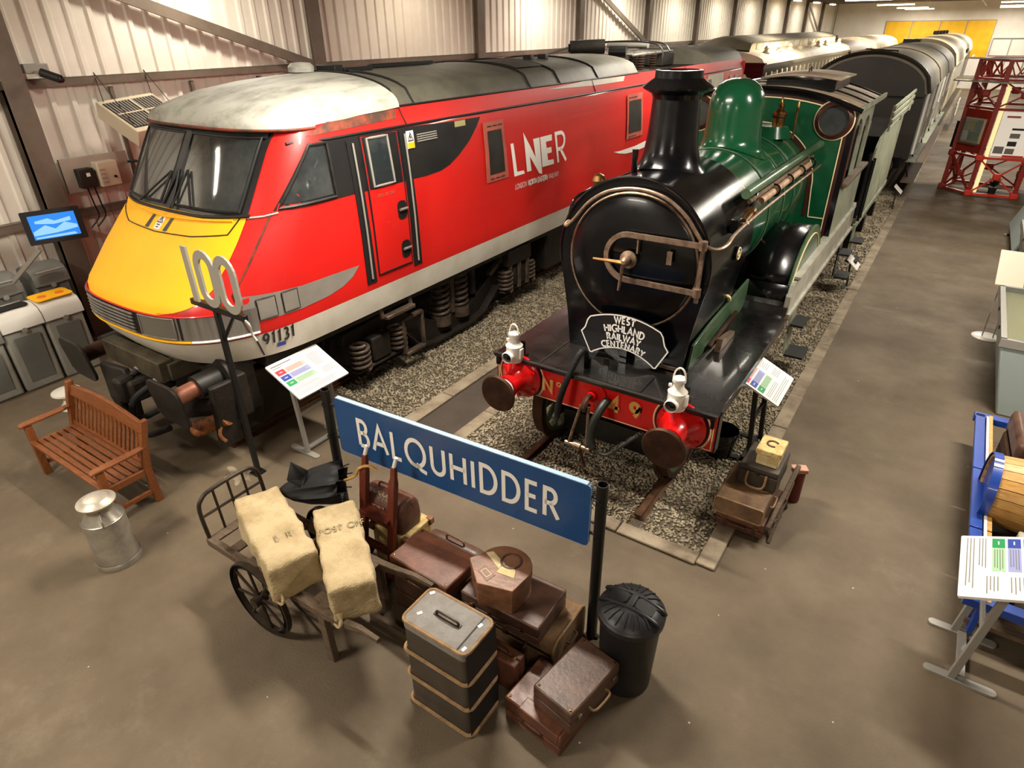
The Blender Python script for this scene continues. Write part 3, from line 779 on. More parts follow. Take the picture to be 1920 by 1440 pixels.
MB().tube(mid([(XC+.3,6.2,3.79),(XC+.6,6.5,3.73),(XC+.8,7.0,3.67)]), .014, 6).obj('roof_cable', M_rubber, L91)
# roof equipment in the well: insulators, resistor tube, pantograph frame
for x, y in ((.0,13.4),(.55,14.6),(.55,15.3),(-.2,15.9),(.2,14.2),(-.6,14.9)):
    ins = MB(); pr = []
    for i in range(6): pr += [(.05, i*.05), (.10, i*.05+.015), (.10, i*.05+.025), (.05, i*.05+.045)]
    ins.lathe(pr, 12, (XC+x, y, 3.42)); ins.obj('insulator', mat('brown_insulator', (52, 38, 32), .25, coat=.4), L91)
MB().cyl((XC-.45, 13.2, 3.88), (XC+.15, 13.6, 3.90), .14, n=16).cyl((XC-.48, 13.18, 3.88), (XC-.45, 13.2, 3.88), .08, n=12).obj('circuit_breaker', M_dkgrey, L91)
MB().cyl((XC+.2, 13.75, 3.80), (XC+.55, 13.85, 3.80), .11, n=16).obj('surge_arrester', M_blackpaint, L91)
MB().tube([(XC-1.1, 12.9, 3.70),(XC-.6, 13.1, 3.85),(XC-.2, 13.3, 3.95)], .025, 6).obj('busbar', M_greymetal, L91)
pf = MB()
for x in (-.5, .5): pf.tube([(XC+x, 14.3, 3.72),(XC+x, 16.6, 3.74)], .03, 6)
for y in (14.3, 15.4, 16.6): pf.tube([(XC-.5, y, 3.73),(XC+.5, y, 3.73)], .03, 6)
pf.obj('pantograph_base', M_greymetal, L91)
MB().tube(mid([(XC-.95,14.9,3.78),(XC-.75,14.9,3.93),(XC,14.9,3.97),(XC+.75,14.9,3.93),(XC+.95,14.9,3.78)]), .02, 6).obj('pantograph_horn', M_blackpaint, L91)
MB().tube(mid([(XC-.95,15.3,3.78),(XC-.75,15.3,3.93),(XC,15.3,3.97),(XC+.75,15.3,3.93),(XC+.95,15.3,3.78)]), .02, 6).obj('pantograph_horn', M_blackpaint, L91)
MB().cyl((XC-.5,15.1,3.9), (XC+.5,15.1,3.9), .07, n=12).obj('pantograph_head', M_greymetal, L91)
MB().box((XC+.1, 16.3, 3.58), (.9, .7, .30)).obj('transformer_box', M_dkgrey, L91, bevel=.03)

# bogies
def wheel91(x, y, s):
    pr = [(.08,-.09),(.12,-.09),(.14,-.03),(.38,-.02),(.40,-.06),(.53,-.06),(.53,-.035),(.50,-.03),(.495,.06),(.40,.07),(.38,.03),(.14,.03),(.12,.11),(.02,.11)]
    return MB().lathe([(r, s*v) for r, v in pr], 32, (x, y, .575), 'X')
def helix(c, R, h, turns, r):
    n = int(turns*14)
    return MB().tube([(c[0]+R*math.cos(2*PI*i/14), c[1]+R*math.sin(2*PI*i/14), c[2]+h*i/n) for i in range(n+1)], r, 7)
for k, yc in enumerate((6.95, 16.9)):
    for y in (yc-1.68, yc+1.68):
        for s, x in ((1, RAIL91[0]+.02), (-1, RAIL91[1]-.02)):
            wheel91(x, y, s).obj('wheel', M_oily, L91)
        MB().cyl((XC-.7, y, .575), (XC+.7, y, .575), .09, n=12).obj('axle', M_oily, L91)
    for s in (1, -1):
        x = XC+s*.98
        pl = [(-2.15,.72),(-2.1,.86),(-1.2,.92),(-.75,.66),(-.35,.42),(.55,.40),(1.0,.62),(1.35,.88),(2.1,.86),(2.15,.72),(1.5,.66),(1.2,.50),(.8,.20),(.45,.13),(-.45,.13),(-.8,.22),(-1.1,.56),(-1.4,.66)]
        MB().prism(pl, (x-.05, yc, 0), (0,1,0), (0,0,1), .10).obj('bogie_frame', M_oily, L91, bevel=.012, bseg=1)
        fl_ = MB()
        lo_ = [(1.2,.50),(.8,.20),(.45,.13),(-.45,.13),(-.8,.22),(-1.1,.56)]
        for a, c in zip(lo_, lo_[1:]): fl_.bar((x+.06*s, yc+a[0], a[1]), (x+.06*s, yc+c[0], c[1]), .22, .03)
        fl_.obj('frame_flange', M_oily, L91, smooth=0)
        for dy in (-.16, .30):
            sp = helix((x+.03*s, yc+dy, .42), .125, .66, 7, .026).obj('secondary_spring', M_spring, L91)
            MB().cyl((x+.03*s, yc+dy, .30), (x+.03*s, yc+dy, .46), .15, n=14).obj('spring_seat', M_spring, sp)
        MB().cyl((x+.05*s, yc+.09, .42), (x+.05*s, yc+.09, 1.1), .05, n=10).obj('damper', M_spring, L91)
        MB().cyl((x+.05*s, yc+.62, .55), (x+.05*s, yc+.62, 1.1), .055, n=10).obj('damper', M_oily, L91)
        for dy in (-1.62, 1.74):
            helix((x+.16*s, yc+dy-.34, .36), .115, .36, 5, .026).obj('axle_spring', M_spring, L91)
            helix((x+.16*s, yc+dy+.36, .36), .115, .36, 5, .026).obj('axle_spring', M_spring, L91)
            MB().box((x+.13*s, yc+dy, .56), (.2, .34, .34)).box((x+.13*s, yc+dy, .34), (.16, .9, .06)).obj('axle_box', M_oily, L91, bevel=.03)
        MB().bar((x+.1*s, yc+1.0, .75), (x+.1*s, yc+1.9, 1.15), .07, .07).cyl((x+.12*s, yc+1.3, .98), (x+.12*s, yc+1.75, 1.14), .035, n=8).obj('traction_link', M_spring, L91)
        for q in (1.45, 1.72, 1.98): MB().cyl((x+.22*s, yc+q, .35), (x+.22*s, yc+q, .8), .045, n=8).obj('sand_pipe', M_spring, L91)
        MB().box((x+.2*s, yc+1.7, .92), (.14, .7, .26)).obj('sander_box', M_oily, L91, bevel=.02)
    for s in (1, -1):
        x = XC+s*1.26
        lad = MB()
        lad.bar((x, yc-1.25, .30), (x, yc-1.25, .82), .05, .05); lad.bar((x, yc-.86, .30), (x, yc-.86, .82), .05, .05)
        lad.bar((x, yc-1.25, .82), (x, yc-.86, .82), .07, .05); lad.bar((x, yc-1.25, .30), (x, yc-.86, .30), .09, .05)
        lad.obj('lower_step', M_spring, L91, bevel=.008, bseg=1)
        st = MB()
        st.bar((x+.1*s, yc-1.66, 1.02), (x+.1*s, yc-1.12, 1.02), .10, .05)
        st.bar((x+.06*s, yc-1.66, 1.0), (x+.02*s, yc-1.66, 1.24), .04, .06); st.bar((x+.06*s, yc-1.12, 1.0), (x+.02*s, yc-1.12, 1.24), .04, .06)
        st.obj('upper_step', M_spring, L91, bevel=.008, bseg=1)
MB().span((XC-1.15, 9.6, .35), (XC+1.2, 14.2, 1.05)).obj('underframe_boxes', M_oily, L91, bevel=.04)
# front buffer beam, buffers, hoses, coupling
MB().box((XC-.05, 2.86, 1.10), (1.16, .16, .24)).box((XC+.47, 3.12, 1.08), (.18, .5, .2)).obj('drag_beam', M_olive, L91, bevel=.012)
MB().span((XC-1.1, 3.2, .55), (XC+1.1, 3.5, 1.16)).obj('bulkhead', M_oily, L91, smooth=0)
for x, tl in ((-.87, -.10), (.97, .06)):
    q = rrect(.56, .50, .13, 5)
    bf = MB().prism(q, (XC+x, 2.56, .98), (1,0,0), (0,-.12,1), -.035).obj('buffer_head', M_dkgrey, L91, bevel=.008)
    MB().cyl((XC+x, 2.58, 1.0), (XC+x, 2.90, 1.02), .09, n=16).obj('buffer_ram', M_bufhead if x < 0 else mat('copper_ram', (146, 92, 70), .5, .3), bf)
    MB().cyl((XC+x, 2.88, 1.02), (XC+x, 3.3, 1.04), .13, n=18).cyl((XC+x, 3.16, 1.04), (XC+x, 3.2, 1.04), .21, n=18).obj('buffer_housing', M_dkgrey, bf)
MB().prism([(-.3,.35),(.25,.42),(.3,.3),(.24,-.2),(.1,-.3),(-.2,-.28),(-.32,-.1)], (XC-.30, 2.66, .62), (1,0,0), (0,0,1), -.08).obj('coupler_guard', M_dkgrey, L91, bevel=.02)
MB().box((XC, 2.85, .82), (.3, .5, .26)).box((XC, 2.62, .84), (.16, .2, .3)).obj('coupler', M_oily, L91, bevel=.04)
for pts in ([(XC+.02,2.78,1.0),(XC-.05,2.60,.85),(XC,2.55,.62),(XC+.22,2.55,.56),(XC+.55,2.66,.74)], [(XC+.36,2.78,.95),(XC+.24,2.56,.80),(XC+.24,2.50,.55),(XC+.42,2.50,.45),(XC+.72,2.62,.58)]):
    h = MB().tube(mid(pts), .035, 10).obj('air_hose', M_rubber, L91)
    MB().cyl(pts[0], (pts[0][0], pts[0][1]+.07, pts[0][2]+.04), .045, n=10).obj('hose_cock', M_silver, h)
MB().box((XC-.15, 2.6, .40), (.06, .06, .16)).obj('hose_dummy', M_silver, L91, bevel=.01)
MB().box((XC+1.12, 3.05, .66), (.07, .28, .8), (0, .12, 0)).box((XC+1.0, 3.25, .85), (.5, .12, .5)).obj('step_bracket', M_oily, L91, bevel=.02)
MB().cyl((XC+.80, 2.85, .46), (XC+1.12, 3.05, .62), .09, n=12).cyl((XC+.78, 2.83, .45), (XC+.84, 2.86, .48), .06, n=12).tube(mid([(XC+1.1,3.0,.6),(XC+1.16,2.9,.5),(XC+1.22,2.92,.42)]), .02, 6).obj('rusty_pipe_end', M_rustorange, L91)
MB().cyl((XC+.5, 3.0, .55), (XC+1.1, 3.1, .75), .1, n=10).obj('brake_cylinder', M_oily, L91)
MB().prism([(-1.0,.62),(1.0,.62),(.9,.2),(.3,.12),(-.3,.12),(-.9,.2)], (XC, 3.55, 0), (1,0,0), (0,0,1), -.05).obj('obstacle_deflector', M_oily, L91, smooth=0)
# ---------------------------------------------------------------- green steam engine and tender
XE = -2.33
E49 = thing('steam_engine', 'green and black steam engine with tall black chimney and red buffer beam', 'locomotive', (XE, 9.0, 0))
def ex(x): return XE+x
ZB = 2.29
# footplate with curved rise over the driving wheels, front beam
MB().span((ex(-1.2), 4.88, 1.20), (ex(1.2), 7.45, 1.24)).obj('footplate', M_footplate, E49, bevel=.006, bseg=1)
for s in (1, -1):
    m = MB(); pts = [(7.40,1.22),(7.50,1.25),(7.58,1.33),(7.62,1.45),(7.70,1.55),(7.85,1.60),(12.0,1.60)]
    for a, c in zip(pts, pts[1:]): m.bar((ex(s*.92), a[0], a[1]), (ex(s*.92), c[0]+.01, c[1]), .50, .035)
    m.obj('rear_running_plate', M_footplate, E49, smooth=0)
    m = MB().prism([(7.55,1.22),(12.05,1.22),(12.05,1.63),(7.80,1.63),(7.66,1.58),(7.58,1.46)], (ex(s*1.15)-.03, 0, 0), (0,1,0), (0,0,1), .06)
    v = m.obj('valance', M_val, E49, smooth=0)
    MB().bar((ex(s*1.15), 7.75, 1.645), (ex(s*1.15), 12.05, 1.645), .12, .03).bar((ex(s*1.19), 7.55, 1.24), (ex(s*1.19), 12.05, 1.24), .04, .04).obj('valance_lip', M_val, v, smooth=0)
    MB().span((ex(s*1.17)-.015, 4.9, 1.10), (ex(s*1.17)+.015, 7.5, 1.2)).obj('footplate_edge', M_engblack, E49, smooth=0)
MB().span((ex(-1.21), 4.88, 1.237), (ex(1.21), 4.92, 1.245)).obj('footplate_nosing', M_dkgrey, E49, smooth=0)
for x in (-.66, .70): MB().bar((ex(x), 4.92, 1.243), (ex(x), 6.2, 1.243), .012, .006).obj('plate_joint', M_dkgrey, E49, smooth=0)
MB().box((ex(0), 5.1, 1.247), (.92, .36, .01)).obj('cover_plate', M_footplate, E49, smooth=0)
bm_ = MB().span((ex(-1.2), 4.95, .82), (ex(1.2), 5.06, 1.20)).obj('buffer_beam', M_bufred, E49, bevel=.006, bseg=1)
MB().span((ex(-1.215), 4.965, .81), (ex(-1.195), 5.07, 1.20)).span((ex(1.195), 4.965, .81), (ex(1.215), 5.07, 1.20)).obj('beam_end', M_engblack, E49, smooth=0)
m = MB()
fb = lambda u, v: (ex(u), 4.944, v)
ribbon(m, [(-1.18,.84),(1.18,.84)], .012, fb); ribbon(m, [(-1.18,.84),(-1.18,1.19)], .012, fb); ribbon(m, [(1.18,.84),(1.18,1.19)], .012, fb)
for x in (-.885, .885): ribbon(m, arc(x, 1.02, .275, .275, -42, 42, 10), .014, fb); ribbon(m, arc(x, 1.02, .275, .275, 138, 222, 10), .014, fb)
m.obj('lining', M_cream, bm_, smooth=0)
for x in (-.885, .885):
    q = [(x+.26*math.cos(t), 1.02+.26*math.sin(t)) for t in [2*PI*k/32 for k in range(32)]]
    q = [(a, max(.825, min(1.195, c))) for a, c in q]
    MB().prism(q, (ex(0), 4.948, 0), (1,0,0), (0,0,1), .004).obj('buffer_backing', M_engblack, bm_, smooth=0)
# gold characters on the beam: N, raised dot, 49
for nm, ch, x0, h, w in (('numeral', 'N', -.62, .145, .034), ('numeral', '4', .15, .165, .036), ('numeral', '9', .37, .165, .04)):
    for k, (mm, off, ww) in enumerate(((M_prt_r, .008, w+.014), (M_gold, 0, w))):
        m = MB(); write(m, ch, h, ww, lambda u, v, o=off, k=k: (ex(x0+u+o), 4.942-.002*k, .935+v-o*.6), .2, 0, 1.05)
        m.obj(nm if k else 'numeral_shadow', mm, bm_, smooth=0)
m = MB(); ribbon(m, arc(-.43, 1.05, .022, .022, 0, 360, 12), .016, lambda u, v: (ex(u), 4.942, v)); m.obj('numeral', M_gold, bm_, smooth=0)
# buffers
for x in (-.885, .885):
    b = MB().lathe([(.24,0),(.24,-.03),(.205,-.05),(.19,-.08),(.145,-.12),(.115,-.20),(.112,-.30),(.128,-.305),(.128,-.325),(.10,-.33)], 28, (ex(x), 4.955, 1.02), 'Y').obj('buffer_housing', M_bufred, E49)
    for k in range(6):
        t = 2*PI*(k+.5)/6
        MB().cyl((ex(x)+.205*math.cos(t), 4.905, 1.02+.205*math.sin(t)), (ex(x)+.205*math.cos(t), 4.87, 1.02+.205*math.sin(t)), .022, n=6).obj('bolt', M_bufred, b)
    MB().lathe([(.085,-.32),(.085,-.43),(.11,-.44),(.2,-.445),(.205,-.455),(.19,-.475),(.1,-.483),(.01,-.485)], 28, (ex(x), 4.955, 1.02), 'Y').obj('buffer_head', M_bufhead, b)
    MB().torus((ex(x), 4.955-.34, 1.02), .105, .008, 'Y', 24, 5).obj('white_ring', M_wh, b)
# drawhook, screw coupling, vacuum and steam hoses, lamp irons
MB().lathe([(.14,0),(.14,-.02),(.06,-.03),(.05,-.08)], 24, (ex(-.03), 4.95, 1.06), 'Y').obj('drawhook_plate', M_bufred, E49)
MB().tube(mid([(ex(-.03),4.95,1.06),(ex(-.03),4.80,1.08),(ex(-.03),4.72,1.02),(ex(-.03),4.78,.96),(ex(-.03),4.84,1.0)]), .028, 8).obj('drawhook', M_bufhead, E49)
cp = MB()
for s in (-1, 1): cp.tube([(ex(-.03+s*.04),4.76,1.02),(ex(-.06+s*.10),4.70,.58)], .016, 6)
cp.cyl((ex(-.2),4.70,.57), (ex(.08),4.70,.57), .022, n=8).lathe([(.01,-.05),(.04,-.04),(.04,.04),(.01,.05)], 12, (ex(-.06),4.70,.57), 'X')
cp.obj('screw_coupling', M_iron, E49)
MB().tube([(ex(-.06),4.72,.57),(ex(-.0),4.74,.34)], .016, 6).lathe([(.005,-.03),(.03,0),(.005,.03)], 8, (ex(0),4.74,.32)).obj('coupling_screw', M_bufhead, E49)
hz = mid([(ex(-.21),5.10,1.24),(ex(-.21),5.08,1.42),(ex(-.22),4.98,1.45),(ex(-.27),4.86,1.25),(ex(-.33),4.80,1.0),(ex(-.36),4.80,.76)], 6)
h = MB().tube(hz, .029, 10).obj('vacuum_hose', M_rubber, E49)
rb = MB()
for i in range(9, len(hz)-2):
    a, c = Vector(hz[i]), Vector(hz[i+1])
    for t in (.0, .5):
        p = a.lerp(c, t); d = (c-a).normalized()*.006
        rb.cyl(p-d, p+d, .034, n=10)
rb.obj('hose_ribs', M_rubber, h); rb2 = MB().cyl(hz[0], Vector(hz[0])+Vector((0,0,.12)), .05, n=10).obj('pipe_elbow', M_engblack, h)
MB().tube(mid([(ex(.13),4.93,1.05),(ex(.11),4.80,.98),(ex(.06),4.74,.78),(ex(.10),4.72,.60),(ex(.24),4.74,.55),(ex(.36),4.80,.66),(ex(.50),4.88,.80)], 6), [.042]*19+[.02]*18, 10).obj('steam_hose', mat('hose_dark', (38, 42, 36), .5), E49)
ch = MB()
for k in range(7):
    t = k/6; ch.torus((ex(.30+.22*t), 4.78+.12*t, .62+.2*t), .022, .008, 'X' if k % 2 else 'Z', 10, 5)
ch.obj('hose_chain', M_dkgrey, E49)
for x, y in ((0.02, 5.08), (-.885, 4.97), (.885, 4.97)):
    m = MB().box((ex(x), y, 1.33), (.05, .012, .18)).box((ex(x), y+.03, 1.245), (.05, .08, .012)).obj('lamp_iron', M_engblack, E49, smooth=0)

# frames and the parts between them
for s in (1, -1):
    MB().prism([(5.62,1.2),(5.72,1.46),(6.2,1.52),(7.0,1.56),(8.2,1.62),(9.6,1.62),(9.6,.75),(5.2,.75),(5.2,1.19)], (ex(s*.655)-.015, 0, 0), (0,1,0), (0,0,1), .03).obj('main_frame', M_greend, E49, bevel=.004, bseg=1)
MB().prism([(0,0),(.52,.0),(.52,.05),(.05,.13)], (ex(.76), 6.15, 1.245), (0,1,0), (0,0,1), .06).obj('valve_lever', M_iron, E49, smooth=0)
MB().bar((ex(.72), 6.1, 1.30), (ex(.72), 7.0, 1.38), .04, .05).obj('reversing_rod', M_bufhead, E49, bevel=.006)
MB().tube(mid([(ex(.5),6.55,1.55),(ex(.58),6.7,1.66),(ex(.66),6.8,1.62),(ex(.64),6.9,1.5)]), .022, 6).obj('drain_pipe', M_cream, E49)
MB().span((ex(-.5), 7.35, 1.0), (ex(.5), 7.5, 1.5)).obj('motion_plate', M_bufred, E49, smooth=0)
MB().span((ex(-.56), 5.1, .8), (ex(.56), 7.3, .95)).obj('frame_stretcher', M_engblack, E49, smooth=0)
MB().cyl((ex(.42), 8.1, 1.62), (ex(.42), 8.1, 1.76), .05, n=10).obj('oil_box', M_bufred, E49)
MB().cyl((ex(.62), 8.0, 1.25), (ex(.62), 8.0, 2.0), .025, n=8).obj('feed_pipe', M_iron, E49)
# wheels
def wheel(x, y, r, ns, s, tyre, cen):
    w = MB().lathe([(r+.025,s*-.07),(r+.025,s*-.045),(r,s*-.04),(r-.005,s*.07),(r-.06,s*.07),(r-.06,s*-.06),(r+.02,s*-.07)], 40, (x, y, r+.075), 'X', caps=False).obj('tyre', tyre, E49)
    m = MB().lathe([(r-.06,s*-.05),(r-.06,s*.05),(r-.11,s*.05),(r-.11,s*-.05),(r-.06,s*-.05)], 40, (x, y, r+.075), 'X', caps=False)
    for k in range(ns):
        t = 2*PI*k/ns
        p = Vector((x, y+.09*math.cos(t), r+.075+.09*math.sin(t))); q = Vector((x, y+(r-.09)*math.cos(t), r+.075+(r-.09)*math.sin(t)))
        m.cyl(p, q, .038, .03, 8)
    m.cyl((x-s*.08, y, r+.075), (x+s*.1, y, r+.075), .12, .11, 20)
    m.obj('wheel_centre', cen, w)
for y in (5.52, 7.25):
    for s, x in ((1, -1.62), (-1, -3.05)): wheel(x, y, .52, 10, s, M_bufhead, M_greend)
    MB().cyl((-3.1, y, .595), (-1.6, y, .595), .07, n=12).obj('axle', M_engblack, E49)
for y in (8.45, 11.2):
    for s, x in ((1, -1.62), (-1, -3.05)): wheel(x, y, .90, 18, s, M_bufhead, M_greend)
MB().span((ex(-.62), 5.2, .48), (ex(-.56), 7.6, .72)).span((ex(.56), 5.2, .48), (ex(.62), 7.6, .72)).obj('bogie_side', M_engblack, E49, bevel=.01)
MB().span((ex(-.52), 5.25, .32), (ex(.52), 5.35, .58)).obj('bogie_end', M_engblack, E49, smooth=0)
# splashers
for s in (1, -1):
    yc, zc, R = 8.45, 1.10, .98
    a = [math.radians(150-120*k/16) for k in range(17)]
    m = MB().rings([[(ex(s*.60), yc+R*math.cos(t), zc+R*math.sin(t)) for t in a], [(ex(s*1.12), yc+R*math.cos(t), zc+R*math.sin(t)) for t in a]], False)
    m.add([(ex(s*.60), yc-R*.87, 1.24), (ex(s*1.12), yc-R*.87, 1.24), (ex(s*1.12), yc-R*.866, zc+R*.5), (ex(s*.60), yc-R*.866, zc+R*.5)], [(0,1,2,3)])
    spl = m.obj('splasher', M_engblack, E49, solid=.012)
    q = [(R*math.cos(t), R*math.sin(t)) for t in a]+[(R*.866, .15), (-R*.866, .15)]
    MB().prism(q, (ex(s*1.12)-.01, yc, zc), (0,1,0), (0,0,1), .02).obj('splasher_face', M_greend, spl, smooth=0)
    MB().tube([(ex(s*1.12), yc+R*math.cos(t), zc+R*math.sin(t)) for t in a], .018, 6).obj('splasher_beading', M_brass if s < 0 else M_greend, spl)
    MB().tube([(ex(s*1.135), yc+(R-.09)*math.cos(t), zc+(R-.09)*math.sin(t)) for t in a], .008, 5).obj('splasher_line', M_cream, spl)
# smokebox
def circ(r, y, n=40, z=ZB, a0=0, a1=2*PI):
    return [(ex(r*math.cos(a0+(a1-a0)*k/n)), y, z+r*math.sin(a0+(a1-a0)*k/n)) for k in range(n+(0 if abs(a1-a0-2*PI) < 1e-6 else 1))]
RS = .755
def smk(y, e=0.0):
    r = RS+e; pts = [(r*math.cos(math.radians(a)), ZB+r*math.sin(math.radians(a))) for a in range(-14, 195, 6)]
    pts += [(-.70-e, 1.95), (-.64-e, 1.6), (-.60-e, 1.24), (.60+e, 1.24), (.64+e, 1.6), (.70+e, 1.95)]
    return [(ex(x), y, z) for x, z in pts]
MB().rings([smk(5.56), smk(6.98)], True, True, True).obj('smokebox', M_engblack, E49)
fp = MB().rings([smk(5.52, .03), smk(5.56, .03)], True, True, True).obj('smokebox_front', M_engblack, E49)
MB().tube([p for p in smk(5.52, .02)][:35], .014, 6).obj('front_beading', M_engblack, fp)
for k in range(5):
    MB().box((ex(.50+.03*k), 5.50, 1.26+.02*k), (.2, .02, .012)).obj('footstep_line', M_iron, fp, smooth=0) if k < 2 else None
dr49 = MB().lathe([(.645,0),(.642,-.02),(.62,-.032),(.4,-.05),(.2,-.058),(.01,-.06)], 48, (ex(.01), 5.52, 2.27), 'Y').obj('smokebox_door', M_engblack, E49)
MB().torus((ex(.01), 5.515, 2.27), .655, .014, 'Y', 60, 6).obj('door_ring', M_iron, dr49)
st = MB()
out = [(.70,2.565),(0.02,2.565)]+[(.0+.215*math.cos(math.radians(a)), 2.345+.22*math.sin(math.radians(a))) for a in range(95, 270, 12)]+[(.02,2.125),(.70,2.125)]
rs = []
for i, (x, z) in enumerate(out):
    if i == 0: d = Vector((-1,0))
    elif i == len(out)-1: d = Vector((1,0))
    else: d = (Vector(out[i+1])-Vector(out[i-1])).normalized()
    n = Vector((-d.y, d.x))*.024
    rs.append([(ex(x)+n.x, 5.435, z+n.y), (ex(x)-n.x, 5.435, z-n.y), (ex(x)-n.x, 5.405, z-n.y), (ex(x)+n.x, 5.405, z+n.y)])
st.rings(rs, True, True, True).obj('door_strap', M_iron, dr49, smooth=0)
MB().bar((ex(.70), 5.46, 2.02), (ex(.70), 5.46, 2.58), .035, .035).cyl((ex(.70), 5.44, 2.525), (ex(.70), 5.44, 2.605), .04, n=12).cyl((ex(.70), 5.44, 2.085), (ex(.70), 5.44, 2.165), .04, n=12).obj('hinge_post', M_iron, dr49)
MB().lathe([(.085,0),(.085,-.02),(.05,-.04),(.045,-.10),(.02,-.13)], 20, (ex(.02), 5.42, 2.33), 'Y').obj('dart_boss', M_iron, dr49)
MB().tube([(ex(.02),5.31,2.325),(ex(-.30),5.31,2.315)], [.022,.012], 8).obj('dart_handle', M_brass, dr49)
MB().tube([(ex(.0),5.345,2.32),(ex(-.03),5.345,2.03)], [.022,.014], 8).obj('dart_handle', M_iron, dr49)
MB().box((ex(.42), 5.41, 2.41), (.05, .02, .12)).box((ex(.10), 5.42, 2.47), (.016, .02, .14)).obj('door_lug', M_iron, dr49)
# long handrail that follows the smokebox front and runs back along the boiler
hr = mid([(ex(-.60),5.62,2.62),(ex(-.70),5.52,2.57),(ex(-.70),5.46,2.54),(ex(-.62),5.46,2.60),(ex(-.45),5.46,2.80),(ex(-.24),5.46,2.93),(ex(.04),5.46,2.975),(ex(.30),5.46,2.93),(ex(.50),5.46,2.80),(ex(.62),5.46,2.66),(ex(.70),5.46,2.57),(ex(.80),5.50,2.53),(ex(.86),5.62,2.55),(ex(.86),5.9,2.60),(ex(.86),7.0,2.62),(ex(.86),9.68,2.60)], 5)
MB().tube(hr, .017, 8).obj('front_handrail', M_iron, E49)
MB().tube([(ex(-.86),5.9,2.60),(ex(-.86),9.68,2.60)], .017, 8).obj('side_handrail', M_iron, E49)
for x in (-.86, .86):
    for y in (6.2, 7.6, 9.0): MB().cyl((ex(x), y, 2.61), (ex(x*.83), y, 2.58), .014, n=8).lathe([(.006,-.025),(.026,0),(.006,.025)], 10, (ex(x), y, 2.61)).obj('handrail_pillar', M_iron, E49)
MB().tube(mid([(ex(-.93),5.95,2.30),(ex(-.93),6.0,2.60),(ex(-.86),6.2,2.72),(ex(-.80),7.2,2.75)]), .016, 6).obj('step_rail', M_engblack, E49)
MB().lathe([(.01,-.07),(.05,-.05),(.07,0),(.05,.05),(.01,.07)], 14, (ex(-.60), 5.95, 2.90)).obj('brass_cap', M_brass, E49)
MB().lathe([(.075,0),(.075,.02),(.01,.025)], 20, (ex(.757), 6.40, 2.25), 'X').obj('oval_emblem', M_engblack, E49)
MB().torus((ex(.785), 6.40, 2.25), .06, .007, 'X', 20, 5).torus((ex(.785), 6.40, 2.25), .026, .006, 'X', 12, 5).obj('emblem_lettering', M_cream, E49)
# boiler with bands, firebox, chimney, dome, safety valves
RB = .715
bo = MB().rings([circ(RB, 6.98), circ(RB, 9.0), circ(RB+.02, 9.02), circ(RB+.02, 9.72)], True).obj('boiler', M_green, E49)
for y in (7.06, 7.75, 8.45, 8.98):
    MB().torus((ex(0), y, ZB), RB+.006, .012, 'Y', 56, 6).obj('boiler_band', M_brass if y < 7.1 else M_greend, E49)
MB().prism([(-.62,.9),(.62,.9),(.73,ZB),(-.73,ZB)], (ex(0), 9.02, 0), (1,0,0), (0,0,1), -.68).obj('firebox', M_green, E49, smooth=0)
chm = []
for r, z in ((.41,-.14),(.38,-.06),(.335,.0),(.295,.06),(.268,.16),(.248,.30),(.236,.48),(.23,.62),(.228,.66)): chm.append((r, 3.02+z))
ck = MB()
rsx = []
for r, z in chm:
    ring = []
    for k in range(40):
        t = 2*PI*k/40; x, y = r*math.cos(t), r*math.sin(t)
        zz = z
        if z < 3.06:
            zz = max(z-.0, 0); sad = ZB+math.sqrt(max(.01, (RS+.004)**2-x*x)); f = min(1, (3.06-z)/.12); zz = z*(1-f)+(sad)*f if z < 3.06 else z
        ring.append((ex(x)-.05, 6.42+y, zz))
    rsx.append(ring)
ck.rings(rsx, True)
ck.lathe([(.228,3.64),(.245,3.69),(.33,3.735),(.335,3.752),(.228,3.828),(.225,3.895),(.19,3.897),(.185,3.6)], 40, (ex(-.05), 6.42, 0), caps=False)
ck.obj('chimney', M_engblack, E49, smooth=28)
MB().lathe([(.185,3.62),(.01,3.60)], 24, (ex(-.05), 6.42, 0), caps=False).obj('chimney_bore', M_rubber, E49)
MB().cyl((ex(-.26), 6.02, 2.95), (ex(-.26), 6.02, 3.22), .03, n=10).obj('chimney_pipe', M_engblack, E49)
dm = []
for r, z in ((.46,0),(.40,.03),(.36,.08),(.335,.16),(.325,.3),(.322,.45),(.315,.56),(.29,.66),(.24,.74),(.17,.79),(.09,.815),(.005,.82)):
    ring = []
    for k in range(40):
        t = 2*PI*k/40; x, y = r*math.cos(t), r*math.sin(t); sad = ZB+math.sqrt((RB+.006)**2-x*x)
        f = max(0, min(1, 1-z/.14)); ring.append((ex(x), 8.32+y*1.05, (2.90+z)*(1-f)+sad*f))
    dm.append(ring)
MB().rings(dm, True, False, True).obj('dome', M_green, E49, smooth=60)
MB().lathe([(.26,2.96),(.22,3.05),(.20,3.1),(.01,3.12)], 24, (ex(.22), 9.36, 0)).obj('valve_base', M_green, E49, smooth=50)
sv = MB().lathe([(.075,3.08),(.075,3.22),(.085,3.24),(.085,3.27),(.06,3.28),(.035,3.31),(.045,3.34),(.022,3.38),(.01,3.41),(.01,3.45)], 16, (ex(.30), 9.3, 0)).obj('safety_valve', M_brass, E49)
MB().torus((ex(.30), 9.3, 3.22), .08, .016, 'Z', 20, 6).obj('valve_collar', M_bufhead, sv)
MB().cyl((ex(.50), 9.35, 2.95), (ex(.50), 9.35, 3.28), .014, n=8).lathe([(.01,3.28),(.022,3.31),(.022,3.34),(.01,3.4)], 10, (ex(.50), 9.35, 0)).obj('whistle', M_brass, E49)
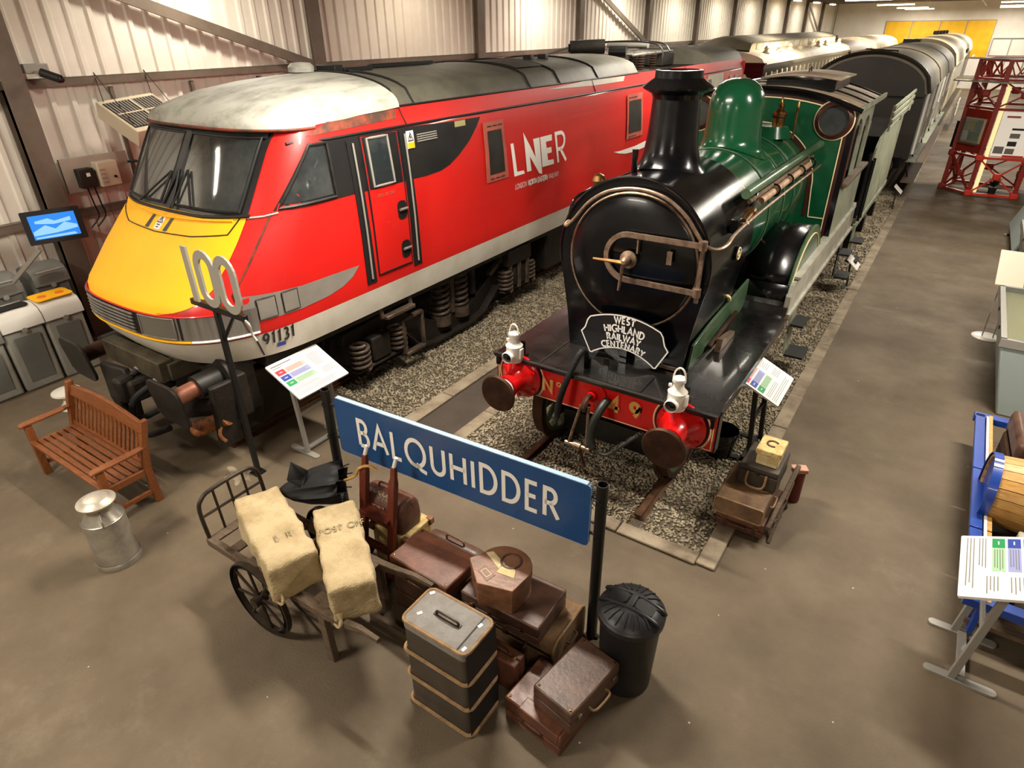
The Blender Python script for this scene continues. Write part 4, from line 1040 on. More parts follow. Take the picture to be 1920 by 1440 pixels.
# ejector and pipes along the right side
MB().tube([(ex(.72), 6.55, 2.80),(ex(.72), 9.3, 2.80),(ex(.80), 9.72, 2.86)], .05, 12).obj('ejector_pipe', M_greend, E49)
MB().tube([(ex(.75), 6.6, 2.72),(ex(.75), 9.6, 2.72)], .022, 8).obj('steam_pipe', M_iron, E49)
for k in range(4):
    y = 6.95+k*.62
    MB().cyl((ex(.78), y, 2.66), (ex(.78), y+.5, 2.66), .038, n=12).obj('lagged_pipe', mat('pale_lagging', (178, 148, 122), .5, c2=(140, 104, 82), sc=6), E49)
    MB().torus((ex(.78), y+.55, 2.67), .06, .012, 'Y', 14, 5).obj('pipe_clip', M_engblack, E49)
MB().cyl((ex(.80), 6.28, 2.58), (ex(.80), 6.52, 2.62), .05, n=14).cyl((ex(.80), 6.50, 2.62), (ex(.80), 6.56, 2.63), .06, n=14).obj('ejector_body', M_brass, E49)
MB().box((ex(.76), 6.2, 2.58), (.08, .14, .14)).cyl((ex(.78), 6.56, 2.63), (ex(.74), 6.9, 2.74), .025, n=8).obj('ejector_valve', M_engblack, E49, bevel=.012)

# cab
YC = 9.70
def archz(x, z0=3.27, zc=3.49): return z0+(zc-z0)*(1-(abs(x)/1.18)**2.2)
cf = [(-1.16,1.25),(1.16,1.25)]+[(1.16-2.32*k/20, archz(1.16-2.32*k/20)) for k in range(21)]
MB().prism(cf, (ex(0), YC, 0), (1,0,0), (0,0,1), -.03).obj('cab_front', M_green, E49, smooth=0)
def cl(name, pts, w, m, y=YC-.012):
    b = MB(); ribbon(b, pts, w, lambda u, v: (ex(u), y, v)); return b.obj(name, m, E49, smooth=0)
inn = lambda d: [(1.16-d, 1.4)]+[(1.16-d-(2.32-2*d)*k/20, archz(1.16-d-(2.32-2*d)*k/20)-d*.7) for k in range(21)]+[(-1.16+d, 1.4)]
cl('cab_edge_band', inn(.035), .075, M_engblack, YC-.006)
cl('cab_edge_band', inn(.085), .035, M_purple, YC-.008); cl('cab_line', inn(.115), .014, M_cream)
bl = [(.745*math.cos(math.radians(a)), ZB+.745*math.sin(math.radians(a))) for a in range(0, 181, 6)]
cl('cab_line', [(.84,1.9)]+[(x*1.08, ZB+(z-ZB)*1.08) for x, z in bl]+[(-.84,1.9)], .014, M_cream)
cl('cab_edge_band', [(.78,1.9)]+[(x*1.03, ZB+(z-ZB)*1.03) for x, z in bl]+[(-.78,1.9)], .05, M_purple, YC-.008)
cl('cab_line', [(.84,1.9),(1.045,1.9)], .014, M_cream)
for s in (1, -1):
    c = (ex(s*.905), YC, 3.165)
    MB().lathe([(.25,0),(.25,-.012),(.235,-.02),(.225,-.012)], 40, c, 'Y', caps=False).obj('spectacle_line', M_cream, E49)
    w = MB().lathe([(.235,0),(.235,-.03),(.20,-.05),(.185,-.04),(.18,0)], 40, c, 'Y', caps=False).obj('spectacle_frame', M_purple, E49)
    MB().torus((c[0], YC-.045, c[2]), .185, .014, 'Y', 40, 6).obj('spectacle_rim', M_bufhead, w)
    MB().lathe([(.19,-.02),(.001,-.021)], 32, c, 'Y', caps=False).obj('spectacle_glass', M_glass, w)
ra = lambda y, d=0.0: [(ex(1.22-2.44*k/24), y, archz(min(1.18, abs(1.22-2.44*k/24)))+.03+d-(.012 if abs(1.22-2.44*k/24) > 1.19 else 0)) for k in range(25)]
MB().rings([ra(YC-.06), ra(11.95)], False).obj('cab_roof', M_cabroof, E49, solid=.03, smooth=50)
MB().tube(ra(YC-.07, .0), .03, 8).obj('roof_moulding', M_engblack, E49)
for y in (10.3, 10.9, 11.5): MB().tube(ra(y, .035), .012, 5).obj('roof_strip', M_engblack, E49)
for s in (1, -1): MB().bar((ex(s*1.21), YC-.06, 3.31), (ex(s*1.21), 12.0, 3.31), .03, .06).obj('roof_gutter', M_dusty, E49, smooth=0)
MB().span((ex(-.15), 10.15, 3.47), (ex(.76), 11.3, 3.60)).obj('roof_hatch_side', M_engblack, E49, bevel=.01)
MB().rings([[(ex(-.22+1.04*k/8), y, 3.60+.05*math.sin(PI*k/8)) for k in range(9)] for y in (10.08, 11.36)], False).obj('roof_hatch_top', M_cabroof, E49, solid=.02)
MB().torus((ex(.30), 10.7, 3.655), .08, .01, 'X', 12, 5, 0, PI).obj('hatch_handle', M_bufhead, E49)
for s in (1, -1):
    x = ex(s*1.15)
    MB().span((x-.015, YC, 1.25), (x+.015, 11.75, 2.32)).obj('cab_side', M_dusty, E49, smooth=0)
    for y in (YC+.05, 10.50, 11.20): MB().bar((x, y, 2.3), (x, y, 3.3), .05, .09).obj('cab_pillar', M_dusty if y > 10 else M_purple, E49, bevel=.006)
    for y0, y1 in ((YC+.09, 10.46), (10.54, 11.16)):
        yc = (y0+y1)/2; r = (y1-y0)/2
        q = [(y0,2.85)]+[(yc-r*math.cos(math.radians(a)), 2.85+r*math.sin(math.radians(a))) for a in range(0, 181, 15)]+[(y1,3.30),(y0,3.30)]
        q = [(y0,3.30)]+[(yc-r*math.cos(math.radians(a)), 2.82+r*math.sin(math.radians(a))) for a in range(0, 181, 15)]+[(y1,3.30)]
        MB().prism(q, (x-.015, 0, 0), (0,1,0), (0,0,1), .03).obj('window_arch', M_dusty, E49, smooth=0)
    MB().bar((x+s*.03, YC+.1, 2.34), (x+s*.03, 11.75, 2.34), .1, .05).obj('arm_rest', M_wood_old, E49, bevel=.01)
    for y in (11.85, 12.05): MB().cyl((ex(s*1.22), y, 1.45), (ex(s*1.22), y, 2.45), .022, n=8).obj('cab_handrail', M_engblack, E49)
    for z, d in ((.36, .24), (.80, .16)): MB().box((ex(s*(1.12+d/2)), 8.55, z), (d, .38, .03)).obj('footstep', M_rubber, E49, smooth=0)
    MB().prism([(8.38,.36),(8.74,.36),(8.68,1.22),(8.42,1.22)], (ex(s*1.10)-.01, 0, 0), (0,1,0), (0,0,1), .02).obj('step_hanger', M_dusty, E49, smooth=0)
    for z, d in ((.45, .22), (.85, .16)): MB().box((ex(s*(1.14+d/2)), 11.9, z), (d, .38, .03)).obj('footstep', M_rubber, E49, smooth=0)
    MB().span((ex(s*1.12)-.01, 11.75, .45), (ex(s*1.12)+.01, 12.05, 1.3)).obj('step_hanger', M_engblack, E49, smooth=0)
MB().span((ex(-1.1), YC+.03, 1.25), (ex(1.1), 11.9, 1.32)).obj('cab_floor', M_engblack, E49, smooth=0)
# headboard
HX = -2.28
hb = thing('headboard', 'black curved headboard with white border and lettering on the steam engine front', 'sign', (HX, 5.37, 1.28))
def hp():
    P = []
    for k in range(11):
        x = -.385+.77*k/10; P.append((x, 1.685+.085*(1-(x/.385)**2)))
    P += [(.415,1.64),(.425,1.60),(.44,1.55),(.48,1.495)]
    P += [(.37,1.28),(.345,1.277)]
    for k in range(11):
        x = .33-.66*k/10; P.append((x, 1.295+.11*(1-(x/.33)**2)))
    P += [(-.345,1.277),(-.37,1.28),(-.48,1.495),(-.44,1.55),(-.425,1.60),(-.415,1.64)]
    return P
PH = hp()
MB().prism(PH, (HX, 5.40, 0), (1,0,0), (0,0,1), .018).obj('plate', M_blackpaint, hb, smooth=0)
m = MB(); rr = [(p[0]*.985, 1.52+(p[1]-1.52)*.97) for p in PH]; ribbon(m, rr+[rr[0]], .013, lambda u, v: (HX+u, 5.379, v)); m.obj('border', M_wh, hb, smooth=0)
m = MB()
for t, z0, h, w, su, sp in (('WEST', 1.680, .068, .0165, .95, .24), ('HIGHLAND', 1.583, .072, .0165, .92, .20), ('RAILWAY', 1.494, .068, .0165, .95, .20), ('CENTENARY', 1.414, .062, .0155, .98, .24)):
    Rr = .80 if t != 'CENTENARY' else .70
    write(m, t, h, w, lambda u, v, z0=z0, Rr=Rr: (HX+(Rr+v)*math.sin(u/Rr), 5.379, z0+(Rr+v)*math.cos(u/Rr)-Rr), sp, None, su)
m.obj('lettering', M_wh, hb, smooth=0)
MB().span((HX-.04, 5.40, 1.25), (HX+.04, 5.44, 1.75)).obj('bracket', M_engblack, hb, smooth=0)
# white head lamps on the beam
def headlamp(x, y, z, label):
    t = thing('headlamp', label, 'lamp', (x, y, z))
    b = MB().lathe([(.001,0),(.082,0),(.085,.01),(.085,.17),(.09,.175),(.075,.19),(.05,.22),(.045,.26),(.055,.265),(.062,.28),(.058,.31),(.03,.325),(.001,.33)], 24, (x, y, z)).obj('body', M_lampenamel, t)
    MB().lathe([(.001,0),(.062,0),(.062,-.05),(.055,-.055),(.052,-.02)], 20, (x-.01, y-.075, z+.075), 'Y').obj('lens_hood', M_lampenamel, t)
    MB().lathe([(.054,-.03),(.03,-.045),(.001,-.05)], 18, (x-.01, y-.075, z+.075), 'Y', caps=False).obj('lens', M_blackgl, t)
    MB().tube([(x+.055*math.cos(a), y, z+.30+.11*math.sin(a)) for a in [PI*k/10 for k in range(11)]], .008, 6).obj('handle', M_lampenamel, t)
    MB().box((x+.085, y, z+.10), (.03, .06, .11)).box((x-.075, y, z+.22), (.03, .03, .03)).obj('bracket', M_lampenamel, t, bevel=.006)
    return t
headlamp(-3.24, 4.84, 1.245, 'white lamp with bail handle above the buffer by the number letter N')
headlamp(-1.49, 4.84, 1.245, 'white lamp with bail handle above the buffer by the gold number 49')

# tender
TD = thing('tender', 'pale grey green coal tender with rails round its top, coupled behind the steam engine cab', 'tender', (XE, 14.6, 0))
MB().span((ex(-1.1), 12.35, 1.0), (ex(1.1), 18.4, 1.2)).obj('underframe', M_engblack, TD, smooth=0)
for s in (1, -1):
    q = [(12.4,1.2),(16.7,1.2),(16.7,2.58),(13.5,2.58),(13.1,2.54),(12.85,2.42),(12.65,2.15),(12.4,2.02)]
    MB().prism(q, (ex(s*1.19)-.015, 0, 0), (0,1,0), (0,0,1), .03).obj('side_sheet', M_dusty, TD, smooth=0)
    MB().rings([[(ex(s*1.19), y, 2.57), (ex(s*1.22), y, 2.65), (ex(s*1.30), y, 2.72)] for y in (13.1, 16.75)], False).obj('flare', M_dusty, TD)
    for z in (2.82, 2.93, 3.04): MB().bar((ex(s*1.30), 13.0, z), (ex(s*1.30), 16.75, z), .03, .055).obj('coal_rail', M_dusty, TD, smooth=0)
    for y in (13.05, 14.9, 16.65): MB().bar((ex(s*1.28), y, 2.66), (ex(s*1.28), y, 3.06), .03, .03).obj('rail_stanchion', M_dusty, TD, smooth=0)
    for x_, y in ((1.24, 12.3), (1.24, 12.55)): MB().cyl((ex(s*x_), y, 1.3), (ex(s*x_), y, 2.3), .022, n=8).obj('handrail', M_engblack, TD)
    MB().span((ex(s*1.2)-.02, 12.35, 1.12), (ex(s*1.2)+.02, 16.75, 1.22)).obj('sole_bar', M_dusty, TD, smooth=0)
    for y in (13.2, 14.7, 16.2):
        MB().lathe([(.02,0),(.58,0),(.6,.03),(.6,.09),(.5,.1),(.45,.05),(.15,.05),(.12,.12),(.02,.12)], 28, (ex(s*.70), y, .675), 'X').obj('wheel', M_engblack, TD)
        MB().box((ex(s*1.05), y, .7), (.22, .3, .32)).box((ex(s*1.08), y, 1.0), (.1, .9, .08)).obj('axle_box', M_engblack, TD, bevel=.02)
    for z in (.5, .85): MB().box((ex(s*1.28), 12.75, z), (.2, .36, .03)).obj('footstep', M_rubber, TD, smooth=0)
    MB().span((ex(s*1.18)-.01, 12.6, .5), (ex(s*1.18)+.01, 12.9, 1.15)).obj('step_hanger', M_dusty, TD, smooth=0)
MB().span((ex(-1.16), 13.6, 1.2), (ex(1.16), 16.68, 2.50)).obj('tank', M_engblack, TD, smooth=0)
MB().span((ex(-.7), 13.6, 1.25), (ex(.7), 13.66, 2.7)).obj('coal_plate', M_engblack, TD, smooth=0)
MB().span((ex(.55), 12.9, 2.0), (ex(.95), 13.6, 2.75)).obj('tool_locker', M_dkgrey, TD, bevel=.02)
# ---------------------------------------------------------------- platform sign
SG = thing('station_sign', 'long blue station name board reading BALQUHIDDER on two black posts', 'sign', (-2.75, 3.13, 0))
a, c = Vector((-3.91, 3.03, 0)), Vector((-1.475, 3.16, 0))
d = (c-a).normalized(); L = (c-a).length; nrm = Vector((d.y, -d.x, 0))
def sg(u, v, e=0.0): p = a+d*u+nrm*e; return (p.x, p.y, v)
z0s, z1s = .935, 1.495
q = rrect(L, z1s-z0s, .035, 4, (L/2, (z0s+z1s)/2))
MB().prism(q, sg(0, 0, .015), d, (0,0,1), -.03).obj('board', M_signblue, SG, smooth=0)
MB().prism(q, sg(0, 0, .012), d, (0,0,1), -.026).rings([[sg(u, v, .017) for u, v in q], [sg(u, v, -.017) for u, v in q]], True).obj('board_edge', M_signedge, SG, smooth=0)
MB().bar(sg(.03, z1s+.002), sg(L-.03, z1s+.002), .04, .008).obj('top_edge_highlight', M_signedge, SG, smooth=0)  # pale strip paints the highlight along the top of the board
m = MB(); write(m, 'BALQUHIDDER', .258, .041, lambda u, v: sg(L/2-.0+u, 1.085+v, .0185), .25, None, .83); m.obj('lettering', M_wh, SG, smooth=0)
for px, py in ((-4.02, 3.03), (-1.40, 3.165)):
    p = MB().lathe([(.042,0),(.042,1.53),(.034,1.53),(.034,1.35)], 20, (px, py, 0)).obj('post', M_postblack, SG)
    for z in (1.06, 1.39): MB().cyl((px, py, z), (px+(.10 if px < -3 else -.09), py, z), .012, n=8).lathe([(.02,-.05),(.02,-.043)], 8, (px, py, z), 'Y').obj('clamp_bolt', M_postblack, p)
    MB().span((px-.045, py-.01, 0), (px+.06, py+.03, .02)).obj('foot_plate', M_postblack, p, smooth=0)

# the 100 stand
HN = thing('distance_marker', 'tall black post with cut out grey numerals 100 on a bar, before the yellow nose', 'sign', (-5.47, 3.06, 0))
MB().box((-5.47, 3.06, .97), (.05, .05, 1.94)).obj('post', M_postblack, HN, bevel=.004)
MB().box((-5.43, 3.06, 1.955), (.84, .05, .06)).obj('crossbar', M_postblack, HN, bevel=.004)
MB().box((-5.47, 3.06, .01), (.12, .12, .02)).obj('foot_plate', M_postblack, HN, smooth=0)
MB().tube([(-5.47,3.06,1.62),(-5.2,3.06,1.93)], .018, 6).obj('stay', M_postblack, HN)
def numeral3(pts, w, m_):
    b = MB(); ribbon(b, pts, w, lambda u, v: (u, 3.045, v))
    return b.obj('numeral', m_, HN, smooth=0, solid=.022)
M_num = mat('numeral_grey', (158, 152, 140), .5)
numeral3([(-5.71,1.985),(-5.71,2.53)], .08, M_num)
for x in (-5.44, -5.13):
    r = arc(x, 2.37, .115, .125, 0, 180, 10)+arc(x, 2.145, .115, .125, 180, 360, 10); numeral3(r+[r[0]], .08, M_num)
MB().tube(mid([(-5.02,3.05,1.94),(-4.96,3.05,1.90),(-4.95,3.05,1.82),(-4.90,3.05,1.76)]), .012, 6).obj('loose_strip', M_greymetal, HN)

# ---------------------------------------------------------------- teak bench
BN = thing('garden_bench', 'slatted teak garden bench with curved back slats, near the yellow nose', 'bench', (-6.7, 2.0, 0))
xl, xr, yf_, yb = -7.44, -5.95, 1.78, 2.20
for x in (xl, xr):
    MB().bar((x, yf_, 0), (x, yf_, .62), .07, .06, (1,0,0)).obj('leg', M_teak, BN, bevel=.006)
    m = MB(); pts = [(2.20,0),(2.19,.42),(2.24,.70),(2.30,.93)]
    m.rings([[(x-.03, y-.035, z), (x+.03, y-.035, z), (x+.03, y+.035, z), (x-.03, y+.035, z)] for y, z in pts], True, True, True); m.obj('leg', M_teak, BN, bevel=.005)
    m = MB(); m.rings([[(x-w, y, z), (x+w, y, z), (x+w, y, z+.03), (x-w, y, z+.03)] for y, z, w in ((1.70,.615,.025),(1.74,.63,.042),(1.9,.63,.045),(2.1,.63,.04),(2.24,.64,.03))], True, True, True); m.obj('arm', M_teak, BN, bevel=.008)
    MB().bar((x, yf_, .385), (x, yb, .385), .035, .07).obj('side_rail', M_teak, BN, bevel=.004)
    MB().bar((x, yf_, .14), (x, yb, .14), .03, .05).obj('stretcher', M_teak, BN, bevel=.004)
MB().bar((xl, yf_, .385), (xr, yf_, .385), .035, .07).obj('front_rail', M_teak, BN, bevel=.005)
MB().bar((xl, 2.20, .45), (xr, 2.20, .45), .04, .06).obj('lower_back_rail', M_teak, BN, bevel=.005)
m = MB(); m.rings([[(xl+(xr-xl)*k/16, y, .83+.02*math.sin(PI*k/16)+z+(.05 if z > 0 else 0)*math.sin(PI*k/16)) for y, z in ((2.25,-.05),(2.29,-.05),(2.32,.05),(2.28,.05))] for k in range(17)], True, True, True); m.obj('top_rail', M_teak, BN, bevel=.006)
sl0 = None
for k in range(7):
    y = 1.76+.068*k; z = .425-.010*math.sin(PI*min(1, k/5))+(.008 if k == 0 else 0)
    MB().bar((xl+.02, y, z), (xr-.02, y, z), .052, .022).obj('seat_slat', M_teak, BN, bevel=.004, bseg=1)
for k in range(17):
    x = xl+.085+(xr-xl-.17)*k/16
    m = MB(); m.rings([[(x-.020, y-.008, z), (x+.020, y-.008, z), (x+.020, y+.008, z), (x-.020, y+.008, z)] for y, z in ((2.20,.46),(2.215,.53),(2.245,.62),(2.272,.70),(2.283,.78),(2.288,.83))], True, True, True)
    m.obj('back_slat', M_teak, BN, smooth=50)

# ---------------------------------------------------------------- milk churn
CH = thing('milk_churn', 'dull aluminium milk churn with a mushroom lid, before the teak bench', 'milk churn', (-5.46, 1.53, 0))
c0 = (-5.46, 1.53, 0)
MB().lathe([(.01,.02),(.188,.02),(.188,0),(.196,0),(.196,.035),(.186,.05),(.18,.06),(.172,.48),(.168,.50),(.16,.51),(.115,.585),(.11,.60),(.11,.645)], 36, c0).obj('body', M_alu, CH, smooth=50)
for rp_ in ([(.168,.495),(.174,.50),(.168,.505)], [(.186,.05),(.19,.055),(.186,.06)]): MB().lathe(rp_, 36, c0, caps=False).obj('rim', M_alu, CH)
MB().lathe([(.11,.645),(.15,.66),(.156,.668),(.156,.68),(.148,.685),(.11,.70),(.107,.706),(.08,.715),(.005,.722)], 36, c0).obj('lid', M_alulid, CH, smooth=50)
for a_ in (PI*.85, -PI*.12):
    p = lambda r, z: (c0[0]+r*math.cos(a_), c0[1]+r*math.sin(a_), z)
    MB().tube(mid([p(.165,.50),p(.20,.51),p(.205,.57),p(.17,.61),p(.11,.615)]), .009, 6).obj('handle', M_alu, CH)

# ---------------------------------------------------------------- barrow with mail bags
BW = thing('luggage_barrow', 'old wooden luggage barrow with spoked iron wheels, loaded with two canvas mail bags', 'cart', (-3.6, 2.15, 0))
for y in (1.88, 2.46):
    m = MB(); pts = [(-4.38,.50),(-3.6,.50),(-3.0,.505),(-2.75,.55),(-2.58,.60),(-2.40,.60)]
    m.rings([[(x, y-w, z-h), (x, y+w, z-h), (x, y+w, z+h), (x, y-w, z+h)] for (x, z), w, h in zip(pts, (.03,.03,.03,.025,.02,.016), (.035,.035,.035,.03,.022,.018))], True, True, True); m.obj('side_beam', M_wood_old, BW, bevel=.005)
    MB().bar((-2.97, y, 0), (-2.99, y, .48), .055, .07, (1,0,0)).obj('leg', M_wood_old, BW, bevel=.006)
    MB().tube([(-2.98,y,.15),(-3.4,y,.46)], .012, 6).obj('leg_stay', M_iron_dark, BW)
    w = MB().lathe([(.335,-.025),(.345,-.02),(.345,.02),(.335,.025),(.30,.02),(.30,-.02)], 40, (-3.63, y+(-.10 if y < 2 else .10), .345), 'Y', caps=False)
    w.add([], [])
    wh = w.obj('wheel', M_iron_dark, BW)
    m = MB(); cx, cy, cz = -3.63, y+(-.10 if y < 2 else .10), .345
    for k in range(8):
        t = 2*PI*k/8+.2; m.cyl((cx+.04*math.cos(t), cy, cz+.04*math.sin(t)), (cx+.31*math.cos(t), cy, cz+.31*math.sin(t)), .012, n=6)
    m.cyl((cx, cy-.06, cz), (cx, cy+.05, cz), .045, n=14)
    m.obj('spokes', M_iron_dark, wh)
MB().cyl((-3.63, 1.75, .345), (-3.63, 2.58, .345), .018, n=8).box((-3.63, 2.17, .40), (.06, .66, .09)).obj('axle', M_iron_dark, BW)
for k, x in enumerate((-4.33, -4.08, -3.83, -3.58, -3.33, -3.08)): MB().box((x, 2.17, .525), (.10, .62, .02)).obj('deck_slat', M_wood_old, BW, bevel=.003, bseg=1)
hd = MB().tube(mid([(-4.37,1.88,.50),(-4.40,1.88,.80),(-4.40,1.92,.90),(-4.40,2.02,.94),(-4.40,2.32,.94),(-4.40,2.42,.90),(-4.40,2.46,.80),(-4.37,2.46,.50)], 5), .018, 8).obj('head_rail', M_iron_dark, BW)
MB().tube([(-4.39,1.88,.74),(-4.39,2.46,.74)], .012, 6).obj('cross_rail', M_iron_dark, hd)
for y in (2.03, 2.17, 2.31): MB().tube([(-4.37,y,.52),(-4.40,y,.94)], .012, 6).obj('upright_bar', M_iron_dark, hd)
MB().bar((-2.99, 1.85, .53), (-2.99, 2.49, .53), .09, .03).obj('end_board', M_wood_old, BW, bevel=.004)
from mathutils import noise
def soft_box(name, ctr, size, rz, m_, parent, n=(22, 12, 9), amp=.012, seed=0, flare=.0, round_=.06):
    nx, ny, nz = n; idx = {}; b = MB()
    def P(i, j, k):
        if (i, j, k) in idx: return idx[(i, j, k)]
        u, v, w = i/nx*2-1, j/ny*2-1, k/nz*2-1
        sx, sy, sz = size[0]/2, size[1]/2, size[2]/2
        p = Vector((u*sx, v*sy, w*sz)); r = round_
        q = Vector((max(-sx+r, min(sx-r, p.x)), max(-sy+r, min(sy-r, p.y)), max(-sz+r, min(sz-r, p.z)))); dd = p-q
        if dd.length > 1e-6: p = q+dd.normalized()*min(dd.length, r)
        f = 1+flare*max(0, -w)
        p.x *= 1+(f-1)*.5; p.y *= f
        nn = noise.noise_vector(p*4.5+Vector((seed, 0, 0)))*amp+noise.noise_vector(p*13+Vector((0, seed, 0)))*amp*.45
        p += nn
        fold = math.sin(p.x*30+math.sin(p.y*9+seed)*2.2)*amp*.35*(1 if w < .9 else .35); p.y += fold*(1 if abs(v) > .8 else 0); p.z += fold*.6
        c_, s_ = math.cos(rz), math.sin(rz)
        b.v.append((ctr[0]+p.x*c_-p.y*s_, ctr[1]+p.x*s_+p.y*c_, max(ctr[2]-sz, ctr[2]+p.z)))
        idx[(i, j, k)] = len(b.v)-1; return len(b.v)-1
    for i in range(nx):
        for j in range(ny):
            b.f.append((P(i,j,nz),P(i+1,j,nz),P(i+1,j+1,nz),P(i,j+1,nz))); b.f.append((P(i,j,0),P(i,j+1,0),P(i+1,j+1,0),P(i+1,j,0)))
    for i in range(nx):
        for k in range(nz):
            b.f.append((P(i,0,k),P(i+1,0,k),P(i+1,0,k+1),P(i,0,k+1))); b.f.append((P(i,ny,k),P(i,ny,k+1),P(i+1,ny,k+1),P(i+1,ny,k)))
    for j in range(ny):
        for k in range(nz):
            b.f.append((P(0,j,k),P(0,j,k+1),P(0,j+1,k+1),P(0,j+1,k))); b.f.append((P(nx,j,k),P(nx,j+1,k),P(nx,j+1,k+1),P(nx,j,k+1)))
    return b.obj(name, m_, parent, smooth=75)
for lab, ctr, sz, rz, seed in (('plain canvas mail bag lying next to the barrow head rail', (-3.70, 2.08, .705), (.98, .38, .33), -.36, 3.1), ('canvas mail bag stencilled with post office lettering, nearer the barrow handles', (-3.10, 2.245, .70), (.96, .345, .32), -.60, 8.7)):
    s_ = thing('mail_bag', lab, 'mail bag', (ctr[0], ctr[1], .54))
    soft_box('bag_body', ctr, sz, rz, M_canvas, s_, (40, 16, 14), .016, seed, .05, .035)
    e_ = Vector((math.cos(rz), math.sin(rz), 0)); f_ = Vector((-math.sin(rz), math.cos(rz), 0))
    o_ = Vector(ctr)+e_*(sz[0]/2+.0)-f_*(sz[1]/2-.05)+Vector((0, 0, -sz[2]/2+.03))
    MB().tube(mid([o_+e_*-.01+Vector((0,0,.06)), o_+e_*.03+Vector((0,0,.02)), o_+e_*.05-f_*.02+Vector((0,0,-.01)), o_+e_*.02-f_*.05+Vector((0,0,.01))]), [.03,.026,.018,.012,.013,.016,.014,.012,.012,.012,.01,.008,.006], 8).obj('tied_neck', M_canvas, s_)
    m = MB()
    def tp(u, v, ctr=ctr, e_=e_, f_=f_, sz=sz): p = Vector(ctr)+f_*(u)-e_*(-v)*-1; return p
    W_ = 'POST OFF' if 'stencil' in lab else 'E  R'
    base = Vector(ctr)+e_*(-.12 if W_[0] == 'P' else .22)
    write(m, W_, .06, .012, lambda u, v: tuple(base+f_*(u+.02)-e_*v+Vector((0,0,sz[2]/2+.012))), .2, None, .95)
    m.obj('stencil', M_ink, s_, smooth=0)

# collapsed umbrella across the barrow
UM = thing('umbrella', 'half folded black umbrella with crook cane handle, lying over the barrow behind the mail bags', 'umbrella', (-3.6, 2.75, .72))
A0, A1 = Vector((-4.10, 2.42, .78)), Vector((-3.62, 2.76, .88))
ax = (A1-A0).normalized(); us = ax.cross(Vector((0,0,1))).normalized(); vs_ = us.cross(ax)
rs = []
for t, r in ((0,.004),(.06,.05),(.25,.13),(.5,.19),(.8,.22),(.97,.22)):
    c_ = A0.lerp(A1, t); rs.append([c_+(us*math.cos(2*PI*k/32)*1.0+vs_*math.sin(2*PI*k/32)*.62)*r*(1-.38*abs(math.sin(4*2*PI*k/32))*t)+vs_*.02*math.sin(3*2*PI*k/32+1)*t for k in range(32)])
MB().rings(rs, True).obj('canopy', M_umb, UM, smooth=60, solid=.003)
lf = A0.lerp(A1, .45)+vs_*.06
MB().add([lf+us*.10, lf+ax*.06+vs_*.10, lf-us*.02+ax*.02, lf+us*.0+vs_*.22-ax*.05, lf+us*.09+vs_*.1-ax*.10], [(0,2,1),(1,2,3),(2,4,3),(0,4,2)]).obj('loose_gore', M_umb, UM, solid=.003)
MB().tube([A0-ax*.05, A1], .007, 6).obj('shaft', M_dkgrey, UM)
MB().tube(mid([A1, A1+ax*.10+Vector((0,0,.03)), A1+ax*.13+Vector((.02,.0,.11)), A1+ax*.15+Vector((.08,.03,.14)), A1+ax*.16+Vector((.14,.05,.10))]), .013, 8).obj('crook_handle', M_pine, UM)
for k in range(7):
    t = 2*PI*k/7; p = A0.lerp(A1, .96)+(us*math.cos(t)+vs_*math.sin(t)*.6)*.17
    MB().tube([p, p+ax*.05+(us*math.cos(t)+vs_*math.sin(t))*.012], .005, 5).obj('rib_tip', M_umb, UM)

# upright sack truck, basket and hide bag behind the barrow
SK = thing('sack_truck', 'upright dark red wooden sack truck with white tipped handles', 'sack truck', (-3.3, 2.8, 0))
for x in (-3.47, -3.14):
    m = MB(); pts = [(2.72,.03,.032),(2.76,.35,.032),(2.83,.75,.036),(2.87,.98,.036),(2.885,1.03,.026),(2.90,1.13,.024)]
    m.rings([[(x-w, y-w*.8, z), (x+w, y-w*.8, z), (x+w, y+w*.8, z), (x-w, y+w*.8, z)] for y, z, w in pts], True, True, True); m.obj('upright', M_redwood, SK, bevel=.006)
    MB().cyl((x, 2.90, 1.13), (x+.02, 2.92, 1.22), .017, n=10).obj('white_handle', M_wh, SK)
for z, y, h in ((.62, 2.80, .12), (.30, 2.75, .08)): MB().bar((-3.47, y, z), (-3.14, y, z), h if z > .5 else .04, .05 if z > .5 else .07).obj('crossbar', M_redwood, SK, bevel=.006)
MB().box((-3.305, 2.64, .03), (.36, .18, .02)).obj('toe_plate', M_iron_dark, SK, smooth=0)
for x in (-3.53, -3.08): MB().lathe([(.01,-.02),(.10,-.02),(.105,-.01),(.105,.01),(.10,.02),(.01,.02)], 20, (x, 2.80, .107), 'X').obj('wheel', M_iron_dark, SK)
WB = thing('basket_chest', 'pale cream chest with brown corners under the brown hide bag', 'chest', (-3.27, 3.0, 0))
MB().span((-3.46, 2.85, 0), (-3.06, 3.19, .40)).obj('body', M_wicker, WB, bevel=.012)
MB().span((-3.465, 2.845, .34), (-3.055, 3.195, .42)).obj('lid', M_wicker, WB, bevel=.012)
for x in (-3.455, -3.065):
    for y in (2.855, 3.185): MB().box((x, y, .39), (.06, .06, .07)).obj('corner_cap', M_leather3, WB, bevel=.01)
HB = thing('hide_bag', 'brown hide travelling bag with faint painted lettering, on the pale chest', 'bag', (-3.33, 3.0, .425))
rs = []
for x, s in ((-3.56,.72),(-3.55,.9),(-3.5,1),(-3.2,1),(-3.13,.98),(-3.11,.9),(-3.10,.7)):
    rs.append([(x, 2.99+y*s, .425+max(0, (z-.425)*(s*.15+.85))) for y, z in [(.13,.425),(.145,.48),(.14,.58),(.125,.66),(.085,.72),(.03,.745),(-.03,.745),(-.085,.72),(-.125,.66),(-.14,.58),(-.145,.48),(-.13,.425)]])
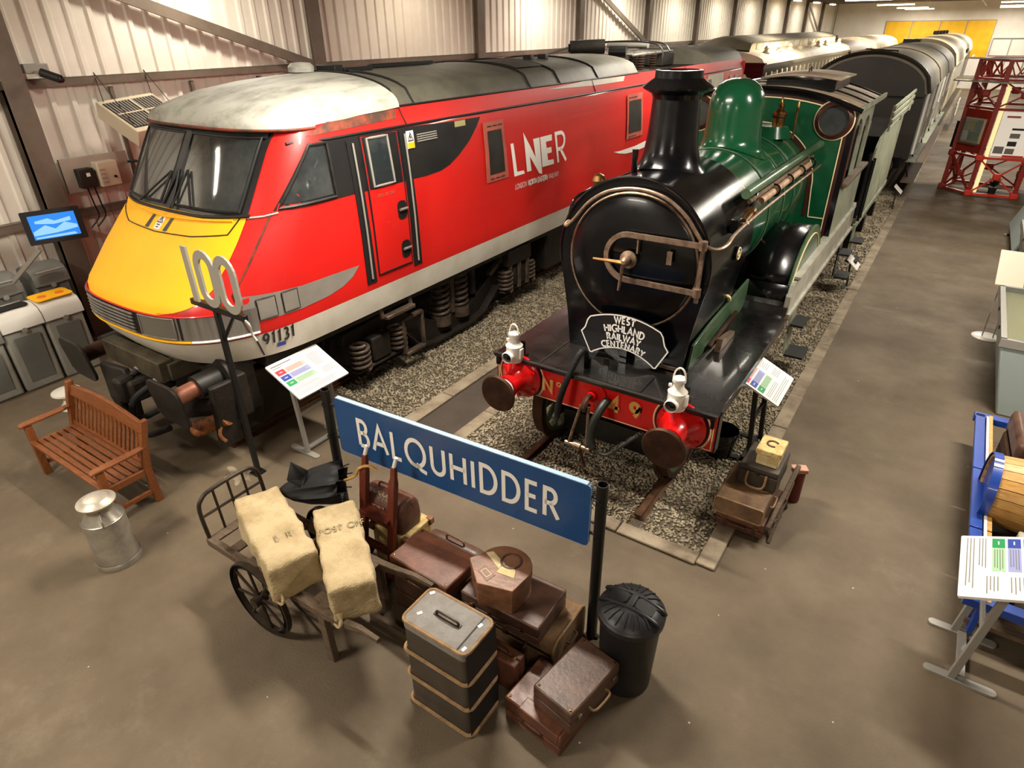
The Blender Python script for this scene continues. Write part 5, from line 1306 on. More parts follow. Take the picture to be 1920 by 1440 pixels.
MB().rings(rs, True, True, True).obj('body', M_bag, HB, smooth=50)
m = MB()
write(m, 'OCON', .05, .010, lambda u, v: (-3.36+u, 2.955-v*.75, .742-v*.30), .2); write(m, 'IORT', .05, .010, lambda u, v: (-3.34+u, 2.853-v*.15, .62+v), .2)
m.obj('lettering', mat('worn_lettering', (176, 150, 122), .7), HB, smooth=0)
MB().tube(mid([(-3.115,2.9,.5),(-3.10,2.99,.72),(-3.115,3.08,.5)]), .010, 6).obj('end_strap', M_leather2, HB)
MB().tube(mid([(-3.45,2.99,.745),(-3.42,2.99,.80),(-3.28,2.99,.80),(-3.25,2.99,.745)]), .010, 6).obj('handle', M_leather2, HB)

# ---------------------------------------------------------------- luggage group
def case(name, label, x0, x1, y0, y1, z0, z1, m_, rz=0.0, lid=.45, group=None, corner=None, cat='suitcase', bev=.014):
    cx, cy = (x0+x1)/2, (y0+y1)/2
    t = thing(name, label, cat, (cx, cy, z0), group)
    hx_, hy_, h = (x1-x0)/2, (y1-y0)/2, z1-z0
    zl = z0+h*lid
    MB().span((cx-hx_, cy-hy_, z0), (cx+hx_, cy+hy_, zl-.002)).obj('case_base', m_, t, bevel=bev)
    MB().span((cx-hx_, cy-hy_, zl+.002), (cx+hx_, cy+hy_, z1)).obj('case_lid', m_, t, bevel=bev)
    MB().span((cx-hx_+.006, cy-hy_+.006, zl-.004), (cx+hx_-.006, cy+hy_-.006, zl+.004)).obj('seam', M_rubber, t, smooth=0)
    if corner:
        for sx in (-1, 1):
            for sy in (-1, 1):
                MB().lathe([(.012,0),(.010,.005),(.001,.008)], 8, (cx+sx*(hx_-.03), cy+sy*(hy_-.03), z1)).obj('rivet', corner, t)
    t.rotation_euler.z = rz
    return t
def hand(t, p0, p1, out, r=.009, m_=None):
    p0, p1, out = Vector(p0), Vector(p1), Vector(out)
    return MB().tube(mid([p0, p0+out*.7, p0.lerp(p1, .2)+out, p0.lerp(p1, .8)+out, p1+out*.7, p1]), r, 6).obj('handle', m_ or M_leather2, t)
def lock(t, p, s, ax='Y', m_=None):
    dx = (s, .012, s) if ax == 'Y' else ((.012, s, s) if ax == 'X' else (s, s, .012))
    return MB().box(p, dx).obj('lock', m_ or M_brass, t, bevel=.003)
t = case('trunk', 'dark leather trunk on the floor underneath the large reddish suitcase', -2.93, -2.40, 2.55, 2.90, 0, .40, M_leather2, cat='trunk')
lock(t, (-2.66, 2.545, .2), .05); hand(t, (-2.395,2.66,.22), (-2.395,2.80,.22), (.03,0,0))
t = case('suitcase', 'large reddish brown leather suitcase lying flat behind the grey upright trunk', -2.90, -2.29, 2.50, 2.89, .402, .60, M_leather, -.04, corner=M_brass)
hand(t, (-2.7,2.498,.49), (-2.5,2.498,.49), (0,-.035,0)); lock(t, (-2.8,2.494,.50), .035); lock(t, (-2.4,2.494,.50), .035)
m = MB()
write(m, 'CX', .03, .006, lambda u, v: (-2.58+u, 2.72+v, .602), .3); m.obj('initials', M_leather2, t, smooth=0)
t = thing('holdall', 'dark rounded leather holdall standing behind the reddish suitcase', 'bag', (-2.62, 3.02, 0))
rs = []
for x, s in ((-2.90,.8),(-2.88,.95),(-2.8,1),(-2.45,1),(-2.38,.95),(-2.36,.8)):
    rs.append([(x, 3.01+y*s, z*(.8+.2*s)) for y, z in [(.085,0),(.10,.1),(.10,.36),(.08,.45),(.04,.49),(-.04,.49),(-.08,.45),(-.095,.36),(-.095,.1),(-.085,0)]])
MB().rings(rs, True, True, True).obj('body', M_leather2, t, smooth=50); hand(t, (-2.72,3.01,.485), (-2.54,3.01,.485), (0,0,.05))
t = thing('trunk', 'long worn fibre trunk with rolled edges at the bottom of the pile', 'trunk', (-1.83, 2.91, 0))
pr = [(-.235,0),(-.24,.26),(-.225,.31),(-.19,.335),(.19,.335),(.225,.31),(.24,.26),(.235,0)]
MB().prism(pr, (-2.24, 2.92, 0), (0,1,0), (0,0,1), .775).obj('body', M_trunkold, t, smooth=50)
for x in (-2.235, -1.475): MB().tube([(x, 2.92+y, z) for y, z in pr], .013, 6).obj('end_binding', M_cane, t)
MB().span((-2.24, 2.675, .20), (-1.47, 2.682, .22)).obj('seam', M_rubber, t, smooth=0)
hand(t, (-1.462,2.86,.2), (-1.462,2.98,.2), (.03,0,0)); lock(t, (-1.9,2.672,.22), .05, m_=M_bufhead)
MB().torus((-1.70, 2.68, .17), .07, .008, 'X', 16, 5, 0, PI).obj('strap_loop', M_leather2, t)
t = case('suitcase', 'brown suitcase lying between the worn fibre trunk and the round backed hat case', -2.26, -1.57, 2.60, 3.04, .342, .52, M_leather2, .03, corner=None)
hand(t, (-2.0,2.598,.43), (-1.83,2.598,.43), (0,-.03,0)); lock(t, (-2.15,2.594,.44), .035); lock(t, (-1.7,2.594,.44), .035)
# hat case: flat front, rounded back
t = thing('hat_case', 'tan leather hat case with rounded back and torn paper labels', 'hat case', (-2.0, 2.76, .522))
q = [(-.02-.22,-.05),(-.03-.02,-.215),(.205,-.145),(.225,.06)]+[(.02+.205*math.cos(math.radians(a_)), .03+.195*math.sin(math.radians(a_))) for a_ in range(10, 190, 15)]
MB().prism(q, (-2.0, 2.77, .522), (1,0,0), (0,1,0), .16).obj('case_base', M_leather3, t, bevel=.008)
q2 = [(x*1.03, y*1.03) for x, y in q]
MB().prism(q2, (-2.0, 2.77, .685), (1,0,0), (0,1,0), .075).obj('case_lid', M_leather3, t, bevel=.014)
for nm, pts, m_ in (('paper_label', [(-.17,.06),(-.13,.10),(.02,.04),(-.0,-.02)], M_paper), ('paper_label', [(0,.03),(.12,.03),(.15,-.04),(.01,-.06)], M_paper), ('luggage_tag', [(-.10,-.05),(.02,-.09),(.0,-.17),(-.12,-.12)], M_leather)):
    MB().prism(pts, (-2.0, 2.77, .761), (1,0,0), (0,1,0), .0025).obj(nm, m_, t, smooth=0)
m = MB(); ribbon(m, [(p[0]*.7-.055*.3, p[1]*.7-.11*.3) for p in [(-.09,-.055),(.01,-.09),(-.01,-.155),(-.11,-.115),(-.09,-.055)]], .006, lambda u, v: (-2+u, 2.77+v, .7645)); m.obj('tag_border', M_paper, t, smooth=0)
MB().torus((-1.96, 2.86, .757), .075, .012, 'Z', 24, 6).obj('lid_handle', M_leather2, t)
lock(t, (-2.13, 2.635, .66), .03)
# small attache case standing on edge
t = thing('attache_case', 'small brown case standing on its edge with a brass lock, behind the grey upright trunk', 'suitcase', (-1.78, 2.47, 0))
MB().span((-1.97, 2.40, 0), (-1.63, 2.468, .295)).obj('case_base', M_leather, t, bevel=.01); MB().span((-1.97, 2.472, 0), (-1.63, 2.54, .295)).obj('case_lid', M_leather, t, bevel=.01)
hand(t, (-1.86,2.47,.29), (-1.74,2.47,.29), (0,0,.03)); lock(t, (-1.68,2.46,.297), .035, 'Z')
# grey upright trunk
t = thing('trunk', 'tall grey topped trunk standing on end with two cane bands round its dark sides', 'trunk', (-1.97, 2.12, 0))
def gr_(z, e=0): return [(-1.97+x, 2.12+y, z) for x, y in rrect(.54+e, .32+e, .05, 5)]
MB().rings([gr_(.0), gr_(.78)], True, True, False).obj('body', M_brownside, t)
MB().rings([gr_(.78, .006), gr_(.845, .006), gr_(.85, -.01)], True, False, True).obj('top', M_greycloth, t)
MB().tube([Vector(p) for p in gr_(.845, .0)], .013, 7, True).obj('binding', M_cane, t)
for z in (.02, .30, .56): MB().tube([Vector(p) for p in gr_(z, .02)], .014, 7, True).obj('cane_band', M_cane, t)
MB().span((-1.697, 1.96, 0), (-1.694, 2.28, .85)).span((-1.78, 1.955, .85), (-1.77, 2.285, .853)).obj('lid_seam', M_rubber, t, smooth=0)
MB().box((-1.97, 2.12, .854), (.22, .03, .006)).obj('handle_plate', M_iron_dark, t, smooth=0)
hand(t, (-2.06,2.12,.855), (-1.88,2.12,.855), (0,0,.03), .009, M_iron_dark)
for x, y in ((-2.2,2.24),(-2.16,2.06),(-1.76,2.2),(-1.74,2.0)): MB().box((x, y, .852), (.035, .022, .003), (0, 0, x)).obj('paper_scrap', M_wh, t, smooth=0)
# flat cases before the bin
t = case('suitcase', 'shiny brown leather suitcase lying on the floor under a larger one, before the black bin', -1.58, -1.10, 2.20, 2.62, 0, .215, M_leather, -.10, corner=M_brass)
for x in (-1.34,): hand(t, (x-.08,2.197,.10), (x+.08,2.197,.10), (0,-.03,0))
MB().span((-1.45, 2.194, .12), (-1.12, 2.30, .222)).obj('corner_flap', M_leather, t, bevel=.008)
t = case('suitcase', 'large matt brown suitcase lying on top of a smaller one, beside the black bin', -1.36, -1.03, 2.25, 2.79, .225, .425, M_leather2, -.17, lid=.5, corner=M_brass)
hand(t, (-1.028,2.44,.32), (-1.028,2.62,.32), (.05,0,0), .009, M_cane); lock(t, (-1.026,2.34,.33), .035, 'X', M_iron); lock(t, (-1.026,2.72,.33), .035, 'X', M_iron)

# ---------------------------------------------------------------- black dustbin
t = thing('dustbin', 'black plastic dustbin with a ribbed clip lid by the right sign post', 'bin', (-1.03, 2.98, 0))
t['label'] = 'black plastic dustbin with ribbed lid beside a black sign post'
cb = (-1.03, 2.98, 0)
MB().lathe([(.01,0),(.185,0),(.19,.01),(.215,.66),(.222,.67),(.222,.69),(.205,.69)], 40, cb).obj('body', M_binblack, t, smooth=50)
MB().lathe([(.232,.66),(.236,.665),(.238,.71),(.23,.72),(.225,.725)], 40, cb, caps=False).obj('rim', M_binblack, t)
rs = []
for r, z in ((.232,.715),(.22,.735),(.17,.77),(.10,.79),(.02,.797)):
    rs.append([(cb[0]+(r*math.cos(2*PI*k/72))*(1), cb[1]+r*math.sin(2*PI*k/72), z) for k in range(72)])
MB().rings(rs, True, False, True).obj('lid', M_binblack, t, smooth=30)
for s in (-1, 1):
    MB().tube([(cb[0]+.225*math.cos(t), cb[1]+s*.062+.0*t, .735+.062*math.sin(t)) for t in [PI*k/14 for k in range(15)]], .012, 6).obj('lid_ridge', M_binblack, t)
    MB().prism(rrect(.135, .10, .03, 4), (cb[0]+s*.098, cb[1], .792), (1,0,-.18*s), (0,1,0), .004).obj('hand_recess', M_rubber, t, smooth=0)
MB().box((cb[0], cb[1], .80), (.05, .12, .02)).obj('lid_grip', M_binblack, t, bevel=.008)
for k in range(10):
    a_ = PI*1.08+PI*.84*k/9
    p = lambda r, z: (cb[0]+r*math.cos(a_), cb[1]+r*math.sin(a_), z)
    MB().tube([p(.212,.745), p(.17,.774), p(.11,.79)], .006, 6).obj('lid_rib', M_binblack, t)
    a_ = a_-PI
    MB().tube([p(.212,.745), p(.17,.774), p(.11,.79)], .006, 6).obj('lid_rib', M_binblack, t)

# ---------------------------------------------------------------- reading boards on stands
def read_stand(label, loc, rz, group=None, metal=None, lean=25):
    t = thing('information_stand', label, 'information board', (0, 0, 0), group)
    mm = metal or M_greymetal
    for x in (-.25, .25):
        MB().prism(rrect(.07, .46, .033, 5), (x, 0, .0), (1,0,0), (0,1,0), .02).obj('foot', mm, t, smooth=0)
        MB().bar((x, -.05, .02), (x, .02, .92), .05, .04, (1,0,0)).obj('post', mm, t, bevel=.004)
    MB().bar((-.25, 0, .03), (.25, 0, .03), .06, .03).obj('base_beam', mm, t, bevel=.004)
    MB().bar((-.25, .0, .5), (.25, .0, .5), .03, .04).obj('brace', mm, t, bevel=.004)
    la = math.radians(lean); U = Vector((1,0,0)); V = Vector((0, math.cos(la), math.sin(la))); o = Vector((0, .02, .94)); N = U.cross(V)
    MB().prism(rrect(.70, .56, .01, 2), o, U, V, .02).obj('panel', M_board, t, smooth=0)
    f = lambda u, v: tuple(o+U*u+V*v+N*.022)
    f2 = lambda u, v: tuple(o+U*u+V*v+N*.024)
    def pl(nm, x0, x1, y0, y1, m_, ff=f): MB().add([ff(x0,y0), ff(x1,y0), ff(x1,y1), ff(x0,y1)], [(0,1,2,3)]).obj(nm, m_, t, smooth=0)
    for y, a1, b1 in ((.09, M_prt_r, M_prt_r2), (.0, M_prt_b, M_prt_b2), (-.09, M_prt_g, M_prt_g2)):
        pl('print_block', -.32, -.21, y, y+.075, a1); pl('print_panel', -.205, .06, y, y+.075, b1); pl('caption', -.285, -.245, y+.034, y+.042, M_board, f2)
    m = MB(); rr = random.Random(len(label))
    def ln(x0, x1, y, w=.005): m.add([f2(x0,y), f2(x1,y), f2(x1,y+w), f2(x0,y+w)], [(0,1,2,3)])
    ln(-.32, -.05, .225, .014); ln(-.32, -.2, .195, .008)
    for y0 in (.09, .0, -.09):
        for k in range(4): ln(-.19, .03+rr.uniform(-.04, .02), y0+.058-k*.015)
    for k in range(9): ln(.12, .30-rr.uniform(0, .06), .19-k*.022)
    for k in range(4): ln(.12, .31-rr.uniform(0, .05), -.06-k*.02)
    for k in range(3): ln(-.32, .05-rr.uniform(0, .06), -.13-k*.018)
    for k in range(3): ln(-.32, .28-rr.uniform(0, .1), -.20-k*.02)
    m.obj('text_lines', M_prt_t, t, smooth=0)
    t.location = loc; t.rotation_euler.z = rz
    return t
read_stand('white reading board on grey stand between the red locomotive and the station sign', (-5.34, 3.86, 0), PI/2)
read_stand('white reading board on dark stand between the steam engine and the concrete kerb', (-1.06, 6.42, 0.012), PI/2, None, M_dkgrey)  # darker metal paints in the shade its legs stand in
read_stand('white reading board on grey stand facing the blue wagon', (1.06, 4.55, 0), -PI/2)

t = thing('timber_batten', 'low dark timber strip on the floor along the foot of the main luggage group', 'timber', (-2.4, 2.34, 0))
MB().span((-3.0, 2.30, 0), (-2.0, 2.345, .075)).obj('plank', M_wood_old, t, bevel=.006)
# ---------------------------------------------------------------- bucket and the second luggage pile
t = thing('bucket', 'dark iron bucket on the gravel behind the reading board on the shade-painted stand', 'bucket', (-1.33, 6.15, .012))
MB().lathe([(.01,.012),(.13,.012),(.165,.34),(.172,.345),(.158,.34),(.125,.03),(.01,.03)], 28, (-1.33, 6.15, 0)).obj('body', M_engblack, t)
MB().tube(mid([(-1.495,6.15,.33),(-1.47,6.08,.22),(-1.33,5.99,.18),(-1.19,6.08,.22),(-1.165,6.15,.33)]), .006, 6).obj('handle', M_iron_dark, t)
t = case('suitcase', 'chestnut leather suitcase at the bottom of the pile on the kerb corner', -.99, -.54, 4.97, 5.62, .04, .20, M_leather, -.03, group=None)
hand(t, (-.85,4.965,.12), (-.7,4.965,.12), (0,-.03,0)); lock(t, (-.93,4.962,.14), .03); lock(t, (-.6,4.962,.14), .03)
for x in (-.90, -.62): MB().span((x-.015, 4.962, .04), (x+.015, 5.62, .206)).obj('strap', M_leather2, t, smooth=0)
t = thing('suitcase', 'khaki canvas suitcase, second from the bottom of the pile on the kerb corner', 'suitcase', (-.8, 5.25, .21))
MB().prism(rrect(.46, .18, .03, 4), (-.80, 5.55, .302), (1,0,0), (0,0,1), .62).obj('body', M_trunkold, t, smooth=50)
MB().span((-1.031, 5.2, .215), (-1.028, 5.24, .39)).obj('seam', M_rubber, t, smooth=0)
hand(t, (-.566,5.15,.3), (-.566,5.32,.3), (.03,0,0), .01, M_cane)
MB().tube([Vector((-.80+x, 4.932, .302+z)) for x, z in rrect(.45, .17, .03, 4)], .008, 5, True).obj('edge_binding', M_cane, t)
t = case('hat_box', 'black square hat box with pale strap handle, third up in the kerb pile', -.92, -.56, 5.24, 5.68, .395, .62, M_brownside, -.02, lid=.72, cat='hat box')
hand(t, (-.83,5.237,.56), (-.66,5.237,.56), (0,-.05,-.13), .012, M_cane); lock(t, (-.745,5.234,.56), .035, m_=M_iron_dark)
t = thing('small_box', 'small pale box with a curved leather handle, topmost of the kerb pile', 'box', (-.70, 5.42, .625))
MB().span((-.80, 5.30, .625), (-.60, 5.55, .74)).obj('body', M_paper, t, bevel=.008); MB().span((-.815, 5.285, .742), (-.585, 5.565, .80)).obj('lid', M_wicker, t, bevel=.008)
MB().torus((-.70, 5.43, .803), .05, .010, 'Z', 16, 6, .6, 5.3).obj('handle', M_leather2, t)
t = thing('rolled_holdall', 'dark upright leather roll with a pale top beside the kerb luggage pile', 'bag', (-.44, 5.78, 0))
MB().lathe([(.01,0),(.05,0),(.055,.02),(.055,.36),(.05,.38),(.01,.38)], 18, (-.44, 5.78, 0)).obj('body', M_redwood, t)
MB().box((-.45, 5.76, .40), (.15, .10, .05), (0, 0, .5)).obj('top_flap', mat('pale_hide', (186, 138, 116), .6), t, bevel=.01)
t = thing('walking_stick', 'pale wooden stick and folded legs leaning along the kerb luggage pile', 'stick', (-.5, 5.3, 0))
t['label'] = 'pale wooden folding stool frame leaning along the side of the kerb luggage pile'; t['category'] = 'folding stool'; t.name = 'folding_stool'; ORG[t.name] = ORG['walking_stick']
MB().bar((-.52, 4.95, .20), (-.46, 5.72, .46), .045, .05).obj('top_pole', M_wood_old, t, bevel=.01)
for a_, b_ in (((-.49,5.0,0),(-.46,5.55,.38)), ((-.485,5.45,0),(-.50,5.05,.22)), ((-.47,5.62,0),(-.47,5.35,.3))): MB().bar(a_, b_, .03, .025).obj('leg', M_wood_old, t, bevel=.005)

# ---------------------------------------------------------------- blue wagon with its load
t = thing('wagon', 'low wooden platform wagon with blue painted sides at the edge of the aisle', 'wagon', (1.6, 6.4, 0))
for y0, y1 in ((4.7, 5.6), (5.62, 6.6), (6.62, 7.8)):
    MB().span((1.06, y0, .12), (1.10, y1, .44)).obj('side_board', M_trolblue, t, bevel=.005)
    MB().span((.96, y0, .44), (1.05, y1, .475)).obj('top_rail', M_trolblue, t, bevel=.004); MB().span((1.085, y0, .40), (1.12, y1, .478)).obj('inner_board', M_pine, t, bevel=.004)
for y in (4.72, 7.78): MB().span((.95, y-.05, .40), (2.6, y+.05, .475)).obj('end_board', M_trolblue, t, bevel=.005)
MB().span((1.062, 4.75, .46), (1.083, 7.76, .48)).obj('white_edge', M_wh, t, smooth=0)
for k in range(8): MB().span((1.03, 4.76+k*.375, .16), (2.6, 4.76+k*.375+.36, .20)).obj('deck_plank', M_wood_old, t, smooth=0)
for y in (5.1, 7.3):
    MB().lathe([(.01,-.03),(.12,-.03),(.13,-.02),(.13,.02),(.12,.03),(.01,.03)], 24, (1.1, y, .131), 'X').obj('wheel', M_iron_dark, t)
    MB().span((1.05, y-.05, .10), (2.5, y+.05, .16)).obj('axle', M_iron_dark, t, smooth=0)
t = thing('barrel', 'varnished stave barrel with a blue end, lying on the blue wagon', 'barrel', (1.6, 6.05, .62))
n = 22
for k in range(n):
    a0, a1 = 2*PI*k/n+.01, 2*PI*(k+1)/n-.01
    rs = []
    for x, r in ((1.02,.30),(1.3,.325),(1.6,.335),(1.9,.325),(2.2,.30)):
        rs.append([(x, 6.12+q_*math.cos(a_), .60+q_*math.sin(a_)) for a_, q_ in ((a0,r-.02),(a0,r),(a1,r),(a1,r-.02))])
    MB().rings(rs, True, True, True).obj('stave', M_pine, t, smooth=0)
for x, r in ((1.04,.306), (2.18,.306), (1.62,.338)): MB().lathe([(r,-.035),(r+.012,-.035),(r+.014,.035),(r,.035)], 36, (x, 6.12, .60), 'X', caps=False).obj('hoop', M_trolblue if x < 1.1 else M_iron_dark, t)
MB().lathe([(.29,0),(.01,-.002)], 36, (1.04, 6.12, .60), 'X', caps=False).obj('blue_head', M_trolblue, t)
for a_ in (1.75, 1.95): MB().box((1.04, 6.12+.322*math.cos(a_), .60+.322*math.sin(a_)), (.07, .03, .008), (a_-PI/2, 0, 0)).obj('white_mark', M_wh, t, smooth=0)
t = case('trunk', 'brown leather trunk on the blue wagon behind the barrel', 1.22, 1.95, 6.75, 7.5, .205, .78, M_leather2, .05, lid=.6, cat='trunk', bev=.05)
for x in (1.4, 1.7): MB().span((x-.02, 6.745, .21), (x+.02, 7.505, .785)).obj('strap', M_leather, t, smooth=0)
t = case('tin_trunk', 'pale tin trunk with ribbed bands on the blue wagon in front of the barrel', 1.24, 1.95, 4.95, 5.50, .205, .64, M_metaltrunk, -.05, lid=.6, cat='trunk')
for x in (1.30, 1.58, 1.88): MB().span((x-.02, 4.943, .21), (x+.02, 5.507, .648)).obj('band', M_iron_dark, t, smooth=0)

# ---------------------------------------------------------------- display cabinets on the right
def cabinet(label, x0, x1, y0, y1, ztop, splay=.22):
    t = thing('display_cabinet', label, 'display case', ((x0+x1)/2, (y0+y1)/2, 0))
    pr = [(x0+splay,0),(x1-splay,0),(x1,ztop-.06),(x0,ztop-.06)]
    MB().prism(pr, (0, y1, 0), (1,0,0), (0,0,1), y1-y0).obj('base', M_cabinet, t, bevel=.02)
    f = MB()
    for a_, b_ in (((x0-.02,y0-.02),(x1+.02,y0+.03)), ((x0-.02,y1-.03),(x1+.02,y1+.02)), ((x0-.02,y0),(x0+.04,y1)), ((x1-.04,y0),(x1+.02,y1))): f.span((a_[0], a_[1], ztop-.06), (b_[0], b_[1], ztop+.04))
    f.obj('frame', M_greymetal, t, smooth=0)
    MB().span((x0+.03, y0+.03, ztop-.05), (x1-.03, y1-.03, ztop-.04)).obj('tray', M_display, t, smooth=0)
    for k in range(5):
        y = y0+(y1-y0)*(k+.6)/5.6; MB().box(((x0+x1)/2+.05*(-1)**k, y, ztop-.033), (.22, .16, .008), (0, 0, .1*k)).obj('paper_exhibit', M_board if k % 2 else M_leather3, t, smooth=0)
    MB().span((x0+.03, y0+.03, ztop+.02), (x1-.03, y1-.03, ztop+.03)).obj('glass_top', M_clear, t, smooth=0)
    for y in (y0+.5, y0+1.2): MB().box((x0-.02, y, ztop), (.02, .08, .05)).obj('lock', M_dkgrey, t, bevel=.005)
    return t
cabinet('grey tapered display cabinet with a glass top at the aisle edge beyond the blue wagon', 1.06, 2.1, 8.85, 10.95, .95)
t = thing('leaning_caption', 'grey sloped caption board on two thin rods and a round white base', 'sign', (1.15, 11.45, 0))
MB().lathe([(.01,0),(.19,0),(.19,.012),(.18,.018),(.01,.02)], 36, (1.15, 11.45, 0)).obj('round_base', M_lampenamel, t)
for x in (1.10, 1.24): MB().tube([(x, 11.43, .018), (x+.01, 11.75, 1.0)], .010, 6).obj('rod', M_greymetal, t)
MB().prism(rrect(.34, .95, .01, 2), (1.17, 11.72, 1.02), (1,0,0), (0, math.cos(.3), math.sin(.3)), .02).obj('panel', M_heater, t, smooth=0)
cabinet('long grey display cabinet further up the aisle behind the sloped caption board', 1.40, 2.5, 12.6, 15.2, .98)
t = thing('poster_screen', 'grey freestanding display screen with white sheets and a red label, before the lattice tower', 'display', (1.75, 17.0, 0))
MB().prism([(0,0),(2.6,0),(2.6,1.25),(0,1.25)], (1.50, 15.6, .25), (0,1,0), (.32,0,1), -.05).obj('panel', M_cabinet, t, bevel=.01)
for k in range(4):
    MB().prism([(.15+.6*k,.2),(.6+.6*k,.2),(.6+.6*k,1.05),(.15+.6*k,1.05)], (1.495, 15.6, .25), (0,1,0), (.32,0,1), -.004).obj('sheet', M_board if k != 1 else M_prt_r, t, smooth=0)
for y in (15.7, 18.1): MB().bar((1.5, y, 0), (1.55, y, .5), .05, .05).obj('leg', M_greymetal, t, smooth=0); MB().bar((1.42, y, .03), (1.9, y, .03), .05, .04).obj('foot', M_greymetal, t, smooth=0)

# ---------------------------------------------------------------- red lattice tower display
t = thing('lattice_tower', 'red steel lattice tower display like a bridge pier, in the aisle', 'display stand', (.9, 23.0, 0))
P4 = [Vector((-.07, 22.95, 0)), Vector((.60, 22.28, 0)), Vector((1.66, 22.36, 0)), Vector((1.72, 23.9, 0)), (Vector((.2, 24.1, 0)))]
def beam(a, b, w, m_, nm='girder'): return MB().bar(a, b, w, w*.6).obj(nm, m_, t, smooth=0)
Z = lambda p, z: Vector((p.x, p.y, z))
for i, p in enumerate(P4): MB().bar(Z(p, 0), Z(p, 3.42), .11, .11, (0,1,0)).obj('leg', M_towerred, t, smooth=0)
for i in range(len(P4)):
    p, q = P4[i], P4[(i+1) % len(P4)]
    mm = M_towerbright if i == 1 else M_towerred
    for z in (.05, 1.02, 2.25, 2.95, 3.40): beam(Z(p, z), Z(q, z), .10, mm if z < 1.1 else M_towerred, 'cross_girder')
    for z0, z1 in ((.08, 1.0), (2.28, 2.92)):
        beam(Z(p, z0), Z(q, z1), .06, mm if z0 < 1 else M_towerred, 'diagonal'); beam(Z(p, z1), Z(q, z0), .06, mm if z0 < 1 else M_towerred, 'diagonal')
        c_ = (Z(p, z0)+Z(q, z1))/2; MB().box(c_, (.2, .16, .18)).obj('gusset', mm if z0 < 1 else M_towerred, t, bevel=.04)
    for k in range(6):
        a_ = p.lerp(q, k/6); b_ = p.lerp(q, (k+1)/6)
        beam(Z(a_, 3.0 if k % 2 else 3.36), Z(b_, 3.36 if k % 2 else 3.0), .05, M_towerred, 'lattice_bar')
for p in P4[:3]:
    for z in (.08, 1.02): MB().box(Z(p, z), (.2, .2, .16)).obj('joint_plate', M_towerbright if p is not P4[0] else M_towerred, t, bevel=.03)
p, q = P4[0], P4[1]; dd = (q-p).normalized(); nn = Vector((dd.y, -dd.x, 0))
MB().prism([(.05,1.1),(.88,1.1),(.88,2.2),(.05,2.2)], p+nn*.02, dd, (0,0,1), -.04).obj('case_panel', M_towerred, t, smooth=0)
MB().prism([(.16,1.35),(.80,1.35),(.80,1.98),(.16,1.98)], p+nn*.05, dd, (0,0,1), -.03).obj('case_backing', M_heater, t, smooth=0)  # bright colour paints in the lit interior of the case
for k, (u, v, w, h) in enumerate(((.2,1.4,.2,.25),(.45,1.42,.28,.2),(.3,1.68,.25,.2),(.6,1.65,.16,.28))): MB().prism([(u,v),(u+w,v),(u+w,v+h),(u,v+h)], p+nn*.09, dd, (0,0,1), -.03).obj('exhibit', (M_board, M_dusty, M_paper, M_cabinet)[k], t, smooth=0)
MB().prism([(.13,1.32),(.83,1.32),(.83,2.0),(.13,2.0)], p+nn*.13, dd, (0,0,1), -.008).obj('case_glass', M_clear, t, smooth=0)
MB().prism([(-.12,1.15),(.02,1.15),(.02,1.85),(-.12,1.85)], p+nn*.05, dd, (0,0,1), -.08).obj('side_box', M_rubber, t, smooth=0)
p, q = P4[1], P4[2]; dd = (q-p).normalized(); nn = Vector((dd.y, -dd.x, 0))
MB().prism([(.08,.1),(.18,.1),(.18,2.9),(.08,2.9)], p-nn*.05, dd, (0,0,1), .03).obj('lit_column', mat('backlit_panel', (250, 228, 170), .5, emit=(255, 226, 160), es=.35), t, smooth=0)
MB().prism([(.2,1.08),(1.0,1.08),(1.0,2.2),(.2,2.2)], p-nn*.05, dd, (0,0,1), .03).obj('story_panel', mat('backlit_white', (250, 244, 232), .5, emit=(255, 246, 230), es=.12), t, smooth=0)
for u, v, w, h, m_ in ((.24,1.15,.22,.18,M_prt_t),(.5,1.15,.2,.14,M_prt_t),(.5,1.35,.2,.12,M_dkgrey),(.5,1.55,.22,.12,M_prt_t),(.3,2.05,.3,.05,M_pinkgrille),(.5,1.75,.4,.05,M_dkgrey)): MB().prism([(u,v),(u+w,v),(u+w,v+h),(u,v+h)], p-nn*.018, dd, (0,0,1), .004).obj('picture', m_, t, smooth=0)
MB().prism([(.48,1.06),(.95,1.06),(.95,1.12),(.48,1.12)], p-nn*.0, dd, (0,0,1), -.06).obj('red_strip', M_towerbright, t, smooth=0)
sh = MB()
sh.add([(-.55,22.6,2.90),(.5,21.95,2.90),(1.9,22.0,2.90),(2.0,24.2,2.90),(-.5,24.3,2.90)], [(0,1,2,3,4)])
sh.obj('model_deck', M_clear, t, smooth=0, solid=.03)
for a_, b_ in (((-.55,22.6,2.90),(.5,21.95,2.90)), ((.5,21.95,2.90),(1.9,22.0,2.90)), ((-.55,22.6,2.90),(-.5,24.3,2.90)), ((-.3,22.3,3.45),(1.9,22.1,3.45)), ((-.3,22.3,3.45),(-.3,24.2,3.45))): beam(Vector(a_), Vector(b_), .05, M_greymetal, 'deck_rail')
tp_ = thing('potted_shrub', 'small dark leafy plant on the floor inside the lattice tower', 'plant', (1.15, 22.75, 0))
MB().lathe([(.01,0),(.08,0),(.11,.2),(.10,.2),(.01,.18)], 16, (1.15, 22.75, 0)).obj('pot', M_dkgrey, tp_)
m = MB()
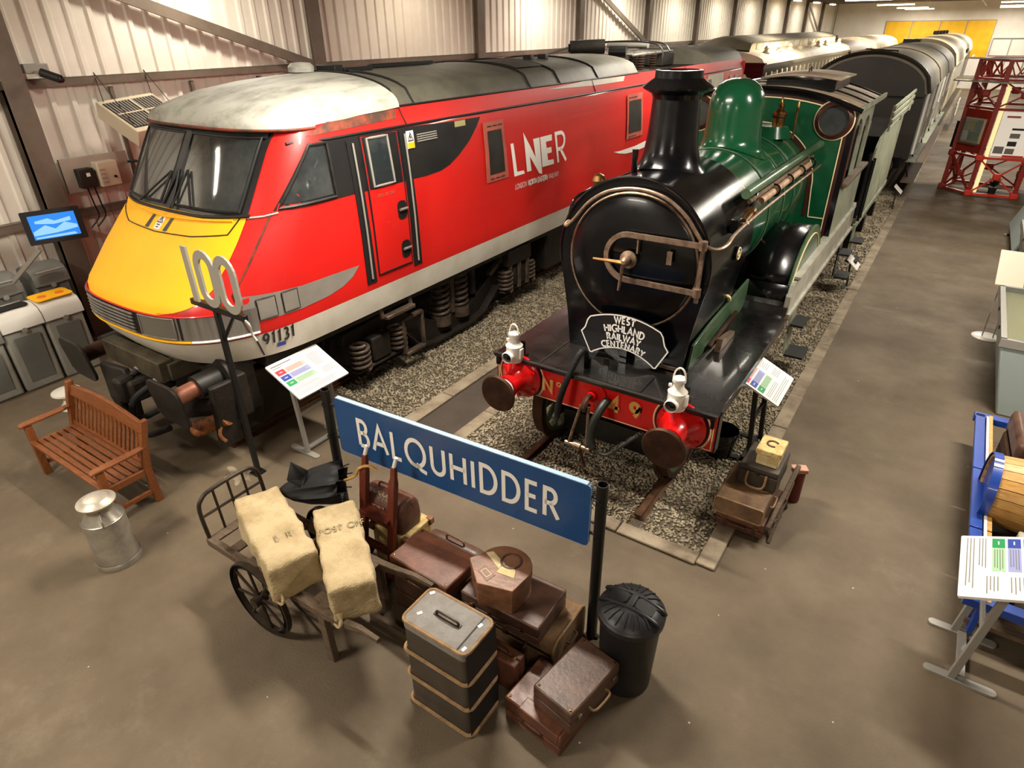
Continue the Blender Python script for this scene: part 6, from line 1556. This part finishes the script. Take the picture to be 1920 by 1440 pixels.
for k in range(40):
    a_ = rnd.uniform(0, 2*PI); e_ = rnd.uniform(.2, 1.3); L_ = rnd.uniform(.15, .32); o_ = Vector((1.15, 22.75, .2)); d_ = Vector((math.cos(a_)*math.cos(e_), math.sin(a_)*math.cos(e_), math.sin(e_)))*L_; s_ = Vector((-math.sin(a_), math.cos(a_), 0))*.035
    m.add([o_, o_+d_*.6+s_, o_+d_, o_+d_*.6-s_], [(0,1,2,3)])
f_ = m.obj('foliage', mat('dark_leaf', (40, 52, 34), .6), tp_, smooth=0); f_['kind'] = 'stuff'

# ---------------------------------------------------------------- recycling bins by the wall, dished white pot, screen, wall gear
def rbin(label, y0, w, x0, h, top, lidm, hole=None):
    t = thing('recycling_bin', label, 'bin', (x0, y0+w/2, 0))
    yc = y0+w/2; d = .48
    pr = [(0,0),(-d,0),(-d,h-.22),(-.04,h-.22)]
    MB().prism(pr, (x0, y0+w-.01, 0), (1,0,0), (0,0,1), w-.02).obj('body', M_bingrey if lidm else M_bindk, t, bevel=.03)
    MB().prism([(.004,.12),(.004,h-.32),(-.0,h-.32),(0,.12)], (x0, yc+w*.3, 0), (1,0,0), (0,0,1), w*.6).obj('front_panel', M_bindk if lidm else M_bingrey, t, smooth=0)
    hm = []
    for x, z in ((-.02,h-.235),(.015,h-.22),(.0,h-.10),(-.06,h-.02),(-.18,h+.02),(-.34,h+.02),(-d,h-.04),(-d,h-.235)):
        hm.append([(x0+x, yc-w/2+.005+w*.99*k/8, z+.02*math.sin(PI*k/8)*(1 if z > h-.15 else 0)) for k in range(9)])
    MB().rings(hm, False).add([hm[i][0] for i in range(8)], [tuple(range(8))]).add([hm[i][-1] for i in range(8)], [tuple(range(7, -1, -1))]).obj('hood', top, t, smooth=50)
    if lidm is not None and hole == 'wide':
        MB().prism(rrect(w*.80, .20, .06, 4), (x0-.21, yc, h+.042), (0,1,0), (-1,0,.0), -.012).obj('opening', M_rubber, t, smooth=0)
    if hole == 'round':
        MB().prism([(x_, y_) for x_, y_ in rrect(w*.94, .36, .06, 4)], (x0-.24, yc, h+.044), (0,1,0), (-1,0,.0), -.012).obj('lid', M_binyel, t, smooth=0)
        for s in (-1, 1): MB().lathe([(.055,0),(.05,.008),(.001,.01)], 20, (x0-.22, yc+s*w*.22, h+.046)).obj('round_flap', M_orange, t)
    if hole == 'flap':
        MB().prism(rrect(w*.7, .14, .04, 4), (x0-.0, yc, h-.16), (0,1,0), (0,0,1), .012).obj('flap', M_bindk, t, smooth=0)
        MB().span((x0+.0, yc-w*.36, h-.04), (x0+.03, yc+w*.36, h-.02)).obj('rain_lip', M_bingrey, t, bevel=.008)
    MB().lathe([(.035,0),(.035,.012),(.001,.013)], 14, (x0+.004, yc, h-.24), 'X').obj('lock', M_greymetal, t)
    return t
rbin('grey recycling bin with white hood and a wide dark slot, beside the yellow topped bin', 2.47, .50, -9.62, 1.08, M_binwh, M_bingrey, 'wide')
rbin('grey recycling bin with white hood and yellow lid with two orange flaps', 2.98, .50, -9.62, 1.08, M_binwh, M_bingrey, 'round')
rbin('grey recycling bin with plain grey hood at the end of the front row', 1.96, .50, -9.62, .98, M_bindk, M_bingrey, 'flap')
rbin('tall dark grey bin in the back row behind the yellow topped bin', 3.22, .46, -10.25, 1.36, M_bindk, None, 'flap')
rbin('tall dark grey bin in the back row behind the wide slot bin', 2.62, .46, -10.25, 1.36, M_bindk, None, 'flap')
t = thing('pedestal_bowl', 'white flared pedestal dish on the floor between the bench and the bins', 'dish', (-8.72, 2.62, 0))
MB().lathe([(.01,0),(.13,0),(.12,.03),(.07,.09),(.06,.14),(.085,.18),(.15,.20),(.17,.22),(.165,.24),(.12,.25),(.06,.262),(.01,.265)], 28, (-8.72, 2.62, 0)).obj('body', M_lampenamel, t)
t = thing('wall_screen', 'black flat screen showing a pale blue landscape film, on an arm beside the column', 'screen', (-9.6, 3.5, 2.05))
U = Vector((.30, .95, 0)).normalized(); V = Vector((-.20, .06, 1)).normalized(); N_ = U.cross(V)
o_ = Vector((-9.62, 3.50, 2.05))
MB().prism(rrect(.66, .42, .012, 2), o_-N_*.03, U, V, .05).obj('bezel', M_blackpaint, t, bevel=.005)
MB().prism(rrect(.52, .30, .004, 1), o_+N_*.021, U, V, .002).obj('picture', M_screen, t, smooth=0)
for poly in ([(-.25,-.05),(-.1,.02),(.0,-.04),(.12,.03),(.25,-.02),(.25,-.06),(0,-.09),(-.25,-.1)], [(-.2,.08),(-.05,.1),(.02,.06),(.2,.09),(.2,.04),(0,.02),(-.2,.05)], [(-.24,-.12),(.2,-.11),(.22,-.14),(-.24,-.14)]):
    MB().prism(poly, o_+N_*.024, U, V, .001).obj('picture_detail', M_screen2, t, smooth=0)
MB().bar(o_-N_*.03, (-10.85, 3.9, 1.86), .06, .06).bar((-9.8, 3.3, 1.75), (-10.4, 2.9, 1.15), .05, .05).obj('wall_arm', M_greymetal, t, smooth=0)
t = thing('unit_heater', 'beige box heater with a louvred top hung from the corrugated wall on thin wires', 'heater', (-10.1, 5.2, 3.1))
e_ = Vector((.80, .05, -.34)).normalized(); f_ = Vector((0, 1, .06)).normalized(); u_ = e_.cross(f_).normalized(); f_ = u_.cross(e_)
o_ = Vector((-10.27, 5.42, 3.12))
MB().box(o_, (.92, .88, .24), Matrix((e_, f_, u_)).transposed()).obj('casing', M_heater, t, bevel=.012)
o_ = o_+u_*.122
MB().prism([(-.36,-.40),(.36,-.40),(.36,.40),(-.36,.40)], o_, e_, f_, .006).obj('grille', M_dkgrey, t, smooth=0)
for k in range(17): MB().prism([(-.35,-.39+k*.047),(.35,-.39+k*.047),(.35,-.37+k*.047),(-.35,-.37+k*.047)], o_+u_*.006, e_, f_, .012).obj('louvre', M_swoosh, t, smooth=0)
MB().prism([(-.015,-.40),(.015,-.40),(.015,.40),(-.015,.40)], o_+u_*.02, e_, f_, .006).prism([(-.36,-.015),(.36,-.015),(.36,.015),(-.36,.015)], o_+u_*.02, e_, f_, .006).obj('grille_bar', M_heater, t, smooth=0)
for p in ((-10.6,5.05,3.36), (-9.9,5.05,3.08), (-10.6,5.8,3.38), (-9.9,5.8,3.12)): MB().tube([p, (-10.85, p[1]+.1, 3.75)], .006, 5).obj('wire', M_dkgrey, t)
t = thing('switch_board', 'grey mounting board with two control boxes on the wall beside the column', 'control panel', (-10.72, 4.72, 2.4))
MB().span((-10.78, 4.25, 2.18), (-10.74, 5.22, 2.66)).obj('board', M_greybox, t, smooth=0)
MB().span((-10.74, 4.40, 2.24), (-10.60, 4.62, 2.51)).obj('dark_box', M_dkgrey, t, bevel=.01); MB().span((-10.74, 4.66, 2.22), (-10.56, 4.96, 2.58)).obj('pale_box', M_heater, t, bevel=.015)
for z in (2.28, 2.34, 2.40, 2.46): MB().span((-10.557, 4.68, z), (-10.55, 4.76, z+.02)).obj('box_rib', M_greybox, t, smooth=0)
MB().span((-10.60, 4.5, 2.40), (-10.59, 4.55, 2.45)).obj('label', M_wh, t, smooth=0); MB().cyl((-10.56, 4.88, 2.35), (-10.54, 4.88, 2.35), .02, n=10).obj('dial', M_rubber, t)
for y in (4.48, 4.58): MB().tube(mid([(-10.66,y,2.25),(-10.66,y+.02,2.0),(-10.70,y+.05,1.8),(-10.72,y-.1,1.65)]), .012, 6).obj('cable', M_rubber, t)
MB().tube(mid([(-10.72,5.2,2.5),(-10.6,5.3,2.5),(-10.5,5.4,2.4),(-10.6,5.5,2.3)]), .02, 6).obj('cable', M_rubber, t)
t = thing('security_camera', 'black cylinder security camera on a bracket at the wall rail by the column', 'camera', (-10.4, 4.3, 3.76))
MB().cyl((-10.45, 4.30, 3.80), (-10.25, 4.42, 3.72), .055, n=16).obj('housing', M_rubber, t); MB().lathe([(.045,0),(.03,.004),(.001,.005)], 14, (-10.24, 4.425, 3.717), 'X').obj('lens', M_blackgl, t)
MB().bar((-10.7, 4.32, 3.80), (-10.45, 4.31, 3.80), .05, .04).box((-10.72, 4.35, 3.84), (.12, .3, .12)).obj('bracket', M_greymetal, t, bevel=.01)

# ---------------------------------------------------------------- coaches further up both tracks
def coach(label, x, y0, y1, hw, zf, ze, zc, body, roof, cat='carriage', end=None, k=2.1):
    t = thing('railway_carriage', label, cat, (x, (y0+y1)/2, 0))
    MB().span((x-hw, y0+.1, zf), (x+hw, y1-.1, ze)).obj('body', body, t, smooth=0)
    ar = lambda y, e=0.0: [(x-(hw+.05+e)+2*(hw+.05+e)*i/24, y, ze+e+(zc-ze)*(1-abs(-1+2*i/24)**k)**(1/k)) for i in range(25)]
    MB().rings([ar(y0), ar(y1)], False).add(ar(y0), [tuple(range(24, -1, -1))]).add(ar(y1), [tuple(range(25))]).obj('roof', roof, t, smooth=50)
    MB().span((x-hw+.1, y0+.3, zf-.28), (x+hw-.1, y1-.3, zf)).obj('underframe', M_oily, t, smooth=0)
    for yy in (y0+2.2, y1-2.2):
        for s in (-1, 1):
            for d_ in (-1.2, 1.2): MB().lathe([(.02,-.05),(.44,-.05),(.46,-.06),(.46,.06),(.38,.06),(.36,.02),(.02,.03)], 24, (x+s*.73, yy+d_, .535), 'X').obj('wheel', M_engblack, t)
            MB().span((x+s*.95-.05, yy-1.6, .4), (x+s*.95+.05, yy+1.6, .75)).obj('bogie_side', M_oily, t, smooth=0)
    for s in (-1, 1):
        MB().cyl((x+s*.87, y0+.1, 1.05), (x+s*.87, y0-.42, 1.05), .09, n=12).lathe([(.02,-.47),(.2,-.46),(.2,-.42),(.02,-.4)], 20, (x+s*.87, y0, 1.05), 'Y').obj('buffer', M_oily, t)
    return t, ar
mc, ar = coach('dark maroon carriage with rounded grey roof coupled behind the tender', XE, 20.0, 33.4, 1.34, 1.15, 2.72, 3.62, M_maroon, M_coachroof, k=2.0)
MB().tube(ar(19.98, .02), .05, 6).obj('end_moulding', M_maroon, mc); MB().span((XE-1.3, 19.96, 2.66), (XE+1.3, 20.1, 2.74)).obj('end_beading', M_maroon, mc, smooth=0)
q = [(p[0]*.96+XE*.04, 19.97, p[2]*.97+.03) for p in ar(20.0)]
MB().add(q, [tuple(range(24, -1, -1))]).obj('end_panel', M_maroon, mc, smooth=0)
MB().tube([(XE-.3,20.4,3.63),(XE-.3,20.4,3.70),(XE+.45,20.4,3.66),(XE+.45,20.4,3.56)], .02, 5).obj('roof_handrail', M_engblack, mc)
MB().box((XE-.3, 33.0, 3.66), (.6, .8, .14)).obj('roof_vent_box', M_engblack, mc, smooth=0)
for y in (24.5, 29.0): MB().tube(ar(y, .01), .02, 5).obj('roof_rib', M_coachroof, mc)
xs = XE+1.345
for i in range(11):
    y = 20.7+i*1.16
    MB().span((xs, y, 1.2), (xs+.05, y+.09, 2.7)).obj('pillar', M_wh if i % 2 == 0 else M_val, mc, smooth=0)
    MB().span((xs+.001, y+.2, 1.95), (xs+.012, y+.98, 2.55)).obj('window', M_glass, mc, smooth=0)
    MB().span((xs, y+.16, 1.90), (xs+.02, y+1.02, 1.95)).obj('window_sill', M_cabroof, mc, smooth=0)
    MB().tube([(xs+.06, y+.10, 1.5), (xs+.07, y+.10, 2.0)], .018, 5).obj('door_handrail', M_val, mc)
for z, d_ in ((1.08, .22), (.55, .30)):
    MB().span((xs-.05, 20.3, z-.02), (xs-.05+d_, 33.0, z+.02)).obj('footboard', M_dusty if z > 1 else M_wood_old, mc, smooth=0)
    for i in range(5): MB().bar((xs-.05, 21+i*2.8, z+.4), (xs+.05, 21+i*2.8, z), .04, .04).obj('footboard_bracket', M_engblack, mc, smooth=0)
MB().span((XE-1.2, 19.95, .95), (XE+1.2, 20.1, 1.2)).obj('headstock', M_engblack, mc, smooth=0)
cc, ar = coach('cream carriage with pale rounded roof beyond the maroon carriage', XE, 34.2, 48.5, 1.36, 1.0, 2.75, 3.72, M_creampanel, M_creamroof)
for k in range(4): MB().span((XE+1.30, 45.0+k*.75, 2.86), (XE+1.42, 45.3+k*.75, 3.02)).obj('roof_light', M_rubber, cc, smooth=0)
MB().span((XE+1.36, 34.3, 2.72), (XE+1.42, 48.4, 2.76)).obj('gutter', M_wh, cc, smooth=0)
for i in range(9): MB().span((XE+1.361, 35.0+i*1.45, 1.8), (XE+1.37, 36.0+i*1.45, 2.5)).obj('window', M_glass, cc, smooth=0)
dc, ar = coach('dark brown carriage end at the far end of the steam engine track', XE, 49.3, 58.5, 1.36, 1.0, 2.75, 3.7, M_maroon, M_creamroof)
for i in range(4): MB().box((XE-.5+.1*i, 49.6+i*1.2, 3.78), (.3, .3, .2)).obj('roof_ventilator', M_dkgrey, dc, bevel=.04)
# black and cream clerestory coach behind the red locomotive
bc, ar = coach('black and cream clerestory carriage with pale roof behind the red locomotive', -6.88, 21.9, 37.3, 1.36, 1.1, 3.22, 3.58, M_blackgl, M_creamroof)
x0 = -6.88
for s in (-1, 1):
    MB().rings([[(x0+s*.72, y, 3.48), (x0+s*.72, y, 3.82)] for y in (22.5, 36.8)], False).obj('clerestory_side', M_creampanel, bc, smooth=0)
    for i in range(18): MB().span((x0+s*.72-.02, 23.2+i*.76, 3.60), (x0+s*.72+.02, 23.75+i*.76, 3.76)).obj('clerestory_light', M_wh if i % 2 else M_cream, bc, smooth=0)
m = MB(); m.rings([[(x0-.80+1.6*i/12, y, 3.80+z_+.16*math.sin(PI*i/12)*f_) for i in range(13)] for y, z_, f_ in ((22.2,-.22,.3),(22.35,-.05,.8),(22.7,.02,1),(36.8,.02,1),(37.2,-.2,.4))], False).obj('clerestory_roof', M_coachroof, bc, smooth=50)
for i in range(9):
    y = 23.4+i*1.6; MB().lathe([(.10,3.45),(.12,3.5),(.06,3.58),(.09,3.62),(.02,3.70)], 10, (x0+1.0, y, 0)).obj('roof_vent', M_creamroof, bc)
xs = x0+1.365
for i in range(22):
    y = 22.3+i*.68
    MB().prism([(0,0),(.12,0),(.12,.55),(.10,.62),(.06,.65),(.02,.62),(0,.55)], (xs+.012, y, 2.35), (0,1,0), (0,0,1), -.014).obj('cream_pillar', M_creampanel, bc, smooth=0)
    if i % 2: MB().span((xs, y+.14, 2.4), (xs+.008, y+.66, 2.95)).obj('window', M_leather if i % 4 == 1 else M_glass, bc, smooth=0)
for k in range(4): MB().prism([(0,0),(.2,0),(.2,.5),(.16,.58),(.1,.6),(.04,.58),(0,.5)], (x0-.5+.4*k, 21.98, 2.35), (1,0,0), (0,0,1), .02).obj('end_panel', M_creampanel, bc, smooth=0)
MB().span((x0-1.42, 21.85, 3.2), (x0+1.42, 22.05, 3.27)).obj('end_cornice', M_blackgl, bc, smooth=0)
coach('brown roofed vehicle coupled beyond the black and cream carriage', -6.88, 38.2, 45.6, 1.30, 1.0, 3.1, 3.55, M_maroon, M_brownroof)
coach('pale roofed carriage last in line beyond the brown roofed vehicle', -6.88, 46.4, 58.0, 1.34, 1.0, 3.0, 3.62, M_maroon, M_creamroof)
# small caption boards along the steam track and a barrier
def caption(label, x, y):
    t = thing('caption_board', label, 'sign', (x, y, .02))
    MB().bar((x, y, .02), (x-.03, y, .46), .03, .03, (1,0,0)).obj('post', M_dkgrey, t, smooth=0); MB().box((x, y, .02), (.16, .3, .02)).obj('foot', M_dkgrey, t, smooth=0)
    MB().prism(rrect(.38, .26, .006, 1), (x+.02, y, .50), (0,1,0), (-.75,0,.66), -.012).obj('panel', M_board, t, smooth=0)
caption('small white caption board beside the tender steps', -1.02, 12.6)
caption('small white caption board beside the maroon carriage footboards', -1.0, 19.6)
t = thing('crowd_barrier', 'pale tubular barrier with leaflets at the far end of the aisle by the cream carriage', 'barrier', (-.4, 38, 0))
for y in (36.5, 38.0, 39.5): MB().tube([(-.55,y,0),(-.55,y,1.0)], .03, 6).obj('post', M_greymetal, t)
for z in (.5, .95): MB().tube([(-.55,36.5,z),(-.55,39.5,z)], .03, 6).obj('rail', M_greymetal, t)
MB().span((-.5, 37.0, .6), (-.46, 38.2, 1.25)).obj('notice', M_board, t, smooth=0)
# offcut of white tape on the path between the tracks
t = thing('paper_scrap', 'small white paper scrap on the dark path between the two tracks', 'paper', (-4.42, 6.35, .007))
MB().box((-4.42, 6.35, .009), (.10, .07, .003), (0, 0, .3)).obj('sheet', M_wh, t, smooth=0)
